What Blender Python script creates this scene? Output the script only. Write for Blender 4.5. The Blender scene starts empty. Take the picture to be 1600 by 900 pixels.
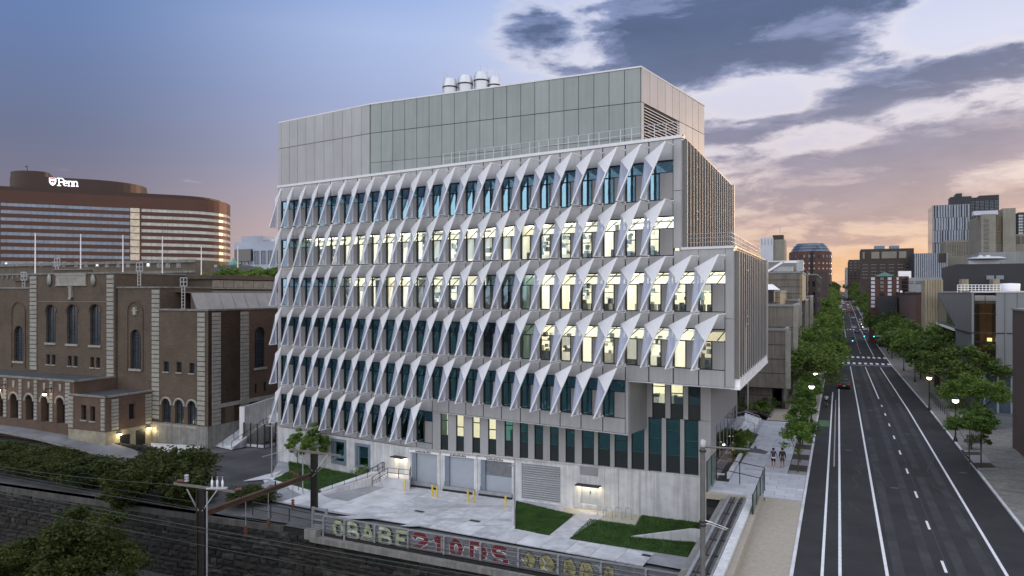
import bpy, math, random
import numpy as np
from mathutils import Matrix, Vector
random.seed(7); rng = np.random.default_rng(7)
SC = bpy.context.scene
# ------------------------------------------------------------------ camera, world, sun, exposure
F, CZ, HX, HY = 1145.0, 15.6, 800.0, 458.0      # focal length and horizon measured on the photograph, camera height (m)
cam_data = bpy.data.cameras.new('camera'); cam = bpy.data.objects.new('camera', cam_data)
SC.collection.objects.link(cam); SC.camera = cam
cam.location = (0, 0, CZ); cam.rotation_euler = (math.radians(90), 0, 0)
cam_data.sensor_width = 36; cam_data.lens = 36 * F / 1600; cam_data.shift_y = 8 / 1600
cam_data.clip_start = 0.5; cam_data.clip_end = 9000
SC.view_settings.view_transform = 'Standard'; SC.view_settings.look = 'None'
SC.view_settings.exposure = 0.4; SC.view_settings.gamma = 1.0; SC.view_settings.use_curve_mapping = False
SC.render.engine = 'CYCLES'
cy = SC.cycles
cy.max_bounces = 5; cy.diffuse_bounces = 2; cy.glossy_bounces = 3; cy.transparent_max_bounces = 8; cy.transmission_bounces = 3
cy.use_denoising = True; cy.sample_clamp_indirect = 4.0; cy.caustics_reflective = False; cy.caustics_refractive = False
cy.use_adaptive_sampling = True; cy.adaptive_threshold = 0.015
SUN_AZ, SUN_EL = math.radians(46), math.radians(5)
W = bpy.data.worlds.new('World'); SC.world = W; W.use_nodes = True
def lin(c):
    return tuple(((v / 255) / 12.92 if v / 255 <= 0.04045 else ((v / 255 + 0.055) / 1.055) ** 2.4) for v in c[:3]) + (1,)
BLOBS = [(1180, 15, 260, 62, .27), (1060, 88, 120, 40, .22), (950, 15, 80, 30, .14), (1270, 85, 130, 38, .17), (1000, 20, 90, 50, .12), (830, 42, 90, 36, .36), (1440, 112, 110, 28, .22), (1560, 92, 70, 34, .16), (1340, 162, 100, 22, .2), (1570, 205, 100, 36, .27), (1200, 190, 80, 10, .15),
         (1230, 262, 180, 20, .17), (1420, 235, 130, 18, .15), (1280, 300, 260, 18, .2), (1250, 345, 260, 14, .17), (1480, 312, 180, 16, .18), (1130, 215, 90, 12, .13), (900, 112, 60, 12, .14), (930, 150, 60, 50, -.1), (1180, 160, 120, 18, -.16), (1480, 35, 120, 38, -.24), (1450, 175, 60, 12, -.1),
         (1400, 378, 260, 10, .1), (560, 190, 260, 140, -.22), (200, 100, 330, 210, -.26), (640, 50, 130, 90, -.18), (490, 300, 200, 90, -.1), (300, 283, 60, 6, .22), (400, 370, 50, 6, .2), (230, 160, 200, 60, -.05), (40, 390, 120, 60, -.2)]
def sky_nodes():
    nt = W.node_tree; N = nt.nodes; L = nt.links; N.clear()
    def n(t, **k):
        o = N.new(t)
        for a, v in k.items(): setattr(o, a, v)
        return o
    def put(s, v):
        if isinstance(v, (int, float)): s.default_value = v
        elif isinstance(v, tuple): s.default_value = v
        else: L.new(v, s)
    def m(op, a, b=None, c=None, clamp=False):
        o = n('ShaderNodeMath', operation=op, use_clamp=clamp); put(o.inputs[0], a)
        if b is not None: put(o.inputs[1], b)
        if c is not None: put(o.inputs[2], c)
        return o.outputs[0]
    def ss(v, a, b):
        o = n('ShaderNodeMapRange', interpolation_type='SMOOTHSTEP'); put(o.inputs[0], v); o.inputs[1].default_value = a; o.inputs[2].default_value = b
        return o.outputs[0]
    def ramp(v, stops):
        o = n('ShaderNodeValToRGB'); put(o.inputs[0], v); e = o.color_ramp.elements
        while len(e) < len(stops): e.new(0.5)
        for q, (p, c) in zip(e, stops): q.position = p; q.color = lin(c)
        return o.outputs[0]
    def mix(f, a, b, t='MIX'):
        o = n('ShaderNodeMix', data_type='RGBA', blend_type=t); put(o.inputs[0], f); put(o.inputs[6], a); put(o.inputs[7], b)
        return o.outputs[2]
    tc = n('ShaderNodeTexCoord'); sp = n('ShaderNodeSeparateXYZ'); L.new(tc.outputs['Generated'], sp.inputs[0])
    x, y, z = sp.outputs
    az = m('ARCTAN2', x, y); el = m('ARCSINE', z)          # radians; 0 = the way the camera looks
    e = m('DIVIDE', el, 0.42, clamp=True)
    left = ramp(e, [(0, (158, 136, 140)), (.25, (128, 120, 138)), (.45, (110, 118, 148)), (.75, (106, 130, 178)), (1, (96, 130, 188))])
    mid = ramp(e, [(0, (226, 196, 184)), (.2, (214, 192, 192)), (.4, (180, 178, 202)), (.6, (170, 182, 220)), (.8, (178, 196, 236)), (1, (146, 176, 230))])
    right = ramp(e, [(0, (240, 178, 128)), (.1, (228, 184, 150)), (.22, (214, 190, 180)), (.42, (216, 208, 222)), (.7, (218, 222, 244)), (1, (186, 202, 240))])
    base = mix(ss(az, -.6, -.1), left, mid)
    base = mix(ss(az, -.16, .16), base, right)
    back = ramp(e, [(0, (232, 228, 228)), (.5, (232, 232, 238)), (1, (222, 228, 240))])     # sky behind the camera, made paler to light the facades
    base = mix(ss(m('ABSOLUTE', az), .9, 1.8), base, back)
    base = mix(ss(el, .5, 1.1), base, lin((214, 220, 236)))
    # broken clouds, drawn out sideways towards the horizon
    cv = n('ShaderNodeCombineXYZ'); zz = m('ADD', m('MAXIMUM', z, 0.0), 0.16)
    L.new(m('DIVIDE', x, m('POWER', zz, .55)), cv.inputs[0]); L.new(m('DIVIDE', y, m('POWER', zz, .55)), cv.inputs[1]); L.new(m('MULTIPLY', m('POWER', zz, .6), 5.2), cv.inputs[2])
    def noise(scale, det, rough, off, dist=0.0, sc=(1, 1, 1)):
        mp = n('ShaderNodeMapping'); L.new(cv.outputs[0], mp.inputs[0]); mp.inputs[1].default_value = off; mp.inputs[3].default_value = sc
        t = n('ShaderNodeTexNoise'); L.new(mp.outputs[0], t.inputs[0]); t.inputs['Scale'].default_value = scale
        t.inputs['Detail'].default_value = det; t.inputs['Roughness'].default_value = rough; t.inputs['Distortion'].default_value = dist
        return t.outputs[0]
    n1 = noise(1.5, 10, .6, (7.3, 2.2, 1), .25); n2 = noise(4.5, 8, .62, (9, 4, 2), .3)
    n3 = noise(13, 7, .6, (5, 1, 7), .3)
    d = m('ADD', m('ADD', m('MULTIPLY', n1, .8), m('MULTIPLY', n2, .62)), m('MULTIPLY_ADD', n3, .2, -.31))
    def blob(px, py, sx, sy, amp):
        a = math.atan2(px - HX, F); ee = math.atan2(HY - py, math.hypot(F, px - HX))
        u = m('DIVIDE', m('SUBTRACT', az, a), sx / F * .8); v = m('DIVIDE', m('SUBTRACT', el, ee), sy / F * .9)
        return m('MULTIPLY', m('EXPONENT', m('MULTIPLY', m('ADD', m('MULTIPLY', u, u), m('MULTIPLY', v, v)), -1.0)), amp)
    cover = m('MULTIPLY_ADD', ss(az, .02, .2), .085, -.13)
    for b in BLOBS: cover = m('ADD', cover, blob(*b))
    d = m('ADD', d, cover)
    cl = ss(d, .44, .57); core = ss(m('ADD', d, m('MULTIPLY_ADD', n2, .5, -.25)), .50, .68)
    cc = ramp(e, [(0, (206, 166, 150)), (.2, (178, 156, 160)), (.42, (146, 142, 166)), (.6, (100, 112, 146)), (.8, (76, 94, 132)), (1, (78, 98, 140))])
    edge = ramp(e, [(0, (240, 190, 156)), (.3, (200, 182, 186)), (.6, (140, 148, 182)), (1, (122, 140, 186))])
    cc = mix(core, edge, cc)
    puff = m('MULTIPLY_ADD', noise(7, 6, .6, (1, 2, 3)), .5, .75)
    cs = n('ShaderNodeVectorMath', operation='SCALE'); L.new(cc, cs.inputs[0]); L.new(puff, cs.inputs['Scale']); cc = cs.outputs[0]
    col = mix(m('MULTIPLY', cl, .95), base, cc)
    glow = m('MULTIPLY', m('MULTIPLY', ss(d, .34, .46), m('SUBTRACT', 1.0, cl)), .2)
    col = mix(glow, col, lin((252, 238, 226)))
    vs_ = n('ShaderNodeVectorMath', operation='SCALE'); L.new(col, vs_.inputs[0]); L.new(m('MULTIPLY_ADD', ss(m('ABSOLUTE', az), .8, 1.9), 1.0, 1.0), vs_.inputs['Scale']); col = vs_.outputs[0]  # radiance raised behind the camera to brighten the facades
    ground = ss(z, -.02, .0)
    col = mix(ground, lin((60, 60, 62)), col)
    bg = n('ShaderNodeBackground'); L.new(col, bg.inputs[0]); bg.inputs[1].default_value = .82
    nish = n('ShaderNodeTexSky'); nish.sky_type = 'NISHITA'; nish.sun_disc = False
    nish.sun_elevation = SUN_EL; nish.sun_rotation = SUN_AZ; nish.air_density = 1.0; nish.dust_density = 1.0
    b2 = n('ShaderNodeBackground'); L.new(nish.outputs[0], b2.inputs[0]); b2.inputs[1].default_value = 0.05
    ad = n('ShaderNodeMixShader'); ad.inputs[0].default_value = .12; L.new(bg.outputs[0], ad.inputs[1]); L.new(b2.outputs[0], ad.inputs[2])
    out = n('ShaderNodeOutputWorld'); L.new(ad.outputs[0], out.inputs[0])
sky_nodes()
W.cycles.sampling_method = 'MANUAL'; W.cycles.sample_map_resolution = 512
sun_data = bpy.data.lights.new('sun', 'SUN'); sun_data.energy = 0.9; sun_data.angle = math.radians(10); sun_data.color = (1, .66, .4)
sun = bpy.data.objects.new('sun', sun_data); SC.collection.objects.link(sun)
sd = Vector((math.sin(SUN_AZ) * math.cos(SUN_EL), math.cos(SUN_AZ) * math.cos(SUN_EL), math.sin(SUN_EL)))
sun.rotation_euler = sd.to_track_quat('Z', 'Y').to_euler()

# ------------------------------------------------------------------ helpers
COL = SC.collection
def P(px, D, z=0.0): return ((px - HX) / F * D, D, z)
def Zp(py, D): return CZ - (py - HY) * D / F
def G(px, py, z=0.0):
    D = (CZ - z) * F / (py - HY); return ((px - HX) / F * D, D, z)
SV = (.4069, .9135); QV = (.9135, -.4069)          # along the street (away), across the street (to the right)
def RT(r, t, z=0.0): return (r * QV[0] + t * SV[0], r * QV[1] + t * SV[1], z)
def toRT(p): return (p[0] * QV[0] + p[1] * QV[1], p[0] * SV[0] + p[1] * SV[1])
SANG = math.atan2(QV[1], QV[0])                    # rotation whose x axis runs across the street
class Line:
    "a vertical plane through p along d: pixel column -> distance along it"
    def __init__(s, p, d):
        s.p = p; l = math.hypot(*d); s.d = (d[0] / l, d[1] / l); s.ang = math.atan2(d[1], d[0])
    def u(s, px):
        k = (px - HX) / F; return (k * s.p[1] - s.p[0]) / (s.d[0] - k * s.d[1])
    def D(s, px): return s.p[1] + s.u(px) * s.d[1]
    def z(s, px, py): return Zp(py, s.D(px))
    def at(s, u, z=0.0): return (s.p[0] + u * s.d[0], s.p[1] + u * s.d[1], z)
def zroad(t):
    return float(np.interp(t, [0, 110, 187, 258, 345, 460, 760, 1100, 1500, 3200], [0, 0, -1.0, -.75, .7, 4.3, 10.5, 15.0, 18, 20]))
class MB:
    def __init__(s, M=None): s.v = []; s.f = []; s.mi = []; s.sm = []; s.M = M; s.cur = 0; s.smooth = False
    def add(s, vs, fs, mi=None, smooth=None):
        b = len(s.v); M = s.M
        s.v += [tuple(M @ Vector(v)) for v in vs] if M is not None else [tuple(v) for v in vs]
        s.f += [tuple(b + i for i in f) for f in fs]; s.mi += [s.cur if mi is None else mi] * len(fs)
        s.sm += [s.smooth if smooth is None else smooth] * len(fs)
        return s
    def box(s, x0, x1, y0, y1, z0, z1, mi=None):
        return s.add([(x0, y0, z0), (x1, y0, z0), (x1, y1, z0), (x0, y1, z0), (x0, y0, z1), (x1, y0, z1), (x1, y1, z1), (x0, y1, z1)],
                     [(0, 3, 2, 1), (4, 5, 6, 7), (0, 1, 5, 4), (1, 2, 6, 5), (2, 3, 7, 6), (3, 0, 4, 7)], mi)
    def prism(s, poly, z0, z1, mi=None, top=None):
        n = len(poly); a = sum(poly[i][0] * poly[(i + 1) % n][1] - poly[(i + 1) % n][0] * poly[i][1] for i in range(n))
        if a < 0: poly = poly[::-1]
        vs = [(p[0], p[1], z0) for p in poly] + [(p[0], p[1], z1) for p in poly]
        s.add(vs, [tuple(range(n - 1, -1, -1))] + [(i, (i + 1) % n, n + (i + 1) % n, n + i) for i in range(n)], mi)
        s.add(vs[n:], [tuple(range(n))], top if top is not None else mi); return s
    def poly(s, pts, mi=None): return s.add(pts, [tuple(range(len(pts)))], mi)
    def tube(s, a, b, r, n=6, mi=None, r2=None, cap=True):
        a, b = Vector(a), Vector(b); d = (b - a)
        if d.length < 1e-6: return s
        d.normalize(); u = d.orthogonal().normalized(); w = d.cross(u); r2 = r if r2 is None else r2
        vs = [a + (u * math.cos(2 * math.pi * i / n) + w * math.sin(2 * math.pi * i / n)) * r for i in range(n)]
        vs += [b + (u * math.cos(2 * math.pi * i / n) + w * math.sin(2 * math.pi * i / n)) * r2 for i in range(n)]
        fs = [(i, (i + 1) % n, n + (i + 1) % n, n + i) for i in range(n)]
        s.add(vs, fs, mi, n > 5)
        if cap: s.add(vs, [tuple(range(n - 1, -1, -1)), tuple(range(n, 2 * n))], mi, False)
        return s
    def path(s, pts, r, n=6, mi=None):
        for i in range(len(pts) - 1): s.tube(pts[i], pts[i + 1], r, n, mi)
        return s
    def lathe(s, prof, c=(0, 0, 0), n=16, mi=None, smooth=True):
        vs = []; k = len(prof)
        for i in range(n):
            a = 2 * math.pi * i / n
            vs += [(c[0] + r * math.cos(a), c[1] + r * math.sin(a), c[2] + z) for r, z in prof]
        fs = [(i * k + j, ((i + 1) % n) * k + j, ((i + 1) % n) * k + j + 1, i * k + j + 1) for i in range(n) for j in range(k - 1)]
        return s.add(vs, fs, mi, smooth)
    def sphere(s, c, r, n=10, mi=None, sq=1.0):
        return s.lathe([(max(1e-3, r * math.sin(math.pi * j / 7)), -r * sq * math.cos(math.pi * j / 7)) for j in range(8)], c, n, mi)
    def mesh(s, name, mats):
        me = bpy.data.meshes.new(name); me.from_pydata(s.v, [], s.f)
        for m in (mats if isinstance(mats, (list, tuple)) else [mats]): me.materials.append(m)
        me.polygons.foreach_set('material_index', s.mi); me.polygons.foreach_set('use_smooth', s.sm); me.update(); return me
    def build(s, name, mats, parent=None, loc=(0, 0, 0), rz=0.0, **k):
        return obj(name, s.mesh(name, mats), parent, loc, rz, **k)
def tag(o, label=None, category=None, group=None, kind=None):
    for a, v in (('label', label), ('category', category), ('group', group), ('kind', kind)):
        if v: o[a] = v
    return o
def obj(name, data, parent=None, loc=(0, 0, 0), rz=0.0, rot=None, scale=None, **k):
    o = bpy.data.objects.new(name, data); COL.objects.link(o); o.parent = parent
    o.location = loc; o.rotation_euler = rot if rot is not None else (0, 0, rz)
    if scale is not None: o.scale = scale if isinstance(scale, tuple) else (scale,) * 3
    return tag(o, **k)
def thing(name, label, category, loc=(0, 0, 0), rz=0.0, group=None, scale=None):
    return obj(name, None, None, loc, rz, scale=scale, label=label, category=category, group=group)
KIDS = {}
def copy_thing(src, loc, rz=0.0, label=None, scale=None, group=None):
    def cp(o, par):
        c = o.copy(); COL.objects.link(c); c.parent = par
        for ch in o.children: cp(ch, c)
        return c
    c = cp(src, None); c.location = loc; c.rotation_euler = (0, 0, rz)
    if scale is not None: c.scale = scale if isinstance(scale, tuple) else (scale,) * 3
    if label: c['label'] = label
    if group: c['group'] = group
    return c

# ------------------------------------------------------------------ materials
MATS = {}
def mat(name, color, rough=.7, metal=0.0, var=.12, scale=1.0, bump=0.0, bscale=20.0, emit=None, spec=.5, streak=0.0, trans=0.0, obj_space=False, dark=None, detail=6):
    if name in MATS: return MATS[name]
    m = bpy.data.materials.new(name); m.use_nodes = True; nt = m.node_tree; N = nt.nodes; L = nt.links
    b = N['Principled BSDF']; b.inputs['Roughness'].default_value = rough; b.inputs['Metallic'].default_value = metal
    b.inputs['Specular IOR Level'].default_value = spec
    col = tuple(color) + (1,)
    if obj_space: tc = N.new('ShaderNodeTexCoord'); pos = tc.outputs['Object']
    else: tc = N.new('ShaderNodeNewGeometry'); pos = tc.outputs['Position']
    if var > 0:
        t = N.new('ShaderNodeTexNoise'); t.inputs['Scale'].default_value = scale; t.inputs['Detail'].default_value = detail; t.inputs['Roughness'].default_value = .6
        L.new(pos, t.inputs[0])
        r = N.new('ShaderNodeMapRange'); L.new(t.outputs[0], r.inputs[0]); r.inputs[1].default_value = .3; r.inputs[2].default_value = .7
        r.inputs[3].default_value = 1 - var; r.inputs[4].default_value = 1 + var
        src = r.outputs[0]
        if streak > 0:
            mp = N.new('ShaderNodeMapping'); L.new(pos, mp.inputs[0]); mp.inputs[3].default_value = (1.6, 1.6, .07)
            t2 = N.new('ShaderNodeTexNoise'); L.new(mp.outputs[0], t2.inputs[0]); t2.inputs['Scale'].default_value = 2.2; t2.inputs['Detail'].default_value = 5
            r2 = N.new('ShaderNodeMapRange'); L.new(t2.outputs[0], r2.inputs[0]); r2.inputs[1].default_value = .32; r2.inputs[2].default_value = .68
            r2.inputs[3].default_value = 1 - streak; r2.inputs[4].default_value = 1 + streak
            mu = N.new('ShaderNodeMath'); mu.operation = 'MULTIPLY'; L.new(src, mu.inputs[0]); L.new(r2.outputs[0], mu.inputs[1]); src = mu.outputs[0]
        oi = N.new('ShaderNodeObjectInfo'); ro = N.new('ShaderNodeMath'); ro.operation = 'MULTIPLY_ADD'; L.new(oi.outputs['Random'], ro.inputs[0]); ro.inputs[1].default_value = .09; ro.inputs[2].default_value = .955
        mu2 = N.new('ShaderNodeMath'); mu2.operation = 'MULTIPLY'; L.new(src, mu2.inputs[0]); L.new(ro.outputs[0], mu2.inputs[1]); src = mu2.outputs[0]
        mx = N.new('ShaderNodeVectorMath'); mx.operation = 'SCALE'; mx.inputs[0].default_value = col[:3]; L.new(src, mx.inputs['Scale'])
        L.new(mx.outputs[0], b.inputs['Base Color']); m['c'] = 1
    else: b.inputs['Base Color'].default_value = col
    if bump > 0:
        t3 = N.new('ShaderNodeTexNoise'); t3.inputs['Scale'].default_value = bscale; t3.inputs['Detail'].default_value = 4; L.new(pos, t3.inputs[0])
        bp = N.new('ShaderNodeBump'); bp.inputs['Strength'].default_value = bump; bp.inputs['Distance'].default_value = .05
        L.new(t3.outputs[0], bp.inputs['Height']); L.new(bp.outputs[0], b.inputs['Normal'])
    if emit:
        b.inputs['Emission Color'].default_value = tuple(emit[:3]) + (1,); b.inputs['Emission Strength'].default_value = emit[3]
    if trans > 0:
        o = N['Material Output']; tr = N.new('ShaderNodeBsdfTranslucent'); tr.inputs[0].default_value = col
        ms = N.new('ShaderNodeMixShader'); ms.inputs[0].default_value = trans; L.new(b.outputs[0], ms.inputs[1]); L.new(tr.outputs[0], ms.inputs[2]); L.new(ms.outputs[0], o.inputs[0])
    MATS[name] = m; return m
def glass(name, tint=(.7, .85, .85), refl=.3, rcol=(.75, .9, 1), rough=.02, wob=0.0):
    if name in MATS: return MATS[name]
    m = bpy.data.materials.new(name); m.use_nodes = True; nt = m.node_tree; N = nt.nodes; L = nt.links; N.remove(N['Principled BSDF'])
    o = N['Material Output']; tr = N.new('ShaderNodeBsdfTransparent'); tr.inputs[0].default_value = tuple(tint) + (1,)
    gl = N.new('ShaderNodeBsdfGlossy'); gl.inputs[0].default_value = tuple(rcol) + (1,); gl.inputs['Roughness'].default_value = rough
    if wob:
        g = N.new('ShaderNodeNewGeometry'); t = N.new('ShaderNodeTexNoise'); t.inputs['Scale'].default_value = .8; L.new(g.outputs['Position'], t.inputs[0])
        bp = N.new('ShaderNodeBump'); bp.inputs['Strength'].default_value = wob; bp.inputs['Distance'].default_value = .05; L.new(t.outputs[0], bp.inputs['Height']); L.new(bp.outputs[0], gl.inputs['Normal'])
    fr = N.new('ShaderNodeFresnel'); fr.inputs[0].default_value = 1.5
    ad = N.new('ShaderNodeMath'); ad.operation = 'ADD'; ad.use_clamp = True; L.new(fr.outputs[0], ad.inputs[0]); ad.inputs[1].default_value = refl
    ms = N.new('ShaderNodeMixShader'); L.new(ad.outputs[0], ms.inputs[0]); L.new(tr.outputs[0], ms.inputs[1]); L.new(gl.outputs[0], ms.inputs[2]); L.new(ms.outputs[0], o.inputs[0])
    MATS[name] = m; return m
def brick(name, c1, c2, mortar, scale=1.0, ang=0.0, board=False, var=.15):
    "brick or board-formed relief for walls: two vertical directions handled by mixing x and y along the wall"
    if name in MATS: return MATS[name]
    m = bpy.data.materials.new(name); m.use_nodes = True; nt = m.node_tree; N = nt.nodes; L = nt.links; b = N['Principled BSDF']; b.inputs['Roughness'].default_value = .85
    g = N.new('ShaderNodeNewGeometry'); mp = N.new('ShaderNodeMapping'); mp.vector_type = 'POINT'; mp.inputs[2].default_value = (0, 0, -ang); L.new(g.outputs['Position'], mp.inputs[0])
    sp = N.new('ShaderNodeSeparateXYZ'); L.new(mp.outputs[0], sp.inputs[0])
    ad = N.new('ShaderNodeMath'); ad.operation = 'ADD'; L.new(sp.outputs[0], ad.inputs[0]); L.new(sp.outputs[1], ad.inputs[1])
    cb = N.new('ShaderNodeCombineXYZ')
    if board: L.new(ad.outputs[0], cb.inputs[1]); L.new(sp.outputs[2], cb.inputs[0])
    else: L.new(ad.outputs[0], cb.inputs[0]); L.new(sp.outputs[2], cb.inputs[1])
    t = N.new('ShaderNodeTexBrick'); L.new(cb.outputs[0], t.inputs[0]); t.inputs['Scale'].default_value = scale
    t.inputs['Color1'].default_value = tuple(c1) + (1,); t.inputs['Color2'].default_value = tuple(c2) + (1,); t.inputs['Mortar'].default_value = tuple(mortar) + (1,)
    t.inputs['Mortar Size'].default_value = .012; t.inputs['Bias'].default_value = -.1
    t.inputs['Brick Width'].default_value = 3.0 if board else .42; t.inputs['Row Height'].default_value = .18 if board else .14
    n = N.new('ShaderNodeTexNoise'); n.inputs['Scale'].default_value = .35; n.inputs['Detail'].default_value = 8; n.inputs['Roughness'].default_value = .65; L.new(g.outputs['Position'], n.inputs[0])
    r = N.new('ShaderNodeMapRange'); L.new(n.outputs[0], r.inputs[0]); r.inputs[1].default_value = .3; r.inputs[2].default_value = .7; r.inputs[3].default_value = 1 - var * 1.6; r.inputs[4].default_value = 1 + var * 1.6
    sc = N.new('ShaderNodeVectorMath'); sc.operation = 'SCALE'; L.new(t.outputs[0], sc.inputs[0]); L.new(r.outputs[0], sc.inputs['Scale']); L.new(sc.outputs[0], b.inputs['Base Color'])
    bp = N.new('ShaderNodeBump'); bp.inputs['Strength'].default_value = .5; bp.inputs['Distance'].default_value = .03; L.new(t.outputs[0], bp.inputs['Height']); L.new(bp.outputs[0], b.inputs['Normal'])
    MATS[name] = m; return m
M_panel = mat('silver_panel', (.405, .408, .415), .42, .3, .07, .45, streak=.06)
M_panel2 = mat('taupe_panel', (.32, .316, .312), .5, .2, .06, .6, streak=.05)
M_pent = mat('penthouse_grey', (.3, .335, .325), .5, .25, .07, .35, streak=.05)
M_pent_l = mat('penthouse_light', (.405, .41, .415), .5, .3, .07, .35, streak=.05)
M_joint = mat('joint_black', (.018, .018, .02), .8, var=0)
M_alu = mat('aluminium_frame', (.62, .63, .65), .4, .5, .05)
M_fin = mat('perforated_white', (.93, .94, .98), .4, 0, .04, 3, trans=.1)
def perforated(name, color, open_):
    m = mat(name, color, .5, 0, .05, 3); m2 = m; nt = m.node_tree; N = nt.nodes; L = nt.links; tr = N.new('ShaderNodeBsdfTransparent'); ms = N.new('ShaderNodeMixShader'); ms.inputs[0].default_value = open_
    b = N['Principled BSDF']; L.new(b.outputs[0], ms.inputs[1]); L.new(tr.outputs[0], ms.inputs[2]); L.new(ms.outputs[0], N['Material Output'].inputs[0]); return m
M_perf = perforated('perforated_sheet', (.56, .62, .8), .5)
M_fedge = mat('white_metal', (.92, .91, .91), .45, .1, .03)
M_black = mat('black_frame', (.012, .013, .015), .45, var=0)
M_conc = mat('cast_concrete', (.56, .565, .565), .85, 0, .16, .9, .15, 6, streak=.16)
M_conc_d = mat('old_concrete', (.2, .195, .18), .9, 0, .28, .9, .3, 5, streak=.2)
M_slab = mat('pale_slab', (.58, .59, .61), .85, 0, .24, .5, .08, 12, detail=12)
M_tan = mat('tan_walk', (.36, .32, .26), .9, 0, .13, 5, .03, 30)
M_asph = mat('asphalt', (.023, .024, .0255), .9, 0, .35, .35, .2, 40)
M_asph_o = mat('worn_asphalt', (.1, .102, .105), .85, 0, .3, .5, .2, 20)
M_paint = mat('road_paint', (.74, .75, .76), .6, 0, .14, 3)
M_green = mat('green_paint', (.12, .3, .08), .7, 0, .15, 3)
M_yellow = mat('yellow_paint', (.75, .52, .02), .5, 0, .06, 3)
M_soil = mat('dark_soil', (.05, .043, .03), .95, 0, .4, .9, .5, 6)
M_lawn = mat('lawn', (.034, .066, .014), .95, 0, .5, .9, .8, 30)
M_door = mat('dock_door', (.40, .44, .49), .5, .15, .04, 1)
M_bluegrey = mat('blue_grey_trim', (.2, .24, .3), .5, .2, .08, 2)
M_steel = mat('galvanised', (.42, .43, .45), .45, .6, .15, 2)
M_dsteel = mat('dark_steel', (.035, .036, .038), .5, .4, .2, 3)
M_rust = mat('rusty_beam', (.085, .05, .032), .85, .2, .35, 3)
M_wood = mat('weathered_timber', (.16, .15, .13), .9, 0, .25, 4)
M_gravel = mat('ballast', (.07, .068, .062), .95, 0, .4, 6, .8, 8)
M_roof = mat('dark_roof', (.05, .053, .058), .9, 0, .2, .7, .1, 5)
M_quoin = mat('limestone', (.3, .29, .255), .85, 0, .18, 1.3, .2, 6)
M_brickP = brick('brown_brick', (.105, .074, .05), (.074, .053, .037), (.105, .085, .064), 1.0, SANG)
M_brickL = brick('red_brown_brick', (.115, .068, .046), (.085, .052, .037), (.115, .088, .068), 1.0, SANG)
M_board = brick('board_concrete', (.205, .185, .155), (.155, .14, .118), (.09, .08, .065), 1.0, SANG, True)
M_win = glass('window_glass', (.92, .95, .9), .16, (.5, .78, 1.0), .02, .2)
M_win_t = glass('teal_glass', (.4, .62, .62), .42, (.3, .68, .76), .03, .35)
M_win_b = glass('sky_blue_glass', (.5, .7, .8), .5, (.38, .7, .9), .02, .3)  # sky reflection boosted by blue put into the glass colour
M_dglass = mat('dark_glass', (.012, .016, .02), .06, 0, 0, spec=1.0)
M_bglass = mat('blue_glass', (.07, .1, .14), .08, .3, .2, .6, spec=1.0)
M_spandrel = mat('spandrel_glass', (.012, .022, .024), .3, 0, .1, 1, spec=.7)
M_roomw = mat('glowing_room_wall', (.6, .58, .48), .8, 0, .3, .9, emit=(1, .88, .62, 1.0))  # room walls glow themselves in place of lamp light
M_roomw2 = mat('glowing_room_wall_dim', (.5, .48, .4), .8, 0, .3, .9, emit=(1, .86, .58, .55))
M_roomw3 = mat('glowing_room_wall_cool', (.6, .62, .6), .8, 0, .3, .9, emit=(1, .93, .72, .85))
M_lampw = mat('ceiling_light', (.9, .9, .8), .5, 0, 0, emit=(1, .93, .75, 5))
M_roomd = mat('dark_room', (.16, .24, .23), .8, 0, .3, .5)
M_bench = mat('lab_bench', (.12, .12, .12), .6, 0, .3, 1)
M_shelf = mat('lab_shelf', (.65, .63, .55), .6, 0, .2, 1, emit=(1, .95, .8, .4))  # shelves glow faintly themselves to look lamplit
M_lampglobe = mat('lit_globe', (.9, .85, .7), .4, 0, 0, emit=(1, .84, .6, 6))
# ------------------------------------------------------------------ the laboratory building
FX, FY = (.828, -.5607), (.5607, .828)
P0 = (13.25, 60.1); WM = 2.145; BANG = math.atan2(FX[1], FX[0])
def LB(x, y, z=0.0): return (P0[0] + x * FX[0] + y * FY[0], P0[1] + x * FX[1] + y * FY[1], z)
def toLB(p):
    a, b = p[0] - P0[0], p[1] - P0[1]; return (a * FX[0] + b * FX[1], a * FY[0] + b * FY[1])
lab = thing('laboratory_building', 'large silver laboratory block clad in rows of white triangular sunshade fins', 'building', (P0[0], P0[1], 0), BANG)
SL = (-.1753, .9845)                                         # street direction in the building's axes
zhead = lambda k: 26.54 - 4.6 * k
rows = [(0, 23), (0, 23), (-2, 23), (-2, 23), (2, 23), (12, 23)]          # module range of each storey
def cw(c0, c1): return [(c0, c1)]
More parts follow.
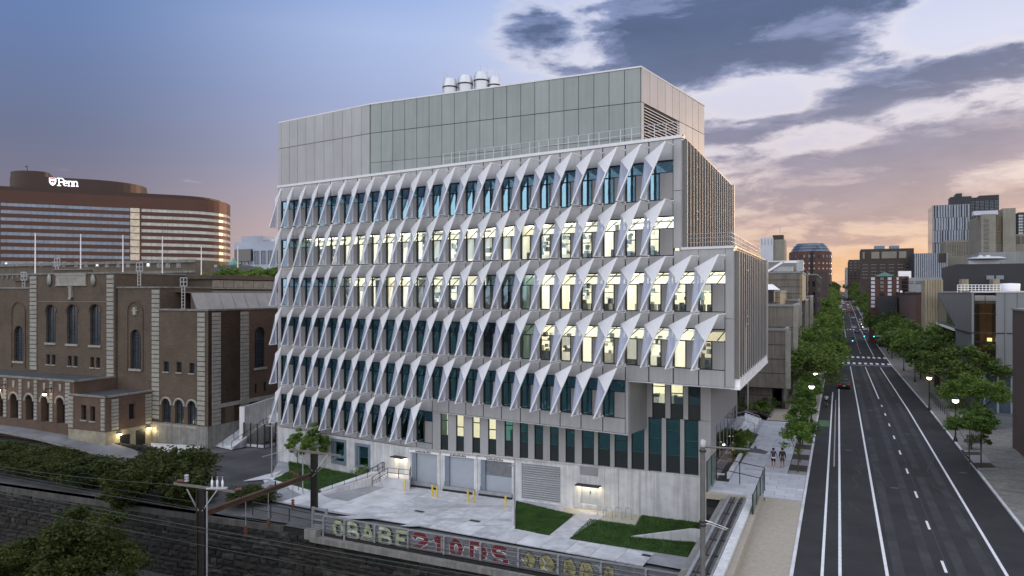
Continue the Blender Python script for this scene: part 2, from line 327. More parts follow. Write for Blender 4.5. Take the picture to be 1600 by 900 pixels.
# cladding and fin templates, local origin: left joint, window head
def b_(*a): return MB().box(*a)
me_span = b_(.05, WM - .05, -.07, .06, .03, 1.33).mesh('spandrel_panel', M_panel)
me_span1 = b_(.05, WM - .05, -.07, .06, .03, 1.72).mesh('spandrel_panel', M_panel)
me_spanb = b_(.02, WM - .02, -.07, .06, -4.54, -3.27).mesh('spandrel_panel', M_panel)
def wmesh(xw):
    side = b_(xw + .08, WM - .05, -.03, .06, -3.2, -1.03).mesh('wall_panel', M_panel2)
    f = MB()
    f.box(0, WM, .0, .14, -.08, .03); f.box(0, WM, .0, .14, -1.05, -.96); f.box(0, xw + .04, .0, .14, -3.27, -3.17)
    f.box(-.04, .06, .003, .14, -3.2, 0); f.box(xw - .04, xw + .06, .003, .14, -3.2, -1.03); f.box(WM - .02, WM, .02, .14, -1.0, 0)
    fr = f.mesh('window', M_black)
    t = MB().add([(.02, .1, -.98), (WM, .1, -.98), (WM, .1, -.02), (.02, .1, -.02)], [(0, 1, 2, 3)])
    l = MB().add([(.02, .1, -3.2), (xw, .1, -3.2), (xw, .1, -1.03), (.02, .1, -1.03)], [(0, 1, 2, 3)])
    return side, fr, [t.mesh('pane', M_win), l.mesh('pane', M_win)], [t.mesh('pane', M_win_t), l.mesh('pane', M_win_t)], [t.mesh('pane', M_win_b), l.mesh('pane', M_win_b)]
W1, W2 = wmesh(1.03), wmesh(.88)
fT, fM, fB, fV, fK = (WM, -1.75, 1.2), (0, -.875, .24), (0, -1.75, -3.22), (0, -.875, -3.22), (WM * .534, -1.75, -.86)
fp = MB()
def sheet(mb, pts, th=.025):
    a, b, c = (Vector(p) for p in pts[:3]); n = (b - a).cross(c - a).normalized() * th; k = len(pts)
    vs = [Vector(p) for p in pts] + [Vector(p) + n for p in pts]
    mb.add(vs, [tuple(range(k - 1, -1, -1)), tuple(range(k, 2 * k))] + [(i, (i + 1) % k, k + (i + 1) % k, k + i) for i in range(k)])
sheet(fp, [fT, fM, fK]); fp.cur = 1; sheet(fp, [fM, fV, fB, fK])
me_fin = fp.mesh('sunshade_fin', [M_fin, M_perf])
ff = MB()
for a, b in ((fT, fB), (fT, fM), (fM, fV), (fB, fV), (fM, fK)): ff.tube(a, b, .05 if (a, b) != (fT, fB) else .075, 4)
ff.tube((WM, 0, 1.24), fT, .035, 4); ff.tube((WM, 0, 1.0), (WM, -.9, 1.2), .02, 4); ff.tube((0, 0, -3.22), fV, .035, 4); ff.tube((0, 0, .2), fM, .025, 4)
ff.box(0, .2, -.885, -.86, -3.2, .1); ff.box(-.05, .05, -.12, 0, -3.28, -3.16); ff.box(WM - .05, WM + .05, -.12, 0, 1.16, 1.28)
me_ff = ff.mesh('fin_frame', M_fedge)
litmap = {0: set(), 1: set(range(0, 22)), 2: set(range(-2, 19)), 3: set(range(-2, 9)), 4: set(), 5: set()}
for k, (n0, n1) in enumerate(rows):
    for n in range(n0, n1):
        x = -(n + 1) * WM; z = zhead(k)
        w = W2 if (k < 2 and n < 2) else W1
        obj('spandrel_panel', me_span1 if k == 0 or (k == 2 and n < 0) else me_span, lab, (x, 0, z))
        obj('wall_panel', w[0], lab, (x, 0, z))
        f = obj('window', w[1], lab, (x, 0, z))
        for p in (w[3] if k > 3 or (k == 3 and n > 8) else (w[2] if n in litmap[k] else w[4])): obj('pane', p, f)
        fin = obj('sunshade_fin', me_fin, lab, (x, 0, z)); obj('fin_frame', me_ff, fin)
        if k == 3 and n < 2 or k == 4 and n < 12 or k == 5:      # the blank band under the lowest windows of each box
            h0 = {3: 8.2, 4: 3.62, 5: -.28}[k]
            obj('spandrel_panel', bpy.data.meshes.get('base_band_%d' % k) or b_(.05, WM - .05, -.07, .06, h0 - z, -3.27).mesh('base_band_%d' % k, M_panel), lab, (x, 0, z))
# backing wall seen in the joints, corner strips, copings
core = MB()
xe = -49.34
for k, (n0, n1) in enumerate(rows):
    z = zhead(k); xr = -n0 * WM
    core.box(xe, xr, .1, .3, z + .03, z + (1.75 if k in (0,) else 1.4))
    for n in range(n0, n1): core.box(-(n + 1) * WM + (.92 if k < 2 and n < 2 else 1.07), -n * WM, .08, .3, z - 3.3, z - 1.0)
    if k in (3, 4, 5): core.box(xe, xr, .1, .3, {3: 8.2, 4: 3.6, 5: -.28}[k], z - 3.27)
core.build('backing_wall', M_joint, lab)
for (xa, xb, za, zb, ym) in ((.02, .71, 24.0, 28.2, 0), (.02, .71, 19.3, 23.96, 0), (4.31, 4.965, 13.6, 19.1, 0), (4.31, 4.965, 8.2, 13.56, 0), (-49.9, -49.36, 23.7, 28.3, 0), (-49.9, -49.36, 19.2, 23.66, 0), (-49.9, -49.36, 14.6, 19.16, 0),
                             (-49.9, -49.36, 10, 14.56, 0), (-49.9, -49.36, 5.4, 9.96, 0), (-49.9, -49.36, -.28, 5.36, 0), (-4.27, -4.01, 3.62, 8.17, 0), (.74, 2.14, 18.2, 19.1, 0), (2.17, 4.28, 18.2, 19.1, 0)):
    b_(xa, xb, -.08, .3, za, zb).build('corner_panel', M_panel, lab)
cp = MB()
cp.box(-49.95, .8, -.16, .5, 28.24, 28.5); cp.box(.66, 5.05, -.16, .5, 19.12, 19.32); cp.box(-4.0, 4.99, -.1, .3, 8.08, 8.17)
cp.box(-25.7, -3.98, -.1, .3, 3.5, 3.58); cp.box(-49.95, -25.7, -.1, .3, -.36, -.3)
cp.build('coping', M_alu, lab)
# the enclosed volume: side walls, floors, roofs (seen from the street side and kept dark inside)
def side_pt(x0, L): return (x0 + SL[0] * L, SL[1] * L)
body = MB()
a1 = side_pt(.71, 29.6); a2 = side_pt(4.965, 25.0)
body.prism([(-49.9, 6.5), (.71 + SL[0] * 6.5, 6.4), a1, (-49.9, 29.1)], 8.2, 28.2, 0, 1)
body.prism([(-3.0, 6.5), (4.965 + SL[0] * 6.5, 6.4), a2, (-3, 24.6)], 8.2, 19.0, 0, 1)
body.prism([(-49.9, 7.0), (-4.2, 7.0), (-4.2, 29), (-49.9, 29)], -4.4, 8.2, 0, 1)
body.prism([(-49.9, .3), (.6, .3), side_pt(.6, 6.6), (-49.9, 6.5)], 28.0, 28.2, 0, 1)
body.prism([(-4.4, .3), (4.9, .3), side_pt(4.9, 6.6), (-4.4, 6.5)], 18.9, 19.05, 0, 1)
body.prism([(-4.3, .3), (4.9, .3), side_pt(4.9, 25), (-4.3, 24.9)], 8.1, 8.25, 0)
body.prism([(-49.9, .3), (-4.05, .3), (-4.05, 7), (-49.9, 7)], 3.52, 3.62, 0)
body.box(-49.9, -49.7, .3, 29, -4.4, 28.2)
body.build('shell', [M_panel2, M_roof], lab)
b_(-4.1, -4.01, .3, 5.0, 3.6, 8.17).build('return_panel', M_panel2, lab)
# ribbed street-side walls
def ribbed(x0, L, z0, z1, pitch, saw):
    w = MB(Matrix.Rotation(math.atan2(SL[1], SL[0]), 4, 'Z')); w.M = Matrix.Translation((x0, 0, 0)) @ w.M
    w.box(0, L, 0, .2, z0, z1 - .1); w.box(-.1, L + .1, -.12, .3, z1 - .1, z1 + .04, 1)
    M_side = mat('street_side_cladding', (.2, .187, .168), .55, .2, .1, .5, streak=.08); w.build('side_wall', [M_side, M_black], lab)
    n = int(L / pitch)
    r = MB(); r.box(0, .06, -.4, 0, z0 + (.7 if saw else 0), z1 - .35); r.box(-.02, .08, -.42, -.38, z0 + (.7 if saw else 0), z1 - .35, 1)
    me = r.mesh('wall_rib', [MATS['street_side_cladding'], M_pent_l])
    for i in range(n + 1):
        p = side_pt(x0, .25 + i * (L - .4) / n); obj('wall_rib', me, lab, (p[0], p[1], 0), math.atan2(SL[1], SL[0]))
    if saw:
        s = MB(); s.add([(0, 0, 0), (pitch * .95, 0, 0), (.15, 0, .95), (0, -.42, 0), (pitch * .95, -.42, 0), (.15, -.42, .95)], [(0, 1, 2), (5, 4, 3), (0, 3, 4, 1), (1, 4, 5, 2), (2, 5, 3, 0)])
        me = s.mesh('sawtooth_highlight', M_fedge)  # white triangles paint in the light on the cut rib bottoms
        for i in range(n):
            p = side_pt(x0, .25 + i * (L - .4) / n); obj('sawtooth_highlight', me, lab, (p[0], p[1], z0 + .02), math.atan2(SL[1], SL[0]))
        t = MB(w.M); t.box(0, L, -.46, .25, z0 - .14, z0 + .0); t.build('lit_soffit_edge', M_fedge, lab)  # plain white metal painting in the lit soffit strip
    e = MB(w.M); e.box(L - .35, L, -.45, .0, z0, z1 - .1); e.build('corner_strip', M_pent_l, lab)
ribbed(.71, 29.6, 18.9, 28.46, 1.42, False); ribbed(4.965, 25.0, 8.17, 19.28, 1.5, True)
# storeys behind the glass: floor, ceiling, back wall, partitions and furniture
rr = random.Random(3); M_taupeb = mat('roller_blind', (.2, .24, .24), .8, 0, .1, 1)
def storey(k, n0, n1, lit):
    z = zhead(k); zf = z - 3.62; zc = z + .12; ye = 4.9 if k > 3 else 6.2
    mb = MB(); xr = -n0 * WM
    if k == 4 and n0 == 2: xr = -4.2
    mb.box(xe, xr, .3, ye, zf - .2, zf, 3); mb.box(xe, xr, .3, ye, zc, zc + .2, 4)
    n = n0
    while n < n1:
        w = rr.choice([1, 2, 3, 4]); w = min(w, n1 - n); on = all((i in lit) for i in range(n, n + w)) and rr.random() > .04
        x1, x0 = -n * WM, -(n + w) * WM; yb = rr.choice([2.6, 3.6, 4.6]); yb = min(yb, ye - .2)
        m = (rr.choice([0, 0, 1, 8, 8]) if on else 2)
        mb.box(x0, x1, yb, yb + .1, zf, zc, m); mb.box(x0, x0 + .25, yb - .35, yb, zf, zc, 3 if rr.random() < .4 else m); mb.box(x1 - .06, x1 + .06, .35, yb, zf, zc, m)
        for j in range(w):
            if rr.random() < .22: xa = x0 + j * WM; hb = rr.uniform(.5, 2.0); mb.box(xa + .05, xa + 1.0, .2, .22, z - 1.0 - hb, z - 1.0, 6 if on else 9)
        if on:
            for j in range(w * 2):
                xa = x0 + .15 + j * WM / 2; mb.box(xa, xa + .75, .8, min(yb - .3, 2.2), zc - .12, zc - .04, 5 if rr.random() < .7 else 6)
            for j in range(w):
                xa = x0 + j * WM
                mb.box(xa + .1, xa + 1.9, yb - 1.0, yb - .3, zf, zf + .95, rr.choice([3, 6, 7])); 
                for q in range(14): 
                    xx = xa + rr.uniform(.1, 1.7); zz = rr.choice([zf + .95, zf + 1.3, zf + 1.6, zf + 2.0, zf + 2.3]); mb.box(xx, xx + rr.uniform(.1, .4), yb - .8, yb - .4, zz, zz + rr.uniform(.15, .5), rr.choice([3, 4, 7, 6, 3]))
                mb.box(xa + .1, xa + 2.0, yb - .5, yb - .1, zf + 1.9, zf + 1.98, 7)
                mb.tube((xa, 1.2 + rr.random(), zc - .35), (xa + WM, 1.2 + rr.random(), zc - .35), .09, 6, 7)
                if rr.random() < .5: xx = xa + rr.uniform(.2, 1); mb.box(xx, xx + .3, .7, 1.1, zf, zf + 1.1, 3)
        else:
            for j in range(w):
                xa = x0 + j * WM; mb.box(xa + rr.uniform(0, .6), xa + rr.uniform(.9, 1.8), yb - 1, yb - .3, zf, zf + rr.uniform(.9, 2.2), 3)
        n += w
    mb.build('storey_interior', [M_roomw, M_roomw2, M_roomd, M_bench, M_roomd, M_lampw, M_shelf, M_steel, M_roomw3, M_taupeb], lab)
for k, (n0, n1) in enumerate(rows): storey(k, n0, n1, litmap[k])
# diagonal braces seen behind the clerestory glass
me_br = MB().tube((0, .6, -.95), (1.2, .6, .05), .05, 4).tube((2.1, .6, .05), (1.3, .6, -.95), .05, 4).mesh('brace', M_black)
for k, (n0, n1) in enumerate(rows):
    for n in range(n0, n1): 
        if k < 4: obj('brace', me_br, lab, (-(n + 1) * WM, 0, zhead(k)))
# ---- recessed glazed base, turned a little from the facade
LC = (1.47, 4.86); LA = (-25.74, 0); la = math.atan2(LC[1] - LA[1], LC[0] - LA[0]); LLEN = math.hypot(LC[0] - LA[0], LC[1] - LA[1])
wA = LB(*LA); wC = LB(*LC); LOW = Line(wA[:2], (wC[0] - wA[0], wC[1] - wA[1]))
def low(mb_name, mb, mats, par=lab): return mb.build(mb_name, mats, par, (LA[0], LA[1], 0), la)
cols = [(688.8, 700.4), (713.3, 725), (738.5, 750.3), (763.3, 775.5), (789, 801.7), (812.6, 825.3), (835.6, 848.6), (859.8, 873), (884.2, 898), (909.5, 928.2), (934.8, 953.2), (960.7, 980),
        (987.1, 1006.7), (1013.6, 1033.7), (1041.2, 1062.5), (1069.6, 1091.2)]
ucols = [(1019.6, 1039.5), (1048, 1067.6), (1075.7, 1094.4)]
us = [(LOW.u(a), LOW.u(b)) for a, b in cols]; uus = [(LOW.u(a), LOW.u(b)) for a, b in ucols]
def strip_wall(segs, z0, z1, uend, ustart=0.0):
    x = ustart
    for a, b in segs + [(uend, None)]:
        if a - x > .1: low('wall_panel', b_(x + .02, a - .02, -.05, .2, z0, z1), M_panel)
        if b is None: break
        x = b
def tall_window(a, b, z0, zs, z1, i):
    h = 1.9 + .5 * (i % 2); f = MB()
    f.box(a - .02, a + .05, 0, .14, z0, z1); f.box(b - .05, b + .02, 0, .14, z0, z1); f.box(a, b, 0, .14, zs - .04, zs + .04); f.box(a, b, 0, .14, z1 - .08, z1)
    if z1 - zs > 1.5: f.box(a, b, 0, .14, zs + (z1 - zs) * (.42 if i % 2 else .66) - .04, zs + (z1 - zs) * (.42 if i % 2 else .66) + .04)
    o = low('window', f, M_black)
    b_(a + .03, b - .03, .06, .1, z0 + .03, zs).build('spandrel_glass', M_spandrel, o)
    b_(a + .03, b - .03, .08, .1, zs, z1).build('pane', M_win if i < 4 or zs > 5 else M_win_t, o)
for i, (a, b) in enumerate(us): tall_window(a, b, -.25, 1.25, 3.55 if i < 12 else 4.5, i)
for i, (a, b) in enumerate(uus): tall_window(a, b, 4.54, 5.9 - .1, 8.1, i)
i12 = 12
strip_wall(us[:12], -.25, 3.5, us[12][0] - .4); strip_wall(us[12:], -.25, 4.5, LLEN, us[12][0] - .38); strip_wall(uus, 4.54, 8.1, LLEN, LOW.u(1004))
lo = MB(); lo.box(0, LLEN + .02, -.12, .3, -.36, -.27); low('coping', lo, M_conc)
inn = MB(); inn.box(0, LLEN - .2, .3, 4.2, -.4, -.3, 2); ulit = us[4][0] - .3
inn.box(0, ulit, 2.2, 2.3, -.3, 3.5, 0); inn.box(ulit, ulit + .1, .3, 4.2, -.3, 3.5, 0); inn.box(ulit, LLEN - .2, 3.2, 3.3, -.3, 4.5, 1); inn.box(.2, LLEN - .2, .25, 3.3, 4.5, 4.6, 2)
for i in range(14): a = rr.uniform(ulit, LLEN - 2); inn.box(a, a + .8, 1.2, 2.0, -.3, rr.uniform(1.6, 2.6), 2)
ur = uus[0][0] - .5; um = uus[2][0] - .3
inn.box(ur, um, 2.6, 2.7, 4.6, 8.1, 0); inn.box(um, LLEN - .2, 2.6, 2.7, 4.6, 8.1, 1); inn.box(um, um + .08, .3, 2.6, 4.6, 8.1, 1); inn.box(ur - .1, ur, .3, 2.6, 4.6, 8.1, 0)
for i in range(9): a = rr.uniform(ur, um - .6); inn.box(a, a + .5, .7, 1.4, 5.4, rr.uniform(6.0, 6.6), rr.choice([2, 3]))
inn.box(ur, um, .6, 1.6, 5.3, 5.42, 3); inn.box(ur + .2, um - .3, .8, 1.1, 7.8, 7.86, 4)
low('base_interior', inn, [M_roomw, M_roomd, M_bench, M_shelf, M_lampw])
# street-side wall of the base, returning from the corner under the overhang
rw = MB(Matrix.Translation((LC[0], LC[1], 0)) @ Matrix.Rotation(math.atan2(SL[1], SL[0]), 4, 'Z'))
rw.box(0, 18, 0, .3, -.3, 8.1, 0); rw.box(18, 26, 0.1, .4, -.3, 8.1, 1)
for i in range(6): rw.box(3 + i * 2.4, 4.8 + i * 2.4, -.03, .02, .3, 3.6, 1)
rw.build('base_side_wall', [M_panel2, M_dglass], lab)
# ---- concrete base with dock doors
BA, BC = (-29.2, -.28), (1.62, 4.72)
ba = math.atan2(BC[1] - BA[1], BC[0] - BA[0]); bA = LB(*BA); bC = LB(*BC); BAS = Line(bA[:2], (bC[0] - bA[0], bC[1] - bA[1])); BL = math.hypot(BC[0] - BA[0], BC[1] - BA[1])
FAC = Line(LB(-49.9, -.2)[:2], (FX[0], FX[1]))
ZG = -4.42
def wall_open(mb, x0, x1, z0, z1, ops, y=0.0, dep=.3, mi=0, mr=None, back=None, ndiv=8):
    "front face of a wall (facing -y) with recessed openings (xa,xb,za,zb,arch)"
    mr = mi if mr is None else mr
    xs = sorted(set([x0, x1] + [v for o in ops for v in o[:2] if x0 < v < x1])); zs = sorted(set([z0, z1] + [v for o in ops for v in o[2:4] if z0 < v < z1]))
    for i in range(len(xs) - 1):
        run = None
        for j in range(len(zs) - 1):
            cx, cz = (xs[i] + xs[i + 1]) / 2, (zs[j] + zs[j + 1]) / 2
            hole = any(o[0] < cx < o[1] and o[2] < cz < o[3] for o in ops)
            if not hole: run = (run[0], zs[j + 1]) if run else (zs[j], zs[j + 1])
            if (hole or j == len(zs) - 2) and run:
                mb.add([(xs[i], y, run[0]), (xs[i + 1], y, run[0]), (xs[i + 1], y, run[1]), (xs[i], y, run[1])], [(0, 1, 2, 3)], mi); run = None
    for o in ops:
        a, b, c, d = o[:4]; arch = len(o) > 4 and o[4]
        if arch:
            r = (b - a) / 2; cx = (a + b) / 2; zc = d - r
            pts = [(cx - r * math.cos(math.pi * i / ndiv), zc + r * math.sin(math.pi * i / ndiv)) for i in range(ndiv + 1)]
            for i in range(ndiv):
                p, q = pts[i], pts[i + 1]
                mb.add([(p[0], y, p[1]), (q[0], y, q[1]), (q[0], y, d), (p[0], y, d)], [(0, 1, 2, 3)], mi)
                mb.add([(p[0], y, p[1]), (p[0], y + dep, p[1]), (q[0], y + dep, q[1]), (q[0], y, q[1])], [(0, 1, 2, 3)], mr)
            d = zc
        else: mb.add([(a, y, d), (a, y + dep, d), (b, y + dep, d), (b, y, d)], [(0, 1, 2, 3)], mr)
        mb.add([(a, y, c), (b, y, c), (b, y + dep, c), (a, y + dep, c)], [(0, 1, 2, 3)], mr)
        mb.add([(a, y, c), (a, y + dep, c), (a, y + dep, d), (a, y, d)], [(0, 1, 2, 3)], mr)
        mb.add([(b, y, c), (b, y, d), (b, y + dep, d), (b, y + dep, c)], [(0, 1, 2, 3)], mr)
        if back is not None: mb.add([(a, y + dep, c), (b, y + dep, c), (b, y + dep, o[3]), (a, y + dep, o[3])], [(0, 1, 2, 3)], back)
    return mb
uL0 = BAS.u
docks = [(uL0(643.5), uL0(682.7)), (uL0(695), uL0(740.5)), (uL0(751), uL0(799.5))]
ztop = -.37; ops = [(a, b, ZG + .1, -.85) for a, b in docks]
lv = (uL0(815), uL0(875.5), BAS.z(815, 779), BAS.z(815, 724)); lv2 = (uL0(906.8), uL0(934.5), BAS.z(906, 742), BAS.z(906, 728.5)); dd = (uL0(906.8), uL0(935), ZG + .45, BAS.z(906, 758))
ops += [lv, lv2, dd]; UR = uL0(1131.5); lv3 = (uL0(1102), uL0(1130.5), BAS.z(1102, 766), BAS.z(1102, 750.5))
bw = MB(); wall_open(bw, 0, BL, ZG - .5, ztop, ops, 0, .35, 0); wall_open(bw, BL, UR, ZG - .5, -.05 + .1, [lv3], 0, .35, 0); bw.box(BL, UR, .001, .5, .0, .05)
bw.box(0, UR, .5, .6, ZG, ztop - .1, 1)
baseo = bw.build('concrete_base', [M_conc, M_joint], lab, (BA[0], BA[1], 0), ba)
# left part of the base on the facade plane, with two windows and the side door
lw = [(FAC.u(521.5), FAC.u(539), FAC.z(530, 721), FAC.z(530, 690)), (FAC.u(558.5), FAC.u(576.5), FAC.z(566, 727.5), FAC.z(566, 697)), (FAC.u(623), FAC.u(632), -3.0 - .35, FAC.z(627, 716))]
FL = 49.9 - 29.2
b2 = wall_open(MB(), 0, FL, ZG - .5, -.37, lw, 0, .35, 0); b2.box(0, FL, .5, .6, ZG, -.4, 1); b2.box(0, .3, .0, 20, ZG - .5, -.37, 0)
b2.build('concrete_base', [M_conc, M_joint], lab, (-49.9, -.28, 0), 0)
for w in lw[:2]:
    f = MB(); f.box(w[0] - .3, w[0], -.06, .1, w[2] - .3, w[3] + .3); f.box(w[1], w[1] + .3, -.06, .1, w[2] - .3, w[3] + .3); f.box(w[0], w[1], -.06, .1, w[2] - .3, w[2]); f.box(w[0], w[1], -.06, .1, w[3], w[3] + .3)
    f.box(w[0], w[0] + .25, .1, .3, w[2], w[3])
    o = f.build('window', M_bluegrey, lab, (-49.9, -.28, 0)); b_(w[0], w[1], .2, .24, w[2], w[3]).build('pane', M_win_t, o)
    b_(w[0], w[1], .33, .36, w[2], w[3]).build('blind', M_roomd, o)
b_(lw[2][0], lw[2][1], .12, .18, lw[2][2], lw[2][3]).build('door', M_door, lab, (-49.9, -.28, 0))
def base_part(name, mb, m): return mb.build(name, m, lab, (BA[0], BA[1], 0), ba)
for i, (a, b) in enumerate(docks):
    j = MB(); j.box(a, a + .5, .02, .3, ZG, -.86); j.box(a - .04, a, -.03, .3, ZG + .1, ZG + .95); base_part('door_jamb', j, M_bluegrey)
    d = MB(); zl = ZG + .55; n = 16
    if i == 2:
        d.box(a + .5, b - .05, .2, .26, zl, zl + 1.5)
        for q in range(26): xx = a + .55 + q * (b - a - .65) / 26; d.box(xx, xx + .05, .18, .24, zl + 1.5, -.86, 1)
        d.box(a + .5, b, .26, .28, zl + 1.5, -.86, 2)
    else:
        for q in range(n): z0 = zl + q * (-.86 - zl) / n; d.box(a + .5, b - .03, .2 - .012 * (q % 2), .26, z0, z0 + (-.86 - zl) / n - .008)
    base_part('dock_door', d, [M_door, M_steel, M_bluegrey])
    e = MB(); e.box(a - .1, b + .1, -.25, .2, ZG + .25, zl, 0); e.box(a - .1, b + .1, -.3, .2, ZG, ZG + .24, 1); base_part('dock_sill', e, [M_steel, M_joint])
    e = MB(); e.box(a - .3, b + .3, -.09, 0, -.84, -.62, 0); base_part('dock_lintel', e, M_fedge)
    e = MB(); k = 0
    for q in range(11):                                        # the small dark lettering over each door is too small to read
        x = (a + b) / 2 - 1.0 + q * .17; e.box(x, x + .11, -.105, -.09, -.8, -.62 - .05 * (q % 3 == 1)); 
    base_part('dock_lettering', e, M_black)
for (a, b, z0, z1) in (lv, lv2, lv3):
    f = MB(); f.box(a, b, .25, .3, z0, z1); base_part('louvre_backing', f, M_joint)
    n = max(5, int((z1 - z0) / .21)); me = MB().add([(a + .02, .0, 0), (b - .02, 0, 0), (b - .02, .16, .13), (a + .02, .16, .13), (a + .02, .0, .03), (b - .02, 0, .03), (b - .02, .16, .16), (a + .02, .16, .16)],
                                         [(0, 3, 2, 1), (4, 5, 6, 7), (0, 1, 5, 4), (1, 2, 6, 5), (2, 3, 7, 6), (3, 0, 4, 7)]).mesh('louvre_slat', M_alu)
    for q in range(n): obj('louvre_slat', me, lab, (BA[0], BA[1], z0 + q * (z1 - z0) / n), ba)
d = MB(); mx = (dd[0] + dd[1]) / 2
d.box(dd[0] + .03, mx - .01, .1, .16, dd[2], dd[3]); d.box(mx + .01, dd[1] - .03, .1, .16, dd[2], dd[3]); d.box(mx + .05, mx + .12, .05, .1, dd[2] + 1, dd[2] + 1.25, 1)
base_part('double_door', d, [M_door, M_black])
def canopy_light(a, b, z, parent_ang, loc, nm):
    c = MB(); c.box(a - .3, b + .3, -.75, 0, z + .06, z + .14, 0); o = c.build('door_canopy', M_dsteel, lab, loc, parent_ang)
    MB().box(a - .25, b + .25, -.5, -.05, z, z + .05).build('light_strip', M_lampglobe, o)
    ld = bpy.data.lights.new('door_light', 'AREA'); ld.energy = 14; ld.color = (1, .78, .48); ld.size = b - a; ld.size_y = .3; ld.shape = 'RECTANGLE'
    lo_ = bpy.data.objects.new('door_light', ld); COL.objects.link(lo_); lo_.parent = o; lo_.location = ((a + b) / 2, -.3, z - .06)
canopy_light(dd[0], dd[1], dd[3] + .05, ba, (BA[0], BA[1], 0), 0); canopy_light(lw[2][0] - .2, lw[2][1] + .2, lw[2][3] + .1, 0, (-49.9, -.28, 0), 1)
# panel joints and form ties of the cast concrete
jt = MB()
for px in (600, 642, 688, 746, 804, 945, 966, 1000, 1022, 1058, 1098):
    u = uL0(px) if px > 640 else None
    if u and u < UR: jt.box(u - .012, u + .012, -.012, 0.002, ZG, ztop - .02)
base_part('form_joint', jt, M_conc_d)
# ---- penthouse
pa, pb = (-34.5, .02), (-4.85, 4.32); ang2 = math.atan2(pb[1] - pa[1], pb[0] - pa[0]); PW = math.hypot(pb[0] - pa[0], pb[1] - pa[1]); PZ = 36.1
wpa, wpb = LB(*pa), LB(*pb); PEN = Line(wpa[:2], (wpb[0] - wpa[0], wpb[1] - wpa[1]))
pv = MB(); pv.prism([(-49.9, .12), pa, pb, (-4.8, 20.8), (-49.9, 20.8)], 28.1, PZ - .1, 0, 1)
pv.build('penthouse_core', [M_joint, M_roof], lab)
seams = [578.4] + [420 + v * .4375 for v in (403, 444, 487, 530, 574, 619, 664, 709, 755, 803, 851, 901, 951, 1002, 1055, 1107, 1162, 1216, 1271)] + [1001]
for i in range(20):
    a, b = max(0.0, PEN.u(seams[i])), PEN.u(seams[i + 1]) if i < 19 else PW
    for z0, z1 in ((28.5, 29.68), (29.72, 32.88), (32.94, PZ - .08)):
        b_(a + .025, b - .025, -.08, .1, z0, z1).build('penthouse_panel', M_pent, lab, pa + (0,), ang2)
FA0 = Line(LB(0, 0)[:2], (FX[0], FX[1]))
seams = [435.5] + [420 + v * .4375 for v in (46, 75, 104, 134, 166, 198, 231, 264, 298, 332)] + [578.4]
for i in range(11):
    a, b = FA0.u(seams[i]), FA0.u(seams[i + 1])
    for z0, z1 in ((28.52, 32.88), (32.94, PZ - .08)): b_(a + .02, b - .02, -.06, .14, z0, z1).build('penthouse_panel', M_pent_l, lab)
for i in range(9):
    y0, y1 = 4.3 + i * 1.835, 4.3 + (i + 1) * 1.835
    for z0, z1 in ((28.5, 32.88), (32.94, PZ - .08)):
        if z0 < 30 and i < 5: continue
        b_(-4.86, -4.74, y0 + .03, y1 - .03, z0, z1).build('penthouse_panel', M_pent_l, lab)
b_(-4.86, -4.74, 4.3, 4.8, 28.5, 32.88).build('penthouse_panel', M_pent_l, lab)
me = MB().add([(-4.86, 4.85, 0), (-4.7, 4.85, -.08), (-4.7, 13.4, -.08), (-4.86, 13.4, 0), (-4.86, 4.85, .05), (-4.7, 4.85, -.03), (-4.7, 13.4, -.03), (-4.86, 13.4, .05)],
              [(0, 1, 2, 3), (7, 6, 5, 4), (0, 4, 5, 1), (1, 5, 6, 2), (2, 6, 7, 3), (3, 7, 4, 0)]).box(-4.87, -4.85, 4.85, 13.4, -.06, .09).mesh('louvre_slat', M_fedge)
for q in range(15): obj('louvre_slat', me, lab, (0, 0, 28.7 + q * .28))
ro = MB(); ro.prism([(-49.98, .0), (pa[0], -.1), (pb[0] + .12, pb[1] - .12), (-4.68, 20.9), (-49.98, 20.9)], PZ - .08, PZ + .06); ro.build('roof_edge', [M_alu], lab)
# exhaust stacks on the roof
for px, pt, w, ants in ((703, 124, 23, (-9, -5, 12)), (727, 119, 24, ()), (752, 114, 24, (-1, 9)), (772.5, 121, 20, (2, 6))):
    D = 84.0; x, y, _ = P(px, D); zt = Zp(pt, D); R = w / 2 * D / F
    fl = thing('exhaust_stack', {703: 'leftmost white exhaust stack on the lab roof with three thin rods', 727: 'second white exhaust stack on the lab roof, without rods', 752: 'tallest white exhaust stack on the lab roof with a dark ring', 772.5: 'rightmost and smallest white exhaust stack on the lab roof'}[px], 'exhaust stack', (x, y, PZ), 0, 'exhaust stacks on the lab roof')
    h = zt - PZ
    MB().lathe([(R * .98, -.5), (R * .98, h - 1.05)], n=20).build('stack_body', M_alu, fl)
    MB().lathe([(R * 1.02, h - 1.05), (R * 1.02, h - .9)], n=20).build('dark_ring', M_black, fl)
    MB().lathe([(R * 1.02, h - .9), (R * .95, h - .45), (R * .82, h - .06), (R * .78, h)], n=20).lathe([(0.01, h - .02), (R * .78, h - .02)], n=20).build('stack_hood', M_alu, fl)
    for a in ants: MB().tube((a * D / F, 0, h - 1), (a * D / F, 0, h + .9), .025, 4).build('lightning_rod', M_steel, fl)
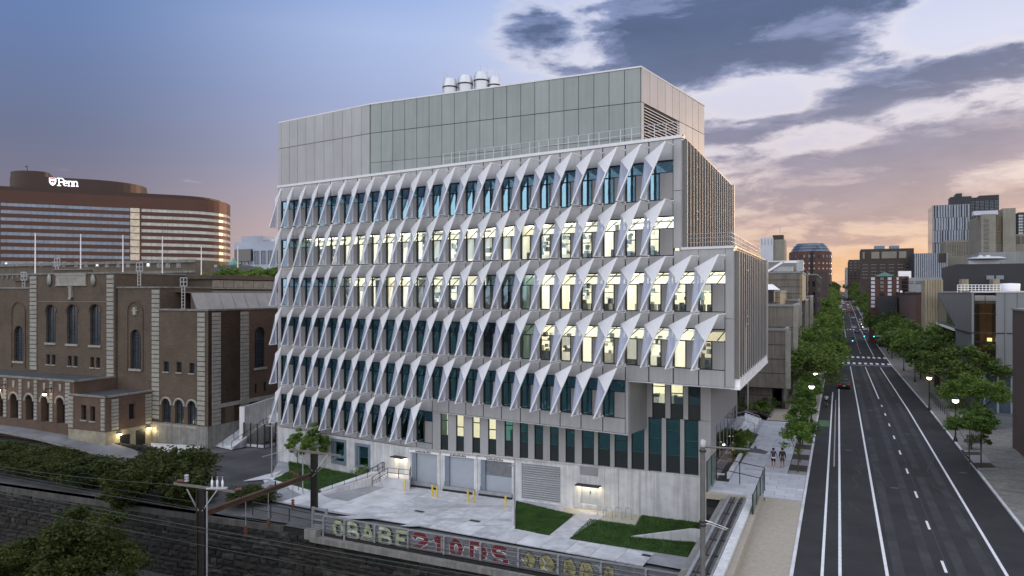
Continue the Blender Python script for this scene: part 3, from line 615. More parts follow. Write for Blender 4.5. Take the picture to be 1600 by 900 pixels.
# roof and terrace railings
def railing(name, label, pts, zb, h, n, par=None, r=.02, mats=None, bars=2):
    o = par or thing(name, label, 'railing')
    L = [math.dist(pts[i][:2], pts[i + 1][:2]) for i in range(len(pts) - 1)]
    zz = lambda p: p[2] if len(p) > 2 else zb
    for k in range(bars):
        m = MB(); hz = h * (1 - k / max(1, bars) * .95)
        m.path([(p[0], p[1], zz(p) + hz) for p in pts], r, 5); m.build('rail', mats or M_steel, o)
    me = MB().tube((0, 0, 0), (0, 0, h), r * 1.15, 5).mesh('post', mats or M_steel)
    for i in range(len(pts) - 1):
        c = max(1, round(n * L[i] / sum(L)))
        for q in range(c + (i == len(pts) - 2)):
            f = q / c; a, b = pts[i], pts[i + 1]; obj('post', me, o, (a[0] + (b[0] - a[0]) * f, a[1] + (b[1] - a[1]) * f, zz(a) + (zz(b) - zz(a)) * f))
    return o
railing('roof_railing', 'thin roof railing along the upper edge of the lab facade', [LB(-24.5, .2, 28.5), LB(.3, .2, 28.5)], 28.45, 1.15, 24, bars=2, r=.025, mats=M_alu)
railing('terrace_railing', 'railing round the terrace on the lower lab box', [LB(.9, .4, 19.3), LB(4.6, .4, 19.3), LB(*side_pt(4.6, 24), 19.3)], 19.3, 1.1, 26, bars=3)
# ------------------------------------------------------------------ ground, street, yard, railway cut
TR = [(-420, 233), (-200, 133), (-60, 79.5), (-37.9, 70.7), (-29.3, 67.3), (-20, 63.8), (-15.8, 61.9), (.94, 53.7), (14, 47.0), (19, 44.4)]   # top edge of the stone wall beside the tracks
SLA = math.atan2(SV[1], SV[0])
def sheet_poly(name, pts, m, **k): return MB().poly(pts).build(name, m, **k)
rB = -8.2
far_l = [RT(rB, t, -4.6) for t in (44, 3200)]
pl = [(x, y, -4.62) for x, y in TR[:-1]] + [RT(rB, 52, -4.62), RT(rB, 3200, -4.62), (-3500, 3600, -4.62), (-3500, 800, -4.62)]
sheet_poly('ground', pl, M_asph_o, kind='structure')
ts = [-60, 0, 30, 60, 90, 110, 130, 150, 170, 187, 205, 230, 258, 290, 320, 345, 400, 460, 600, 760, 1100, 1500, 2300, 3400]
def ribbon(mb, r0, r1, dz, t0=-60, t1=3400, mi=0, step=None):
    tt = sorted(set([t0, t1] + [t for t in ts if t0 < t < t1] + ([t0 + i * step for i in range(int((t1 - t0) / step))] if step else [])))
    vs = []
    for t in tt: vs += [RT(r0, t, zroad(t) + dz), RT(r1, t, zroad(t) + dz)]
    return mb.add(vs, [(2 * i, 2 * i + 1, 2 * i + 3, 2 * i + 2) for i in range(len(tt) - 1)], mi)
KL, KR = -2.28, 11.03
g = MB(); ribbon(g, rB, 900, -.16); ribbon(g, rB, rB, -.16); 
for a, b in zip(ts[:-1], ts[1:]): g.add([RT(rB, a, zroad(a) - .16), RT(rB, b, zroad(b) - .16), RT(rB, b, -12), RT(rB, a, -12)], [(0, 1, 2, 3)])
g.build('terrain', M_conc_d, kind='structure')
ribbon(MB(), KL, KR, 0).build('road', M_asph, kind='structure')
sw = MB(); ribbon(sw, -8.0, KL - .18, .10, 94.5); ribbon(sw, -5.05, KL - .18, .10, -60, 58.6); sw.build('pavement', M_tan, kind='structure')
ribbon(MB(), KR + .18, 19, .11).build('far_pavement', M_conc_d, kind='structure')
kb = MB()
for r in (KL - .18, KR):
    for a, b in zip(ts[:-1], ts[1:]):
        p = [RT(r, a, zroad(a) - .1), RT(r + .18, a, zroad(a) - .1), RT(r + .18, b, zroad(b) - .1), RT(r, b, zroad(b) - .1)]
        q = [(x, y, z + .225) for x, y, z in p]; kb.add(p + q, [(4, 5, 6, 7), (0, 1, 5, 4), (1, 2, 6, 5), (3, 0, 4, 7)])
kb.build('kerb', M_slab, kind='structure')
# painted lines, crossings
mk = MB()
def stripe(r, w, t0, t1, dz=.004): ribbon(mk, r - w / 2, r + w / 2, dz, t0, t1)
TX0, TX1 = 186.0, 205.0                                        # the first crossing street
for r, w, t0, t1 in ((-.83, .16, -20, 128), (.08, .17, -20, 140), (2.47, .17, -20, 182), (8.51, .17, -20, 182), (2.4, .14, 214, 330), (8.45, .14, 214, 330), (2.3, .14, 345, 900), (8.4, .14, 345, 900)): stripe(r, w, t0, t1)
t = 47.2
while t < 118: stripe(5.5, .15, t, t + 2.0); t += 8.2
stripe(5.5, .16, 122, 182)
t = 222
while t < 900: stripe(5.5, .16, t, t + 2.5); t += 9
for q in range(11):                                            # ladder crossings
    r0 = KL + .5 + q * 1.22
    stripe(r0 + .3, .62, 189.5, 193.5); stripe(r0 + .3, .62, 206.5, 211)
    stripe(r0 + .3, .62, 333, 337)
ribbon(mk, KL, KR, .004, 186.4, 186.9)
mk.build('road_markings', M_paint, kind='structure')
ribbon(MB(), -2.15, -1.0, .004, 93.2, 97.6).build('green_lane_patch', mat('worn_green', (.07, .16, .06), .8, 0, .4, 2), kind='structure')
tr_ = MB(); stripe_r = [(5.62, 30, 120)]; ribbon(tr_, 5.62, 5.66, .003, 20, 122)
tr_.build('tar_seam', mat('tar_seam_m', (.06, .06, .062), .8, var=.1), kind='structure')
rw_ = mat('tyre_wear', (.036, .037, .04), .85, 0, .5, .5); wt = MB()
for r in (3.1, 4.7, 6.3, 7.7): ribbon(wt, r - .28, r + .28, .0015, 0, 185)
wt.build('wheel_track', rw_, kind='structure')
pt = MB()
for (r, t0, w, l) in ((3.4, 88, 1.4, 5), (6.6, 71, 1.2, 3.2), (9.2, 60, 1.6, 7), (1.1, 52, 1.1, 3), (7.3, 118, 1.5, 8), (9.6, 96, 1.1, 4), (3.6, 142, 1.6, 9)): ribbon(pt, r - w / 2, r + w / 2, .002, t0, t0 + l)
pt.build('asphalt_patch', mat('patch_asphalt', (.019, .019, .021), .9, 0, .2, 2), kind='structure')
ck = MB()
for q in range(26):
    r, t = rr.uniform(-1.8, 10.5), rr.uniform(46, 150); pts = [(r, t)]
    for k in range(rr.randint(3, 7)): pts.append((pts[-1][0] + rr.uniform(-.35, .35), pts[-1][1] + rr.uniform(.5, 1.6)))
    for a, b in zip(pts[:-1], pts[1:]): ck.add([RT(a[0], a[1], zroad(a[1]) + .003), RT(a[0] + .05, a[1], zroad(a[1]) + .003), RT(b[0] + .05, b[1], zroad(b[1]) + .003), RT(b[0], b[1], zroad(b[1]) + .003)], [(0, 1, 2, 3)])
ck.build('sealed_crack', MATS['tar_seam_m'], kind='structure')
for r, t in ((4.1, 66), (.9, 80), (7.0, 92), (9.9, 74), (3.9, 108)):
    p = RT(r, t, zroad(t) + .004); MB().lathe([(.001, .012), (.3, .012), (.34, .0)], n=16).build('manhole_cover', M_dsteel, None, p, label='round iron manhole cover in the asphalt %s' % {66: 'nearest the camera in the middle lane', 80: 'beside the buffer line', 92: 'right of the dashed line', 74: 'by the right kerb', 108: 'farthest up the middle lane'}[t], category='manhole cover')
cr = MB(); cr.add([RT(-60, 196, -.99), RT(-8, 196, -.99), RT(-8, 205, -.99), RT(-60, 205, -.99)], [(0, 1, 2, 3)]); cr.add([RT(11, 195.5, -.98), RT(90, 195.5, -.98), RT(90, 204.5, -.98), RT(11, 204.5, -.98)], [(0, 1, 2, 3)])
cr.build('cross_street', M_asph_o, kind='structure')
# flex posts in the cycle-lane buffer read as a broken grey line
bf = MB(); ribbon(bf, -.42, -.3, .006, 72, 118); bf.build('worn_buffer_line', mat('worn_paint', (.3, .29, .3), .8, var=.4, scale=9), kind='structure')
# granite paving slabs by the building
pv = []
me_p = [MB().box(.01, 1.49, .01, .92, -.06, .1).mesh('paver', m) for m in (mat('paver_a', (.47, .48, .52), .8, 0, .06, 2), mat('paver_b', (.43, .44, .48), .8, 0, .06, 2), mat('paver_c', (.51, .52, .555), .8, 0, .06, 2))]
pbase = MB(); pbase.add([RT(-8.3, 58.6, .02), RT(KL - .18, 58.6, .02), RT(KL - .18, 94.5, .02), RT(-8.3, 94.5, .02)], [(0, 1, 2, 3)])
pw = pbase.build('stone_pavement', M_joint, kind='structure')
i = 0; t = 58.7; pcache = {}
def paver(r0, r1, t, par, z=0.0):
    k = (round(r1 - r0, 2), rr.randrange(3))
    if k not in pcache: pcache[k] = MB().box(.01, k[0] - .01, .01, .92, -.06, .1).mesh('paver', [MATS['paver_a'], MATS['paver_b'], MATS['paver_c']][k[1]])
    obj('paver', pcache[k], par, RT(r0, t, z), SANG)
while t < 94:
    rmax = -4.0 if 66.2 < t < 88.7 else KL - .2; r = -8.25 - (.75 if i % 2 else 0)
    while r < rmax - .15:
        paver(max(r, -8.25), min(r + 1.5, rmax), t, pw); r += 1.5
    i += 1; t += .93
pit = MB(); pit.add([RT(-3.95, 66.4, .06), RT(KL - .2, 66.4, .06), RT(KL - .2, 89.4, .06), RT(-3.95, 89.4, .06)], [(0, 1, 2, 3)])
pit.build('tree_pit_paving', mat('cobble_strip', (.27, .27, .28), .9, 0, .3, 8, .8, 14), kind='structure')
for t in (68.6, 73.4, 78.4, 83.4): MB().add([RT(-3.95, t, .07), RT(KL - .25, t, .07), RT(KL - .25, t + 2.4, .07), RT(-3.95, t + 2.4, .07)], [(0, 1, 2, 3)]).build('tree_pit_soil', M_soil, kind='structure')
# plaza of small setts under the overhang, planters and steps
plz = [LB(*LC)[:2], LB(*side_pt(LC[0], 27))[:2]]
pz = MB(); q = [toRT(LB(LC[0] - .1, LC[1])), toRT(LB(*side_pt(LC[0], 30)))]
pz.add([RT(q[0][0], q[0][1] - .2, .01), RT(-8.3, 62.3, .01), RT(-8.3, 95, .012), RT(q[1][0], 95, .012)], [(0, 1, 2, 3)])
pz.build('sett_paving', brick('setts', (.42, .42, .46), (.32, .32, .35), (.16, .16, .17), 1.0, SANG + .6), kind='structure')
# retaining wall of the plaza end
# --- the yard
yd = MB(); Y0 = ZG
A = lambda px, py, z=ZG: G(px, py, z)
yard_pts = [A(400, 771), A(505, 797), A(640, 818), A(812, 840), A(1100, 893), A(1135, 900), A(1140, 810), A(935, 800), A(800, 787), A(640, 765), A(560, 740), A(440, 735), A(432, 739)]
sheet_poly('yard_base', [A(385, 775), A(505, 799), A(640, 820), A(812, 843), A(1100, 896), RT(-8.25, 52.3, ZG), RT(-8.3, 62, ZG), LB(1.6, 4.6, ZG), LB(-29.2, -.2, ZG), LB(-49.5, -.3, ZG), A(420, 750)], mat('yard_grey', (.3, .31, .33), .9, 0, .2, .8), kind='structure')
# concrete slabs laid in rows parallel with the stone wall
ud = Vector((.885, -.466)); vd = Vector((.466, .885)); o0 = Vector(A(506, 798)[:2])
yb = MB().box(0, 1, 0, 1, -.05, .03)
base = thing('yard_paving', 'pale concrete slab paving of the loading yard', 'paving', (0, 0, ZG)); base['kind'] = 'structure'; del base['category']
def slab(pts, m=M_slab, name='concrete_slab', dz=.05): 
    c = sum((Vector(p[:2]) for p in pts), Vector((0, 0))) / len(pts)
    pp = [tuple(c + (Vector(p[:2]) - c) * (1 - .03 / max(.4, (Vector(p[:2]) - c).length))) for p in pts]
    return MB().prism(pp, -.03, dz).build(name, m, base)
m_sl = [M_slab, mat('pale_slab_b', (.49, .50, .525), .85, 0, .3, .8, .08, 10), mat('pale_slab_c', (.55, .555, .575), .85, 0, .22, 1.3, .08, 10)]
def qd(u0, u1, v0, v1): return [tuple(o0 + ud * u + vd * v) for u, v in ((u0, v0), (u1, v0), (u1, v1), (u0, v1))]
for i in range(17): slab(qd(i * 2.1 - 5.5, i * 2.1 - 3.4, .35, 3.3), m_sl[i % 3])            # walk along the barrier
for i in range(4):
    for j in range(3):
        u0, u1 = 0 + i * 5.0 - (2.5 if j == 2 else 0), 5 + i * 5.0 - (2.5 if j == 2 else 0)
        slab(qd(u0, u1, 3.3 + j * 4.4, 7.7 + j * 4.4), m_sl[(i + j) % 3])
slab([A(420, 748), A(505, 790), A(515, 780), A(440, 741)], m_sl[0], dz=.044); slab([A(380, 752), A(425, 748), A(440, 736), A(415, 742)], m_sl[2], dz=.038) 
slab([A(1085, 888), A(1075, 868), A(1134, 877), A(1133, 898)], m_sl[1], dz=.03)
ZL = ZG + .09
def lawn(name, pts, label):
    "turf sheet with a mesh of short blades"
    o = MB().prism([p[:2] for p in pts], ZG - .05, ZL).build(name, M_lawn, kind='structure')
lawnA = [A(806, 784.5), A(895, 806), A(857, 837), A(804, 827)]; lawnB = [A(922, 813), A(994, 823), A(1003, 806), A(1136, 806), A(1133, 880), A(891, 842.5)]
lawnC = [A(427, 750), A(497, 770), A(600, 741.5), A(592, 728), A(450, 715), A(452, 738)]
for nm, l in (('lawn', lawnA), ('lawn', lawnB), ('lawn', lawnC)): lawn(nm, l, '')
def blades(name, pts, n, h=.12):
    from mathutils import geometry
    pp = [Vector(p[:2]) for p in pts]; xs = [p.x for p in pp]; ys = [p.y for p in pp]; c = sum(pp, Vector((0, 0))) / len(pp); V = []; Fc = []
    while len(V) < n * 3:
        x, y = rr.uniform(min(xs), max(xs)), rr.uniform(min(ys), max(ys)); ins = False
        for a, b in zip(pp, pp[1:] + pp[:1]):
            if (a.y > y) != (b.y > y) and x < (b.x - a.x) * (y - a.y) / (b.y - a.y) + a.x: ins = not ins
        if not ins: continue
        a = rr.uniform(0, 6.28); w = .03; hh = h * rr.uniform(.5, 1.3); V += [(x - w * math.cos(a), y - w * math.sin(a), ZL), (x + w * math.cos(a), y + w * math.sin(a), ZL), (x + rr.uniform(-.06, .06), y + rr.uniform(-.06, .06), ZL + hh)]
        Fc.append((len(V) - 3, len(V) - 2, len(V) - 1))
    MB().add(V, Fc).build(name, mat('grass_blade', (.05, .115, .02), .8, 0, .45, 1.1), kind='stuff')
blades('grass', lawnA, 16000); blades('grass', lawnB, 30000); blades('grass', lawnC, 14000, .2)
for px, py, w in ((655, 800, .5), (742, 815, .5), (1010, 869, .35)):
    p = A(px, py); MB().box(-w, w, -.2, .2, .06, .075).build('drain_grate', M_dsteel, base, (p[0], p[1], 0), -.5)
wt_ = A(1048, 812); MB().poly([(wt_[0] + 2.2 * math.cos(q * .63) * (1 + .3 * math.sin(3 * q)), wt_[1] + 1.0 * math.sin(q * .63) * (1 + .25 * math.cos(2 * q)), ZL + .004) for q in range(10)]).build('worn_turf', mat('worn_turf', (.11, .09, .04), .95, 0, .5, 1.5, .5, 12), kind='structure')
st_m = mat('damp_stain', (.45, .455, .47), .8, 0, .25, .9)
for q in range(9):
    p = A(rr.uniform(560, 790), rr.uniform(780, 822)); a0 = rr.uniform(.3, 1.4); L0 = rr.uniform(.8, 3.5)
    MB().poly([(p[0] + L0 * math.cos(k * .7) * (1 + .3 * math.sin(3 * k + q)), p[1] + a0 * .5 * math.sin(k * .7) * (1 + .3 * math.cos(2 * k + q)), ZG + .0545 + q * .0004) for k in range(9)]).build('damp_stain', st_m, kind='structure')
path_pts = [A(905, 796), A(950, 802), A(935, 809), A(848, 870 - 18), A(862, 838)]
MB().prism([p[:2] for p in [A(908, 799), A(948, 805), A(889, 843.5), A(859, 838)]], ZG, ZL + .02).build('garden_path', m_sl[2], kind='structure')
MB().prism([p[:2] for p in [A(880, 794), A(948, 801), A(1000, 806.5), A(993, 822), A(940, 813), A(880, 801)]], ZG, ZL + .01).build('bike_pad', mat('warm_slab', (.5, .47, .38), .85, 0, .1, 2), kind='structure')
MB().prism([p[:2] for p in [A(800, 784), A(806, 785), A(804, 828), A(800, 827)]], ZG, ZG + .25).build('kerb', M_slab, kind='structure')
gv = MB(); gv.prism([p[:2] for p in [A(1003, 801), A(1136, 797), A(1136, 806), A(1003, 808)]], ZG, ZG + .16); gv.build('gravel_strip', mat('blue_gravel', (.25, .27, .32), .95, 0, .4, 10, .8, 14), kind='structure')
# wing wall in the lawn and its low ramp wall
ww = thing('wing_wall', 'low pale concrete wing wall rising out of the lawn', 'wall')
w0, w1, w2 = A(986, 841), A(1082, 849), A(1132, 858)
def vwall(mb, a, b, za, zb, zt0, zt1, th=.25):
    d = Vector((b[0] - a[0], b[1] - a[1])).normalized(); n = Vector((-d.y, d.x)) * th
    p = [(a[0], a[1]), (b[0], b[1]), (b[0] + n.x, b[1] + n.y), (a[0] + n.x, a[1] + n.y)]
    mb.add([(p[0][0], p[0][1], za), (p[1][0], p[1][1], zb), (p[2][0], p[2][1], zb), (p[3][0], p[3][1], za), (p[0][0], p[0][1], zt0), (p[1][0], p[1][1], zt1), (p[2][0], p[2][1], zt1), (p[3][0], p[3][1], zt0)],
           [(0, 3, 2, 1), (4, 5, 6, 7), (0, 1, 5, 4), (1, 2, 6, 5), (2, 3, 7, 6), (3, 0, 4, 7)])
m_ = MB(); vwall(m_, w0, w1, ZG, ZG, ZG + .12, ZG + 1.15); vwall(m_, w1, w2, ZG, ZG, ZG + 1.15, ZG + 1.2); m_.build('wall', M_conc, ww)
m_ = MB(); vwall(m_, A(1100, 856), A(1134, 858), ZG, ZG, ZG + .3, ZG + 1.1, .2); m_.build('ramp_wall', M_conc, ww)
# bicycle racks
rk = thing('bicycle_rack', 'leftmost steel hoop of the bicycle racks on the small pad', 'bike rack', A(938, 806, ZL), .6, 'steel hoop bicycle racks')
MB().path([(-.0, -.4, 0), (0, -.4, .75), (0, -.3, .9), (0, .3, .9), (0, .4, .75), (0, .4, 0)], .03, 6).build('hoop', M_steel, rk); MB().box(-.08, .08, -.5, -.3, 0, .03).box(-.08, .08, .3, .5, 0, .03).build('foot_plate', M_steel, rk)
for px, lb in ((952, 'second steel hoop of the bicycle racks beside the double door'), (967, 'third steel hoop of the bicycle racks on the small pad'), (982, 'rightmost steel hoop of the bicycle racks on the small pad')): copy_thing(rk, A(px, 808 + (px - 950) * .06, ZL), .6, lb)
# bollards
bo = thing('bollard', 'leftmost yellow bollard beside the loading dock steps', 'bollard', A(633, 768), 0, 'yellow bollards at the loading docks')
MB().lathe([(.09, 0), (.09, 1.08), (.07, 1.16), (.001, 1.18)], n=12).build('post', M_yellow, bo); MB().lathe([(.16, 0), (.16, .03), (.09, .03)], n=12).build('base_ring', M_joint, bo)
for px, py, lb in ((675.5, 776.5, 'yellow bollard, left one of the pair between the first and second dock doors'), (683, 778, 'yellow bollard, right one of the pair between the first and second dock doors'), (731, 785, 'yellow bollard, left one of the pair between the second and third dock doors'),
                   (740, 786.5, 'yellow bollard, right one of the pair between the second and third dock doors'), (790, 794, 'yellow bollard at the right end of the third dock door')): copy_thing(bo, A(px, py), 0, lb)
# loading stairs, ramp wall, rails
st = thing('yard_steps', 'short concrete steps and landing with handrails left of the dock doors', 'steps', (0, 0, ZG))
sa, sb, sc_, sdd = A(592, 757), A(605, 770), A(636, 765), A(628, 753)
LZ = 1.05
land = [A(606, 762), A(640, 766), A(643, 757), LB(-28.9, -.3), LB(-32.0, -.3), A(598, 752)]
MB().prism([p[:2] for p in land], -.02, LZ).build('landing', M_slab, st)
dirs = Vector(A(606, 762)[:2]) - Vector(A(640, 766)[:2]); dirs.normalize(); e0 = Vector(A(606, 762)[:2]); e1 = Vector(A(598, 752)[:2])
for i in range(6):
    a = e0 + dirs * .3 * i; b = e1 + dirs * .3 * i; MB().prism([tuple(a), tuple(b), tuple(b + dirs * .31), tuple(a + dirs * .31)], -.02, LZ - (i + 1) * .15).build('step', M_slab, st)
lp = [tuple(e0 + dirs * 1.9) + (-.1,), tuple(e0) + (LZ,), A(640, 766)[:2] + (LZ,), A(643, 757)[:2] + (LZ,)]
railing('', '', lp, 0, 1.0, 6, st, .03, M_dsteel, 2); railing('', '', [tuple(e1 + dirs * 1.9) + (-.1,), tuple(e1) + (LZ,), LB(-32, -.5)[:2] + (LZ,)], 0, 1.0, 4, st, .03, M_dsteel, 2)
rwl = thing('ramp_wall', 'long low concrete kerb wall with handrail posts along the small lawn', 'wall', (0, 0, ZG))
m_ = MB(); vwall(m_, A(497, 775), A(592, 757), -ZG * 0, 0, .15, 1.0, .25); m_.build('wall', M_conc, rwl)
m_ = MB(); vwall(m_, A(505, 770), A(594, 751), 0, 0, .2, 1.0, .8); m_.build('ramp', M_slab, rwl)
railing('', '', [A(450, 765)[:2] + (0,), A(500, 772)[:2] + (.15,), A(592, 755)[:2] + (.95,)], 0, .9, 8, rwl, .025, M_dsteel, 1)
# --- stone wall of the railway cut
ZT = -10.6
sheet_poly('track_bed', [(-500, 275, ZT), (-200, 134, ZT), (-37, 71, ZT), (20, 45, ZT), RT(-3, 30, ZT), (30, -40, ZT), (-500, -40, ZT)], M_gravel, kind='structure')
sw_ = thing('stone_wall', 'tall dark rubble stone retaining wall beside the railway tracks', 'wall')
bk = MB()
for (x0, y0), (x1, y1) in zip(TR[:-1], TR[1:]): vwall(bk, (x0, y0), (x1, y1), ZT - 1, ZT - 1, ZG - .3, ZG - .3, .45)
bk.build('mortar_core', mat('dark_mortar', (.02, .019, .017), .95, 0, .4, 3, .6, 10), sw_)
smats = [mat('rubble_%s' % c, v, .92, 0, .38, 2.5, .9, 9, obj_space=False) for c, v in (('grey', (.023, .022, .02)), ('brown', (.026, .022, .017)), ('dark', (.013, .013, .012)), ('pale', (.044, .042, .038)))]  # stone colours darkened further for the gloom of the cut
def stone_mesh(w, h, m):
    v = []; 
    for z in (0, 1):
        for x in (0, .5, 1): v.append((x * w + (rr.uniform(-.07, .07) * w if 0 < x < 1 else rr.uniform(-.04, .04) * w), -rr.uniform(.04, .2), z * h + rr.uniform(-.06, .06)))
    v += [(.5 * w, -rr.uniform(.2, .34), .5 * h)]
    b = [(x, .1, z) for x, _, z in v[:6]]
    fs = [(0, 1, 6), (1, 2, 6), (2, 5, 6), (5, 4, 6), (4, 3, 6), (3, 0, 6)]; n = 7
    per = [0, 1, 2, 5, 4, 3]; fs += [(per[i], n + per[i], n + per[(i + 1) % 6], per[(i + 1) % 6]) for i in range(6)]
    return MB().add(v + b, [tuple(reversed(f)) if i < 6 else f for i, f in enumerate(fs)]).mesh('stone', m)
ws = [.7, .95, 1.25, 1.6]; hs = [.34, .46, .6]
SM = {(a, b, k): stone_mesh(a, b, smats[k]) for a in ws for b in hs for k in range(4)}
cnt = 0; rest = {k: MB() for k in range(4)}
z = ZT
cand = []
while z < ZG - .75:
    h = rr.choice(hs)
    for (x0, y0), (x1, y1) in zip(TR[2:-1], TR[3:]):
        L = math.hypot(x1 - x0, y1 - y0); a = math.atan2(y1 - y0, x1 - x0); u = rr.uniform(-.5, 0)
        while u < L:
            w = rr.choice(ws); x, y = x0 + math.cos(a) * u, y0 + math.sin(a) * u
            py = HY + (CZ - z) * F / y; px = HX + x / y * F
            vis = py < 905 and -10 < px < 1000
            cand.append((0 if vis else 1, y, x, z + rr.uniform(-.03, .03), a, (w, h, rr.choice([0, 0, 0, 1, 2, 2, 3])))); u += w + .03
    z += h + .02
cand.sort(key=lambda c: (c[0], c[1]))
for i, (v, y, x, z, a, key) in enumerate(cand):
    if v: continue
    if cnt < 290: obj('stone', SM[key], sw_, (x, y, z), a); cnt += 1
    else:
        me = SM[key]; M = Matrix.Translation((x, y, z)) @ Matrix.Rotation(a, 4, 'Z'); rest[key[2]].add([M @ p.co for p in me.vertices], [tuple(p.vertices) for p in me.polygons])
allr = MB()
for k in range(4): allr.cur = k; allr.add(rest[k].v, rest[k].f)
allr.build('rubble_stones', smats, sw_, kind='stuff')
cpn = MB()
for (x0, y0), (x1, y1) in zip(TR[:5], TR[1:6]): vwall(cpn, (x0 + .1, y0 - .25), (x1 + .1, y1 - .25), ZG - .75, ZG - .75, ZG - .2, ZG - .2, .9)
cpn.build('wall_cap', mat('dark_cap_concrete', (.075, .073, .068), .9, 0, .35, 1.2, .3, 6, streak=.25), sw_)  # dark concrete tone with random mottling and streaks
# --- steel barrier with painted letters along the wall top
q0, q1 = G(507, 836, -4.9), G(985, 921, -4.9); BR = Line(q0[:2], (q1[0] - q0[0], q1[1] - q0[1])); zb = -4.95; BRL = BR.u(1108)
bar = thing('graffiti_barrier', 'long slatted steel barrier covered in painted letters above the stone wall', 'barrier', (q0[0], q0[1], zb), BR.ang)
MB().box(-1.0, BRL, -.75, .35, -.45, 0).build('kerb_ledge', M_conc_d, bar)
MB().prism([(-1.6, -.7), (-.3, -.75), (-.2, .3), (-1.2, .4)], -.3, .55).build('broken_end_block', M_conc_d, bar)
PT = 1.62
MB().box(0, BRL, -.06, .06, PT, PT + .1).build('top_rail', M_steel, bar)
me = MB().box(-.08, .08, -.2, .05, 0, PT).mesh('post', M_steel)
upx = [508, 539, 587, 639, 811, 874, 940, 1010]
pu = [0, .06 + BR.u(539), BR.u(587), BR.u(639), BR.u(695), BR.u(752), BR.u(811), BR.u(873), BR.u(940), BR.u(1010)]
for u in pu: obj('post', me, bar, (u, 0, 0))
for i in range(5):
    z = .06 + i * .31; MB().box(.0, BRL, -.02, .0, z + .04, z + .28).build('back_sheet', mat('barrier_sheet', (.16, .165, .18), .6, .2, .3, 2), bar)
me = MB().box(0, BRL, -.08, -.012, 0, .032).mesh('slat', M_steel)
for i in range(1, 5): obj('slat', me, bar, (0, 0, .04 + i * .31))
m_lime = mat('lime_paint', (.33, .38, .22), .7, 0, .5, 2.6); m_pale = mat('pale_spray', (.46, .5, .42), .7, 0, .4, 4); m_maroon = mat('maroon_paint', (.14, .01, .018), .55, 0, .25, 3); m_wh = mat('white_outline', (.7, .7, .72), .6, 0, .1, 3); m_blk = mat('black_outline', (.015, .016, .016), .7, var=0); m_olive = mat('olive_yellow_paint', (.27, .24, .1), .7, 0, .6, 3)
def glyph(ch, n=7):
    A = lambda cx, cz, rx, rz, a0, a1: [(cx + rx * math.cos(math.radians(a0 + (a1 - a0) * i / n)), cz + rz * math.sin(math.radians(a0 + (a1 - a0) * i / n))) for i in range(n + 1)]
    return {'O': [A(.5, .5, .36, .4, 60, 430)], '0': [A(.5, .5, .34, .4, 0, 360)], 'B': [[(.18, .08), (.18, .92)], [(.18, .92)] + A(.45, .72, .32, .2, 90, -90) + [(.18, .52)], [(.18, .5)] + A(.5, .29, .34, .21, 90, -90) + [(.18, .08)]],
            'A': [[(.08, .06), (.5, .94), (.92, .06)], [(.25, .36), (.75, .36)]], 'E': [[(.86, .9), (.2, .9), (.2, .1), (.9, .1)], [(.2, .5), (.72, .5)]], '2': [A(.5, .7, .34, .22, 170, -40) + [(.16, .1), (.88, .1)]], '1': [[(.25, .72), (.52, .92), (.52, .08)]],
            'D': [[(.2, .08), (.2, .92)], [(.2, .92)] + A(.45, .5, .42, .42, 90, -90) + [(.2, .08)]], 'S': [A(.5, .71, .34, .21, 30, 270) + A(.5, .29, .36, .21, 90, -150)]}[ch]
def strokes(mb, pls, fx, fz, w, y, sx=1, sz=1, cap=True):
    "ribbon letters standing in a vertical plane; each piece a hair in front of the last so none share a plane"
    k = 0
    for pl in pls:
        pts = [(fx + x * sx, fz + z * sz) for x, z in pl]
        for (a, b), (c, d) in zip(pts[:-1], pts[1:]):
            L = math.hypot(c - a, d - b) or 1e-6; nx, nz = -(d - b) / L * w, (c - a) / L * w; ex, ez = (c - a) / L * w * .45, (d - b) / L * w * .45
            yy = y - k * .0006; k += 1
            mb.add([(a - nx - ex, yy, b - nz - ez), (c - nx + ex, yy, d - nz + ez), (c + nx + ex, yy, d + nz + ez), (a + nx - ex, yy, b + nz - ez)], [(0, 1, 2, 3)])
    return mb
def letters(ch, u, w, h, m, mo):
    pl = [[(x + rr.uniform(-.035, .035), z + rr.uniform(-.03, .03)) for x, z in q] for q in glyph(ch)]; lim = m is not m_maroon
    strokes(MB(), pl, u + (.12 if lim else 0), .04, .25 if lim else .235, -.024, w, h).build('letter_outline', mo, bar); strokes(MB(), pl, u, .1, .15 if lim else .19, -.05, w, h).build('painted_letter', m, bar)
    if lim: strokes(MB(), [[(x, z) for x, z in q if z < .5] or q[:2] for q in pl], u + .02, .08, .1, -.075, w, h).build('letter_shading', m_pale, bar)
def uu(px): return BR.u(px)
for ch, a, b in (('O', 520, 539), ('B', 541, 563), ('A', 564, 586), ('B', 590, 614), ('E', 617, 638)):
    letters(ch, uu(a), (uu(b) - uu(a)), 1.45, m_lime, m_blk)
for ch, a, b in (('2', 643, 671), ('1', 676, 694), ('0', 702, 724), ('D', 731, 761), ('S', 768, 795)):
    letters(ch, uu(a), (uu(b) - uu(a)), 1.48, m_maroon, m_wh)
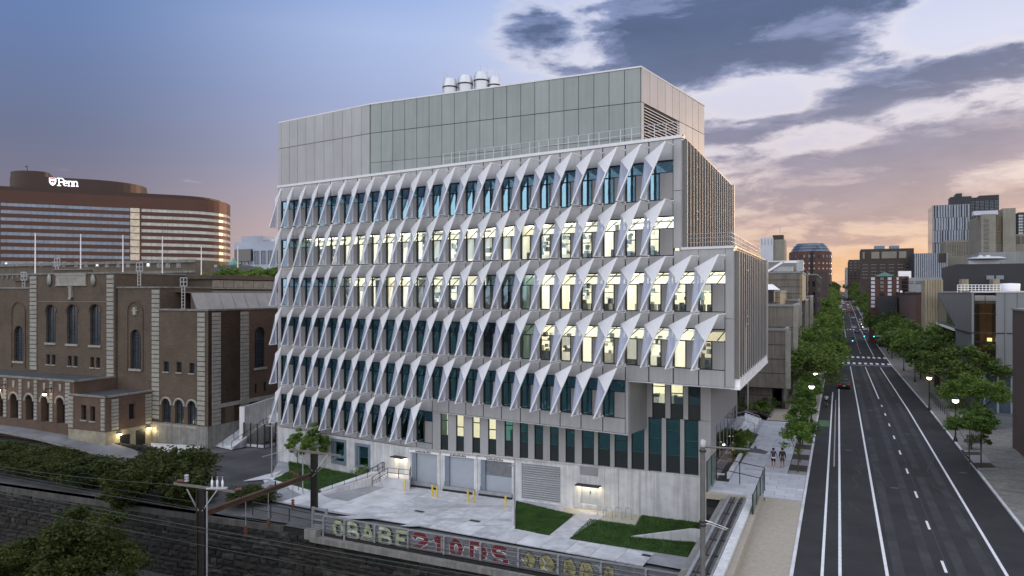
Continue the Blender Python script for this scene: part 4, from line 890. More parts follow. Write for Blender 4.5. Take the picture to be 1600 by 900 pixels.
for i, (a, b) in enumerate(((817, 838), (840, 868), (878, 901), (903, 929), (943, 962))):
    w = uu(b) - uu(a); pts = [(uu(a) + w / 2 + (w / 2) * math.cos(t) * (1 + .13 * math.sin(3 * t + i)), -.13, .78 + .68 * math.sin(t) * (1 + .12 * math.cos(4 * t + i))) for t in [k * math.pi / 10 for k in range(20)]]
    MB().poly([(x, -.03, .78 + (z - .78) * 1.1) for x, _, z in pts]).build('letter_outline', m_blk, bar); MB().poly([(uu(a) + w / 2 + (x - uu(a) - w / 2) * .86, -.04, z) for x, _, z in pts]).build('painted_letter', m_olive, bar)
    MB().path([(uu(a) + w * .3, -.05, 1.2), (uu(a) + w * .45, -.05, .9), (uu(a) + w * .35, -.05, .5), (uu(a) + w * .6, -.05, .35)], .03, 4).build('letter_stroke', m_wh if i == 1 else m_blk, bar)
for q in range(60):                                            # old tags, drips and patches between the big letters
    x = rr.uniform(.2, BRL - 1); z = rr.uniform(.15, 1.3); MB().path([(x + .18 * k + rr.uniform(-.05, .05), -.02, min(1.5, max(.08, z + rr.uniform(-.22, .22)))) for k in range(4)], rr.choice([.02, .035, .05]), 3).build('tag_stroke', rr.choice([m_blk, m_wh, m_pale, m_blk]), bar)
# dark strip and low fence left of it
MB().prism([tuple(Vector(q0[:2]) + Vector((BR.d[0] * a + -BR.d[1] * b, BR.d[1] * a + BR.d[0] * b))) for a, b in ((-.5, .35), (BRL, .35), (BRL, 1.75), (-.5, 1.75))], ZG - .3, ZG - .02).build('kerb_strip', M_asph_o, kind='structure')
fl_ = [G(395, 806, -4.7), G(452, 817, -4.75), G(505, 829, -4.8)]
railing('pipe_fence', 'dark low pipe fence on the wall top left of the graffiti barrier', fl_, -4.7, 1.25, 3, None, .045, M_dsteel, 2)['category'] = 'fence'
gb = thing('steel_gate_panel', 'short grey steel barrier panel at the foot of the catenary pole', 'barrier', G(489, 826, -4.8), BR.ang)
MB().box(-.08, .08, -.1, .1, 0, 1.9).box(1.35, 1.55, -.1, .1, 0, 1.9).build('post', M_steel, gb)
for i in range(4): MB().box(0, 1.4, -.05, .05, .3 + i * .48, .42 + i * .48).build('slat', M_steel, gb)
# driveway rising to the left in front of the brick hall, grass verge
dv = MB(); dv.add([(-120, 118, -2.6), G(0, 652, -2.6), G(60, 658, -2.6), G(110, 663, -2.7), G(165, 688, -3.4), G(226, 706, -4.45), G(212, 716, -4.5), G(160, 712, -4.3), G(60, 686, -3.5), G(0, 674, -3.1), (-130, 108, -3.1)], [tuple(range(11))[::-1]])
dv.build('driveway', mat('driveway_grey', (.15, .155, .165), .85, 0, .3, .35, .2, 14), kind='structure')
kk = MB(); kk.path([G(0, 675, -3.0), G(60, 687, -3.4), G(160, 713, -4.2), G(212, 717, -4.4)], .12, 4); kk.build('driveway_kerb', M_conc_d, kind='structure')
sheet_poly('lower_path', [(-130, 106, -4.5), G(0, 678, -4.4), G(60, 690, -4.45), G(160, 716, -4.5), G(215, 722, -4.55), G(150, 735, -4.58), G(40, 705, -4.5), G(0, 700, -4.5), (-130, 98, -4.5)], M_asph_o, kind='structure')
sheet_poly('verge', [G(0, 688, -4.3), G(25, 690, -4.3), G(75, 710, -4.4), G(60, 724, -4.5), G(0, 712, -4.5)], M_lawn, kind='structure')
sheet_poly('lot', [G(240, 716, -4.56), G(437, 700, -4.56), LB(-50, -1, -4.56), G(436, 742, -4.56), G(400, 771, -4.56), G(300, 765, -4.56)], mat('lot_asphalt', (.055, .056, .06), .85, 0, .5, .25, .2, 14), kind='structure')
sheet_poly('sloping_slab', [G(236, 692, -4.4), G(325, 697, -4.4), G(292, 709, -4.4), G(236, 712, -4.4)], M_slab, kind='structure')
sheet_poly('curved_walk', [G(470, 748, -4.5), G(415, 757, -4.5), G(408, 745, -4.5), G(446, 732, -4.5), G(455, 735, -4.5)], M_slab, kind='structure')
# rough stone edging where the driveway drops to the hall's basement court
er = thing('stone_edging', 'broken dark stone edging wall beside the hall basement doors', 'wall')
ep = [G(170, 687, -3.2), G(205, 694, -3.6), G(218, 700, -3.9), G(236, 706, -4.2)]
for i in range(3):
    a, b = ep[i], ep[i + 1]
    for q in range(5): 
        x = a[0] + (b[0] - a[0]) * q / 5; y = a[1] + (b[1] - a[1]) * q / 5; obj('stone', SM[(.95 if q % 2 else .7, .46, (q + i) % 3)], er, (x, y, -4.3), .3, scale=1.3)
# --- bridge over the tracks, parapet, pipes
pz0 = lambda r, t, z: RT(r, t, z)
bd = MB()
def rbox(mb, r0, r1, t0, t1, z0, z1, mi=None):
    p = [RT(r0, t0), RT(r1, t0), RT(r1, t1), RT(r0, t1)]; mb.add([(a[0], a[1], z0) for a in p] + [(a[0], a[1], z1) for a in p], [(0, 3, 2, 1), (4, 5, 6, 7), (0, 1, 5, 4), (1, 2, 6, 5), (2, 3, 7, 6), (3, 0, 4, 7)], mi); return mb
rbox(MB(), -5.6, 30, -50, 57, -1.6, -.17).build('bridge_deck', M_conc, kind='structure')
pp = thing('bridge_parapet', 'weathered white concrete parapet beside the bridge footway', 'parapet', (0, 0, 0))
p = rbox(MB(), -5.45, -5.05, -20, 57.2, -.2, .75); p.build('inner_kerb_wall', M_tan, pp)
p = rbox(MB(), -5.95, -5.46, -20, 55.2, -1.8, .95); p.build('parapet_wall', M_conc, pp)
p = rbox(MB(), -6.0, -5.4, 54.6, 55.9, -1.8, 1.05); p.build('end_block', M_conc, pp)
pi = thing('pipe_rack', 'bundle of grey pipes running along the outside of the bridge', 'pipes')
for i, (r, z, R) in enumerate(((-6.35, .1, .1), (-6.7, .05, .06), (-6.95, -.05, .08), (-7.25, 0, .05), (-7.6, .0, .13))):
    MB().tube(RT(r, -10, z), RT(r, 58.2, z), R, 8).build('pipe', M_steel if i in (0, 4, 2) else M_dsteel, pi)
me = MB().box(-.85, .85, -.06, .06, -.5, -.12).mesh('bracket', M_dsteel)
for i in range(12): obj('bracket', me, pi, RT(-6.95, 24 + i * 3, 0), SANG)
ab = thing('abutment_pier', 'dark stone abutment pier with concrete coping at the bridge corner', 'pier')
p = rbox(MB(), -9.35, -6.3, 58.2, 61.8, -10, -.3); 
p.build('pier_core', mat('dark_stone', (.09, .088, .085), .9, 0, .3, 1.5, .6, 6), ab)
rbox(MB(), -9.5, -5.4, 57.95, 58.5, -.3, .12).build('coping', M_tan, ab)
for j in range(7):
    for i in range(3):
        off = .5 if j % 2 else 0; r0 = -9.4 + i * 1.05 + (0 if i == 0 else 0); 
        rbox(MB(), r0 + .02, r0 + 1.0, 58.1, 58.35, -.95 - j * .66, -.33 - j * .66).build('stone', smats[(i + j) % 2 * 3 if (i + j) % 3 else 2], ab)
# landing with pavers and mesh panels
pvl = rbox(MB(), -9.3, -5.5, 58.4, 70, -.1, .02).build('stone_landing', M_joint, kind='structure')
for j in range(4):
    r = -9.3 - (.7 if j % 2 else 0)
    while r < -5.6: paver(max(r, -9.25), min(r + 1.5, -5.5), 58.55 + j * .93, pvl, -.02); r += 1.5
M_mesh = glass('mesh_panel', (.42, .5, .46), .1, (.5, .6, .55), .4)
mf = thing('mesh_fence', 'green tinted mesh fence panels round the landing above the bridge corner', 'fence')
def mesh_run(pts, h):
    for a, b in zip(pts[:-1], pts[1:]):
        MB().tube((a[0], a[1], .1), (a[0], a[1], h), .05, 6).build('post', M_dsteel, mf)
        MB().add([(a[0], a[1], .15), (b[0], b[1], .15), (b[0], b[1], h - .1), (a[0], a[1], h - .1)], [(0, 1, 2, 3)]).build('mesh_panel', M_mesh, mf)
        MB().tube((a[0], a[1], h - .08), (b[0], b[1], h - .08), .03, 5).build('rail', M_dsteel, mf)
    a = pts[-1]; MB().tube((a[0], a[1], .1), (a[0], a[1], h), .05, 6).build('post', M_dsteel, mf)
mesh_run([RT(-9.35, 58.3), RT(-9.35, 60.5), RT(-9.3, 62.8)], 2.5); mesh_run([RT(-5.25, 51.5), RT(-5.25, 54), RT(-5.25, 56.5), RT(-5.25, 58.8)], 2.1)
railing('landing_gate', 'thin dark gate rail across the paved landing', [RT(-9.3, 62.8), RT(-5.3, 60.6)], .1, 1.9, 2, None, .035, M_dsteel, 2)['category'] = 'gate'
# ------------------------------------------------------------------ the old brick sports hall on the left
Q = (-39.4, 95.0); hall = thing('brick_sports_hall', 'old brown brick sports hall with pale quoined piers and tall arched windows', 'building', (Q[0], Q[1], 0), SANG)
FP = Line(Q, QV); SP = Line(Q, SV)
def off(y): return Line((Q[0] + SV[0] * y, Q[1] + SV[1] * y), QV)
def offx(x): return Line((Q[0] + QV[0] * x, Q[1] + QV[1] * x), SV)
ROT90 = math.pi / 2
AW = {}
M_iron = mat('iron_frame', (.02, .022, .024), .5, var=0); M_oldglass = mat('old_glass', (.03, .042, .055), .18, 0, .5, .7, spec=.8)
def win(parent, w, h, loc, rz=0.0, arch=False, nx=3, nz=5, mf=None, mg=None, name='window', fw=.07):
    mf = mf or M_iron; mg = mg or M_oldglass; k = (round(w, 1), round(h, 1), arch, nx, nz, mf.name, mg.name)
    if k not in AW:
        w_, h_ = k[0], k[1]; f = MB(); g = MB(); r = w_ / 2; hc = h_ - r if arch else h_
        f.box(0, fw, -.05, .05, 0, hc); f.box(w_ - fw, w_, -.05, .05, 0, hc); f.box(0, w_, -.05, .05, 0, fw)
        top = lambda x: hc + math.sqrt(max(0, r * r - (x - r) ** 2)) if arch else h_
        for i in range(1, nx): x = w_ * i / nx; f.box(x - fw / 4, x + fw / 4, -.035, .035, 0, top(x))
        for j in range(1, nz): z = hc * j / nz; f.box(0, w_, -.03, .03, z - fw / 4 - (.06 if arch and j == nz - 1 else 0), z + fw / 4)
        if arch:
            pts = [(r - r * math.cos(math.pi * i / 10), 0, hc + r * math.sin(math.pi * i / 10)) for i in range(11)]; f.path(pts, fw * .8, 4); g.poly([(0, .02, 0), (w_, .02, 0)] + [(p[0], .02, p[2]) for p in pts[::-1]])
            f.box(0, w_, -.03, .03, hc - fw / 2, hc + fw / 2)
        else: f.box(0, w_, -.05, .05, h_ - fw, h_); g.poly([(0, .02, 0), (w_, .02, 0), (w_, .02, h_), (0, .02, h_)])
        AW[k] = (f.mesh(name, mf), g.mesh('pane', mg))
    o = obj(name, AW[k][0], parent, loc, rz); obj('pane', AW[k][1], o); return o
ZH = -4.9
qm = {}
def quoins(x, w, z0, z1, y, par, hb=.62, rz=0.0, side=False):
    "pale stone blocks with deep joints, one object each"
    n = max(1, int((z1 - z0) / hb)); h = (z1 - z0) / n; k = (round(w, 2), round(h, 2))
    if k not in qm: qm[k] = MB().add([(0, 0, .03), (w, 0, .03), (w, 0, h - .05), (0, 0, h - .05), (-.0, -.14, .06), (w, -.14, .06), (w, -.14, h - .09), (0, -.14, h - .09)], [(4, 5, 6, 7), (0, 1, 5, 4), (1, 2, 6, 5), (2, 3, 7, 6), (3, 0, 4, 7)]).mesh('quoin_stone', M_quoin)
    for i in range(n): obj('quoin_stone', qm[k], par, (x, y, z0 + i * h) if not side else (x, y, z0 + i * h), rz)
def hallwall(x0, x1, z0, z1, ops, y, depth, zt, wins=(), nm='wall', cop=.35, m=None):
    w = MB(); wall_open(w, x0, x1, z0, z1, ops, y, .55, 0)
    w.add([(x0, y, z0), (x0, y + depth, z0), (x0, y + depth, z1), (x0, y, z1)], [(0, 3, 2, 1)]); w.add([(x1, y, z0), (x1, y + depth, z0), (x1, y + depth, z1), (x1, y, z1)], [(0, 1, 2, 3)])
    w.add([(x0, y + .56, z0), (x1, y + .56, z0), (x1, y + .56, z1), (x0, y + .56, z1)], [(0, 1, 2, 3)], 2)
    w.add([(x0, y, z1 - .35), (x1, y, z1 - .35), (x1, y + depth, z1 - .35), (x0, y + depth, z1 - .35)], [(0, 1, 2, 3)], 1)
    w.build(nm, [m or M_brickP, M_roof, M_joint], hall)
    c = MB(); c.box(x0 - .12, x1 + .12, y - .14, y + .35, z1 - .02, z1 + cop - .15); c.box(x1 - .35, x1 + .12, y + .35, y + depth, z1 - .02, z1 + cop - .15); c.box(x0 - .12, x0 + .35, y + .35, y + depth, z1 - .02, z1 + cop - .15); c.build('coping', M_conc_d, hall)
def zz(line, px, py): return line.z(px, py)
cx = [(72, 87, 476, 535), (104.5, 121, 476, 537), (140.5, 157, 475.5, 539)]
U = FP.u
# central block
ops = [(U(a), U(b), FP.z(a, y1), FP.z(a, y0), True) for a, b, y0, y1 in cx]
sm = []
for a, b in ((72.3, 78.3), (80.7, 86.7), (106, 112), (115, 121.3), (141, 147), (150, 156.5)):
    z = FP.z(a, 569 + (a - 72) * .07); sm.append((U(a), U(b), z, z + 1.45))
hallwall(U(47), U(180), ZH, 18.35, ops + sm, 0, 12, 0)
for o in ops:
    w, h = o[1] - o[0], o[3] - o[2]; win(hall, w, h, (o[0], .35, o[2]), 0, True, 4, 9)
    MB().box(o[0] - .15, o[1] + .15, -.2, .3, o[2] - .3, o[2]).build('window_sill', M_quoin, hall)
    r = w / 2; MB().path([((o[0] + o[1]) / 2 - (r + .18) * math.cos(math.pi * i / 10), -.02, o[3] - r + (r + .18) * math.sin(math.pi * i / 10)) for i in range(11)], .12, 4).build('arch_surround', M_brickL, hall)
for o in sm:
    win(hall, o[1] - o[0], 1.4, (o[0], .35, o[2]), 0, False, 2, 3); MB().box(o[0] - .08, o[1] + .08, -.12, .3, o[2] - .16, o[2]).build('window_sill', M_quoin, hall)
pn = MB(); x0, x1 = U(88.5), U(135); z0, z1 = FP.z(110, 445), FP.z(110, 430); pn.box(x0, x1, -.16, .1, z0, z1); pn.box(x0 - .15, x1 + .15, -.24, .1, z1, z1 + .18); pn.box(x0 - .15, x1 + .15, -.2, .1, z0 - .15, z0); pn.build('inscription_panel', M_quoin, hall)
ca = MB()
for q in range(9): x = x0 + 1.0 + q * .42; ca.box(x, x + .06, -.19, -.15, z0 + .35, z1 - .35); ca.box(x, x + .26, -.188, -.15, (z0 + z1) / 2 + (.25 if q % 2 else -.3), (z0 + z1) / 2 + (.3 if q % 2 else -.25))
ca.build('carved_lettering', M_conc_d, hall)
for px in (78, 146.5):
    m = MB(); m.lathe([(.01, -.2), (.6, -.14), (.5, -.03), (.44, -.1), (.01, -.1)], n=14); o = m.build('oval_medallion', M_quoin, hall, (U(px), -.02, FP.z(px, 438)), 0); o.rotation_euler = (-ROT90, 0, 0); o.scale = (.85, 1.45, 1)
sh = MB(); sh.box(-.28, .28, -.3, 0, -.8, .6); sh.box(-.4, .4, -.34, 0, .6, .8); sh.prism([(-.3, -.35), (.3, -.35), (0, -.1)], -1.1, -.8); sh.build('carved_shield', M_quoin, hall, (U(112), 0, FP.z(112, 456)))
MB().box(U(59), U(167), -.06, .1, FP.z(110, 471.5), FP.z(110, 471)).build('string_course', M_quoin, hall)
hp = MB(); hp.box(U(84), U(140), -.05, .5, 18.4, 18.95); hp.build('parapet_step', M_brickP, hall)
MB().box(U(84) - .1, U(140) + .1, -.16, .6, 18.95, 19.1).build('coping', M_conc_d, hall)
quoins(U(48), U(58) - U(48), FP.z(53, 578), 18.2, -.02, hall); quoins(U(168), U(178.5) - U(168), FP.z(173, 590), 18.2, -.02, hall)
# right wing with one arched window, then the lower corner block
oW = [(U(201), U(217.5), FP.z(201, 576), FP.z(201, 514.5), True)]
hallwall(U(180) + .15, U(248), ZH, 16.3, oW, .25, 9, 0)
o = oW[0]; win(hall, o[1] - o[0], o[3] - o[2], (o[0], .6, o[2]), 0, True, 4, 9); MB().box(o[0] - .15, o[1] + .15, .05, .5, o[2] - .3, o[2]).build('window_sill', M_quoin, hall)
r = (U(221) - U(197)) / 2; xc = U(209); MB().path([(xc - r, .2, FP.z(209, 580))] + [(xc - r * math.cos(math.pi * i / 10), .2, FP.z(209, 488) + r * math.sin(math.pi * i / 10)) for i in range(11)] + [(xc + r, .2, FP.z(209, 580))], .1, 4).build('arch_surround', M_brickL, hall)
MB().box(xc - .25, xc + .25, .0, .3, FP.z(209, 492), FP.z(209, 480)).box(xc - .55, xc + .55, .05, .3, FP.z(209, 486), FP.z(209, 484.5)).build('carved_cross', M_quoin, hall)
quoins(U(236), U(247.5) - U(236), FP.z(240, 655), 16.1, .23, hall)
oR = [(U(a), U(b), FP.z(a, y1), FP.z(a, y1) + 1.35) for a, b, y1 in ((255.5, 263.5, 580.5), (275.5, 283.5, 581.5), (295.5, 303.5, 583))]
oA = [(U(a), U(b), FP.z(a, y1), FP.z(a, y0), True) for a, b, y0, y1 in ((252.5, 266.5, 622, 661), (273, 287, 624, 663), (293, 307, 626, 665))]
zp = FP.z(325, 667)
hallwall(U(248) + .1, 0, zp, 13.3, oR + oA, .02, 6, 0)
for o in oR: win(hall, o[1] - o[0], 1.3, (o[0], .35, o[2]), 0, False, 2, 3); MB().box(o[0] - .08, o[1] + .08, -.12, .3, o[2] - .16, o[2]).build('window_sill', M_quoin, hall)
for o in oA:
    w, h = o[1] - o[0], o[3] - o[2]; win(hall, w, h, (o[0], .4, o[2]), 0, True, 2, 3); r = w / 2
    MB().path([(o[0] - .1, -.04, o[2])] * 0 + [((o[0] + o[1]) / 2 - (r + .14) * math.cos(math.pi * i / 10), -.05, o[3] - r + (r + .14) * math.sin(math.pi * i / 10)) for i in range(11)], .15, 5).build('arch_surround', M_quoin, hall)
    MB().box(o[0] - .2, o[1] + .2, -.16, .3, o[2] - .3, o[2]).build('window_sill', M_quoin, hall)
quoins(U(309.5), U(321) - U(309.5), zp + .1, 13.1, 0, hall)
MB().box(U(238), .1, -.12, 45, ZH, zp).build('plinth', M_conc_d, hall)
# long side wall seen along the lane
SU = SP.u
sw1 = SU(440); oS = [(SU(398), SU(415), SP.z(398, 575), SP.z(398, 511), True), (SU(352), SU(366), SP.z(352, 664), SP.z(352, 631.5)), (SU(398), SU(402.5), SP.z(398, 615), SP.z(398, 600)), (SU(412), SU(416.5), SP.z(412, 612), SP.z(412, 597)), (SU(389.5), SU(405), SP.z(390, 634), SP.z(390, 625)), (SU(409.5), SU(424), SP.z(410, 630), SP.z(410, 620.5))]
w = MB(Matrix.Rotation(ROT90, 4, 'Z')); wall_open(w, 0, sw1 + 12, zp, 13.3, oS, 0, .5, 0); w.add([(0, .51, zp), (sw1 + 12, .51, zp), (sw1 + 12, .51, 13.3), (0, .51, 13.3)], [(0, 1, 2, 3)], 1); w.build('side_wall', [M_brickL, M_joint], hall)
for i, o in enumerate(oS): win(hall, o[1] - o[0], o[3] - o[2], (-.35, o[0], o[2]), ROT90, i == 0, (4, 2, 2, 2, 3, 3)[i], (8, 2, 2, 2, 1, 1)[i])
MB().box(-.4, .14, oS[0][0] - .2, oS[0][1] + .2, oS[0][2] - .3, oS[0][2]).build('window_sill', M_quoin, hall)
MB().box(-.3, .1, 1.5, sw1 + 10, SP.z(360, 634), SP.z(360, 628)).build('string_course', M_quoin, hall)
MB().box(-.35, .12, 0, sw1 + 12, 13.28, 13.5).build('coping', M_conc_d, hall)
for a, b in ((331, 344), (375.5, 388)):
    y0, y1 = SU(a), SU(b); n = 28; h = (13.1 - zp) / n; me = MB().box(0, .14, 0, y1 - y0, .03, h - .05).mesh('quoin_stone', M_quoin)
    for i in range(n): obj('quoin_stone', me, hall, (0, y0, zp + i * h))
# roof masses behind
rf = MB(); rf.add([(-4.75, 2.5, 13.35), (-4.75, 60, 13.35), (-5.8, 60, 15.6), (-5.8, 2.5, 15.6)], [(0, 1, 2, 3)]); rf.add([(-.2, .5, 13.1), (-.2, 60, 13.1), (-4.75, 60, 13.2), (-4.75, .5, 13.2)], [(0, 1, 2, 3)], 1)
rf.add([(-5.8, 2.5, 15.6), (-5.8, 60, 15.6), (-13, 60, 16.0), (-13, 2.5, 16.0)], [(0, 1, 2, 3)], 2); rf.add([(-4.75, 2.5, 12), (-5.8, 2.5, 12), (-5.8, 2.5, 15.6), (-4.75, 2.5, 13.35)], [(0, 1, 2, 3)], 2); rf.box(-60, -13, 12, 60, 10, 16.2, 2)
rf.build('lower_roof', [mat('pale_roof_sheet', (.36, .355, .34), .7, 0, .12, .6), M_roof, mat('brown_roof', (.1, .078, .058), .9, 0, .25, .8)], hall)
for i in range(24): y = 2.5 + i * 2.4; MB().add([(-4.72, y, 13.4), (-4.72, y + .06, 13.4), (-5.77, y + .06, 15.64), (-5.77, y, 15.64)], [(0, 1, 2, 3)]).build('roof_seam', M_conc_d, hall)
cs = MB(); cs.box(-60, -12.9, 13, 70, 14, 18.35, 0); cs.box(-60.3, -12.6, 12.7, 70.3, 17.75, 18.4, 0); cs.build('upper_roof', [MATS['brown_roof']], hall)
CL = offx(-12.85); me = None
for i in range(22):
    y0 = 13 + i * 2.15; MB().box(-12.9, -12.78, y0 + .04, y0 + 2.1, 16.45, 17.6).build('clerestory_panel', mat('fibre_panel', (.27, .245, .2), .8, 0, .25, 1.2), hall)
MB().box(-12.9, -12.6, 13, 60, 16.25, 16.4).build('gutter', M_quoin, hall)
# left wing of the hall
oL = [(U(19), U(34), FP.z(19, 564), FP.z(19, 509), True), (U(-30), U(-14), FP.z(-20, 564), FP.z(-20, 509), True)]
hallwall(U(-60), U(47) - .1, ZH, 16.3, oL, .25, 10, 0)
for o in oL: win(hall, o[1] - o[0], o[3] - o[2], (o[0], .6, o[2]), 0, True, 4, 9); MB().box(o[0] - .15, o[1] + .15, .05, .5, o[2] - .3, o[2]).build('window_sill', M_quoin, hall)
r = (U(37) - U(16)) / 2; xc = U(26.5); MB().path([(xc - r, .2, FP.z(26, 575))] + [(xc - r * math.cos(math.pi * i / 10), .2, FP.z(26, 488) + r * math.sin(math.pi * i / 10)) for i in range(11)] + [(xc + r, .2, FP.z(26, 575))], .1, 4).build('arch_surround', M_brickL, hall)
# arcade and side block in front
AL = off(-6.0); AU = AL.u; xr = AU(116); 
arc = [(AU(88.5), AU(101.3), AL.z(94, 662), AL.z(94, 621), True)]
for c in (70, 46, 22, -2, -26, -50): arc.append((AU(c - 6), AU(c + 6.3), arc[0][2], arc[0][3], True))
za = AL.z(100, 597) + .0; zc_ = 3.95
w = MB(); wall_open(w, AU(-75), xr, ZH, zc_, arc, -6.0, 1.1, 0, 0, 2); w.box(xr - .02, xr, -6, 0, ZH, zc_, 0); w.add([(AU(-75), -6, zc_ - .1), (xr, -6, zc_ - .1), (xr, .3, zc_ - .1), (AU(-75), .3, zc_ - .1)], [(0, 1, 2, 3)], 1)
w.build('arcade_wall', [M_brickL, M_roof, mat('dark_archway', (.03, .028, .024), .9, 0, .3, 1)], hall)
MB().box(AU(-75), xr + .1, -6.12, -5.8, zc_ - .1, zc_ + .15).box(xr - .2, xr + .1, -5.8, 0, zc_ - .1, zc_ + .15).build('coping', M_conc_d, hall)
for o in arc:
    r = (o[1] - o[0]) / 2; MB().path([((o[0] + o[1]) / 2 - (r + .14) * math.cos(math.pi * i / 10), -6.06, o[3] - r + (r + .14) * math.sin(math.pi * i / 10)) for i in range(11)], .17, 5).build('arch_surround', M_quoin, hall)
    win(hall, o[1] - o[0], (o[3] - o[2]) * .98, (o[0], -5.1, o[2]), 0, True, 2, 2)
    s = MB(); s.box(-.2, .2, -.12, 0, -.35, .35); s.box(-.14, .14, -.12, 0, -.6, -.35); s.build('carved_shield', M_quoin, hall, ((o[0] + o[1]) / 2, -6.02, AL.z(94, 604)))
for a in (103.5, 79, 54.5, 30.5, 7, -17, -41):
    x0 = AU(a); w_ = AU(a + 6.8) - x0; quoins(x0, round(w_, 2) if a > 100 else .56, arc[0][2] + .1, zc_ - .15, -6.02, hall, .5)
for px in (80, 8):
    c = thing('wall_lantern', {80: 'lit wall lantern between the two rightmost arches of the brick arcade', 8: 'lit wall lantern at the left edge of the brick arcade'}[px], 'lamp', (Q[0], Q[1], 0), SANG)
    x = AU(px + 2.3); MB().path([(x, -6.15, AL.z(80, 606)), (x, -7.1, AL.z(80, 607))], .05, 5).path([(x, -6.2, AL.z(80, 612)), (x, -6.2, AL.z(80, 603))], .05, 5).build('bracket', M_black, c)
    MB().lathe([(.06, .35), (.32, .1), (.34, 0)], n=10).build('shade', M_black, c, (x, -7.1, AL.z(80, 613))); MB().sphere((0, 0, -.05), .27, 10).build('globe', M_lampglobe, c, (x, -7.1, AL.z(80, 613)))
    ld = bpy.data.lights.new('lantern_light', 'POINT'); ld.energy = 25; ld.color = (1, .75, .45); ld.shadow_soft_size = .25; lo = bpy.data.objects.new('lantern_light', ld); COL.objects.link(lo); lo.parent = c; lo.location = (x, -7.4, AL.z(80, 616))
BLk = off(-6.8); BU = BLk.u; xb = BU(165); xbl = BU(107); zb1 = 2.35
oB = [(BU(127), BU(134.8), BLk.z(130, 656), BLk.z(130, 633)), (BU(141), BU(148.8), BLk.z(145, 658), BLk.z(145, 635))]
zpl = BLk.z(165, 676)
w = MB(); wall_open(w, xbl, xb, zpl, zb1, oB, -6.8, .35, 0, 0, 2); w.add([(xbl, -6.8, zb1 - .1), (xb, -6.8, zb1 - .1), (xb, .2, zb1 - .1), (xbl, .2, zb1 - .1)], [(0, 1, 2, 3)], 1); w.build('wall', [M_brickL, M_roof, M_dglass], hall)
BS = offx(xb); oBs = [(BS.u(201.5), BS.u(211.5), BS.z(206, 655), BS.z(206, 631))]
w = MB(Matrix.Translation((xb, 0, 0)) @ Matrix.Rotation(ROT90, 4, 'Z')); wall_open(w, -6.8, .25, zpl, zb1, [(o[0], o[1], o[2], o[3]) for o in oBs], 0, .35, 0, 0, 1); w.build('wall', [M_brickL, M_dglass], hall)
MB().box(xb - .3, xb + .12, -6.9, .2, zb1 - .08, zb1 + .14).box(xbl, xb + .12, -6.92, -6.6, zb1 - .08, zb1 + .14).build('coping', M_conc_d, hall)
for o in oB: MB().box(o[0] - .1, o[1] + .1, -6.95, -6.6, o[2] - .16, o[2]).build('window_sill', M_quoin, hall)
quoins(BU(159), BU(164.5) - BU(159), zpl + .15, zb1 - .15, -6.82, hall, .5); quoins(BU(108), BU(115.5) - BU(108), zpl + .15, zb1 - .15, -6.82, hall, .5)
for a, b in ((174, 184.5), (227, 236)):
    y0, y1 = BS.u(a), BS.u(b); n = 9; h = (zb1 - .3 - zpl - .1) / n; me = MB().box(0, .12, 0, y1 - y0, .03, h - .05).mesh('quoin_stone', M_quoin)
    for i in range(n): obj('quoin_stone', me, hall, (xb, y0, zpl + .1 + i * h))
pb_ = MB(); pb_.box(xbl, xb + .03, -6.83, 0, ZH, zpl, 0); pb_.box(xb - .1, xb + .031, BS.u(217), BS.u(231), BS.z(224, 693), BS.z(224, 671), 1) if False else None
pb_.build('plinth', mat('ochre_plinth', (.3, .27, .2), .9, 0, .3, .9), hall)
zdt = BS.z(220, 671)
MB().box(xb + .0, xb + .06, BS.u(212), BS.u(226.5), -4.6, zdt).build('basement_door', M_black, hall); MB().box(xb + .0, xb + .06, BS.u(187), BS.u(202.5), -4.6, BS.z(195, 679)).build('basement_door', M_black, hall)
for px, py, lb in ((185, 677.5, 'bright wall lamp left of the basement doors of the brick hall'), (231, 668, 'bright wall lamp right of the basement doors of the brick hall')):
    y = BS.u(px); z = BS.z(px, py); c = thing('wall_lamp', lb, 'lamp', (Q[0], Q[1], 0), SANG)
    MB().box(xb + .03, xb + .3, y - .25, y + .25, z, z + .12).build('housing', M_black, c); MB().box(xb + .1, xb + .34, y - .22, y + .22, z - .18, z).build('lens', mat('lamp_lens', (.9, .85, .7), .4, 0, 0, emit=(1, .88, .6, 7)), c)
    ld = bpy.data.lights.new('wall_lamp_light', 'POINT'); ld.energy = 50; ld.color = (1, .8, .42); ld.shadow_soft_size = .15; lo = bpy.data.objects.new('wall_lamp_light', ld); COL.objects.link(lo); lo.parent = c; lo.location = (xb + .7, y, z - .35)
# little roof ladders and flagpoles
def ladder(px, py0, py1, D, lb):
    x, y, _ = P(px, D); z0, z1 = Zp(py1, D), Zp(py0, D); t = thing('roof_ladder', lb, 'ladder', (x, y, z0), SANG); h = z1 - z0
    MB().box(-.3, -.24, -.05, .05, 0, h).box(.24, .3, -.05, .05, 0, h).build('stile', M_steel, t); me = MB().box(-.24, .24, -.03, .03, 0, .06).mesh('rung', M_steel)
    for i in range(int(h / .42)): obj('rung', me, t, (0, 0, .2 + i * .42))
    m = MB()
    for zz_ in (h, h + .55, h + 1.1): m.box(-.55, .75, -.06, .0, zz_, zz_ + .1)
    for xx in (-.55, .05, .65): m.box(xx, xx + .1, -.06, .0, h, h + 1.2)
    m.build('cage', M_steel, t)
ladder(217.5, 424, 447, 98.5, 'steel roof ladder between the central and lower brick roofs'); ladder(286.5, 447.5, 484, 97.5, 'tall steel roof ladder above the corner block of the hall')
ladder(37, 438, 450, 104, 'small steel roof ladder at the far left parapet of the hall'); ladder(89, 416, 424, 108, 'steel roof ladder on top of the central block of the hall')
fp0 = None
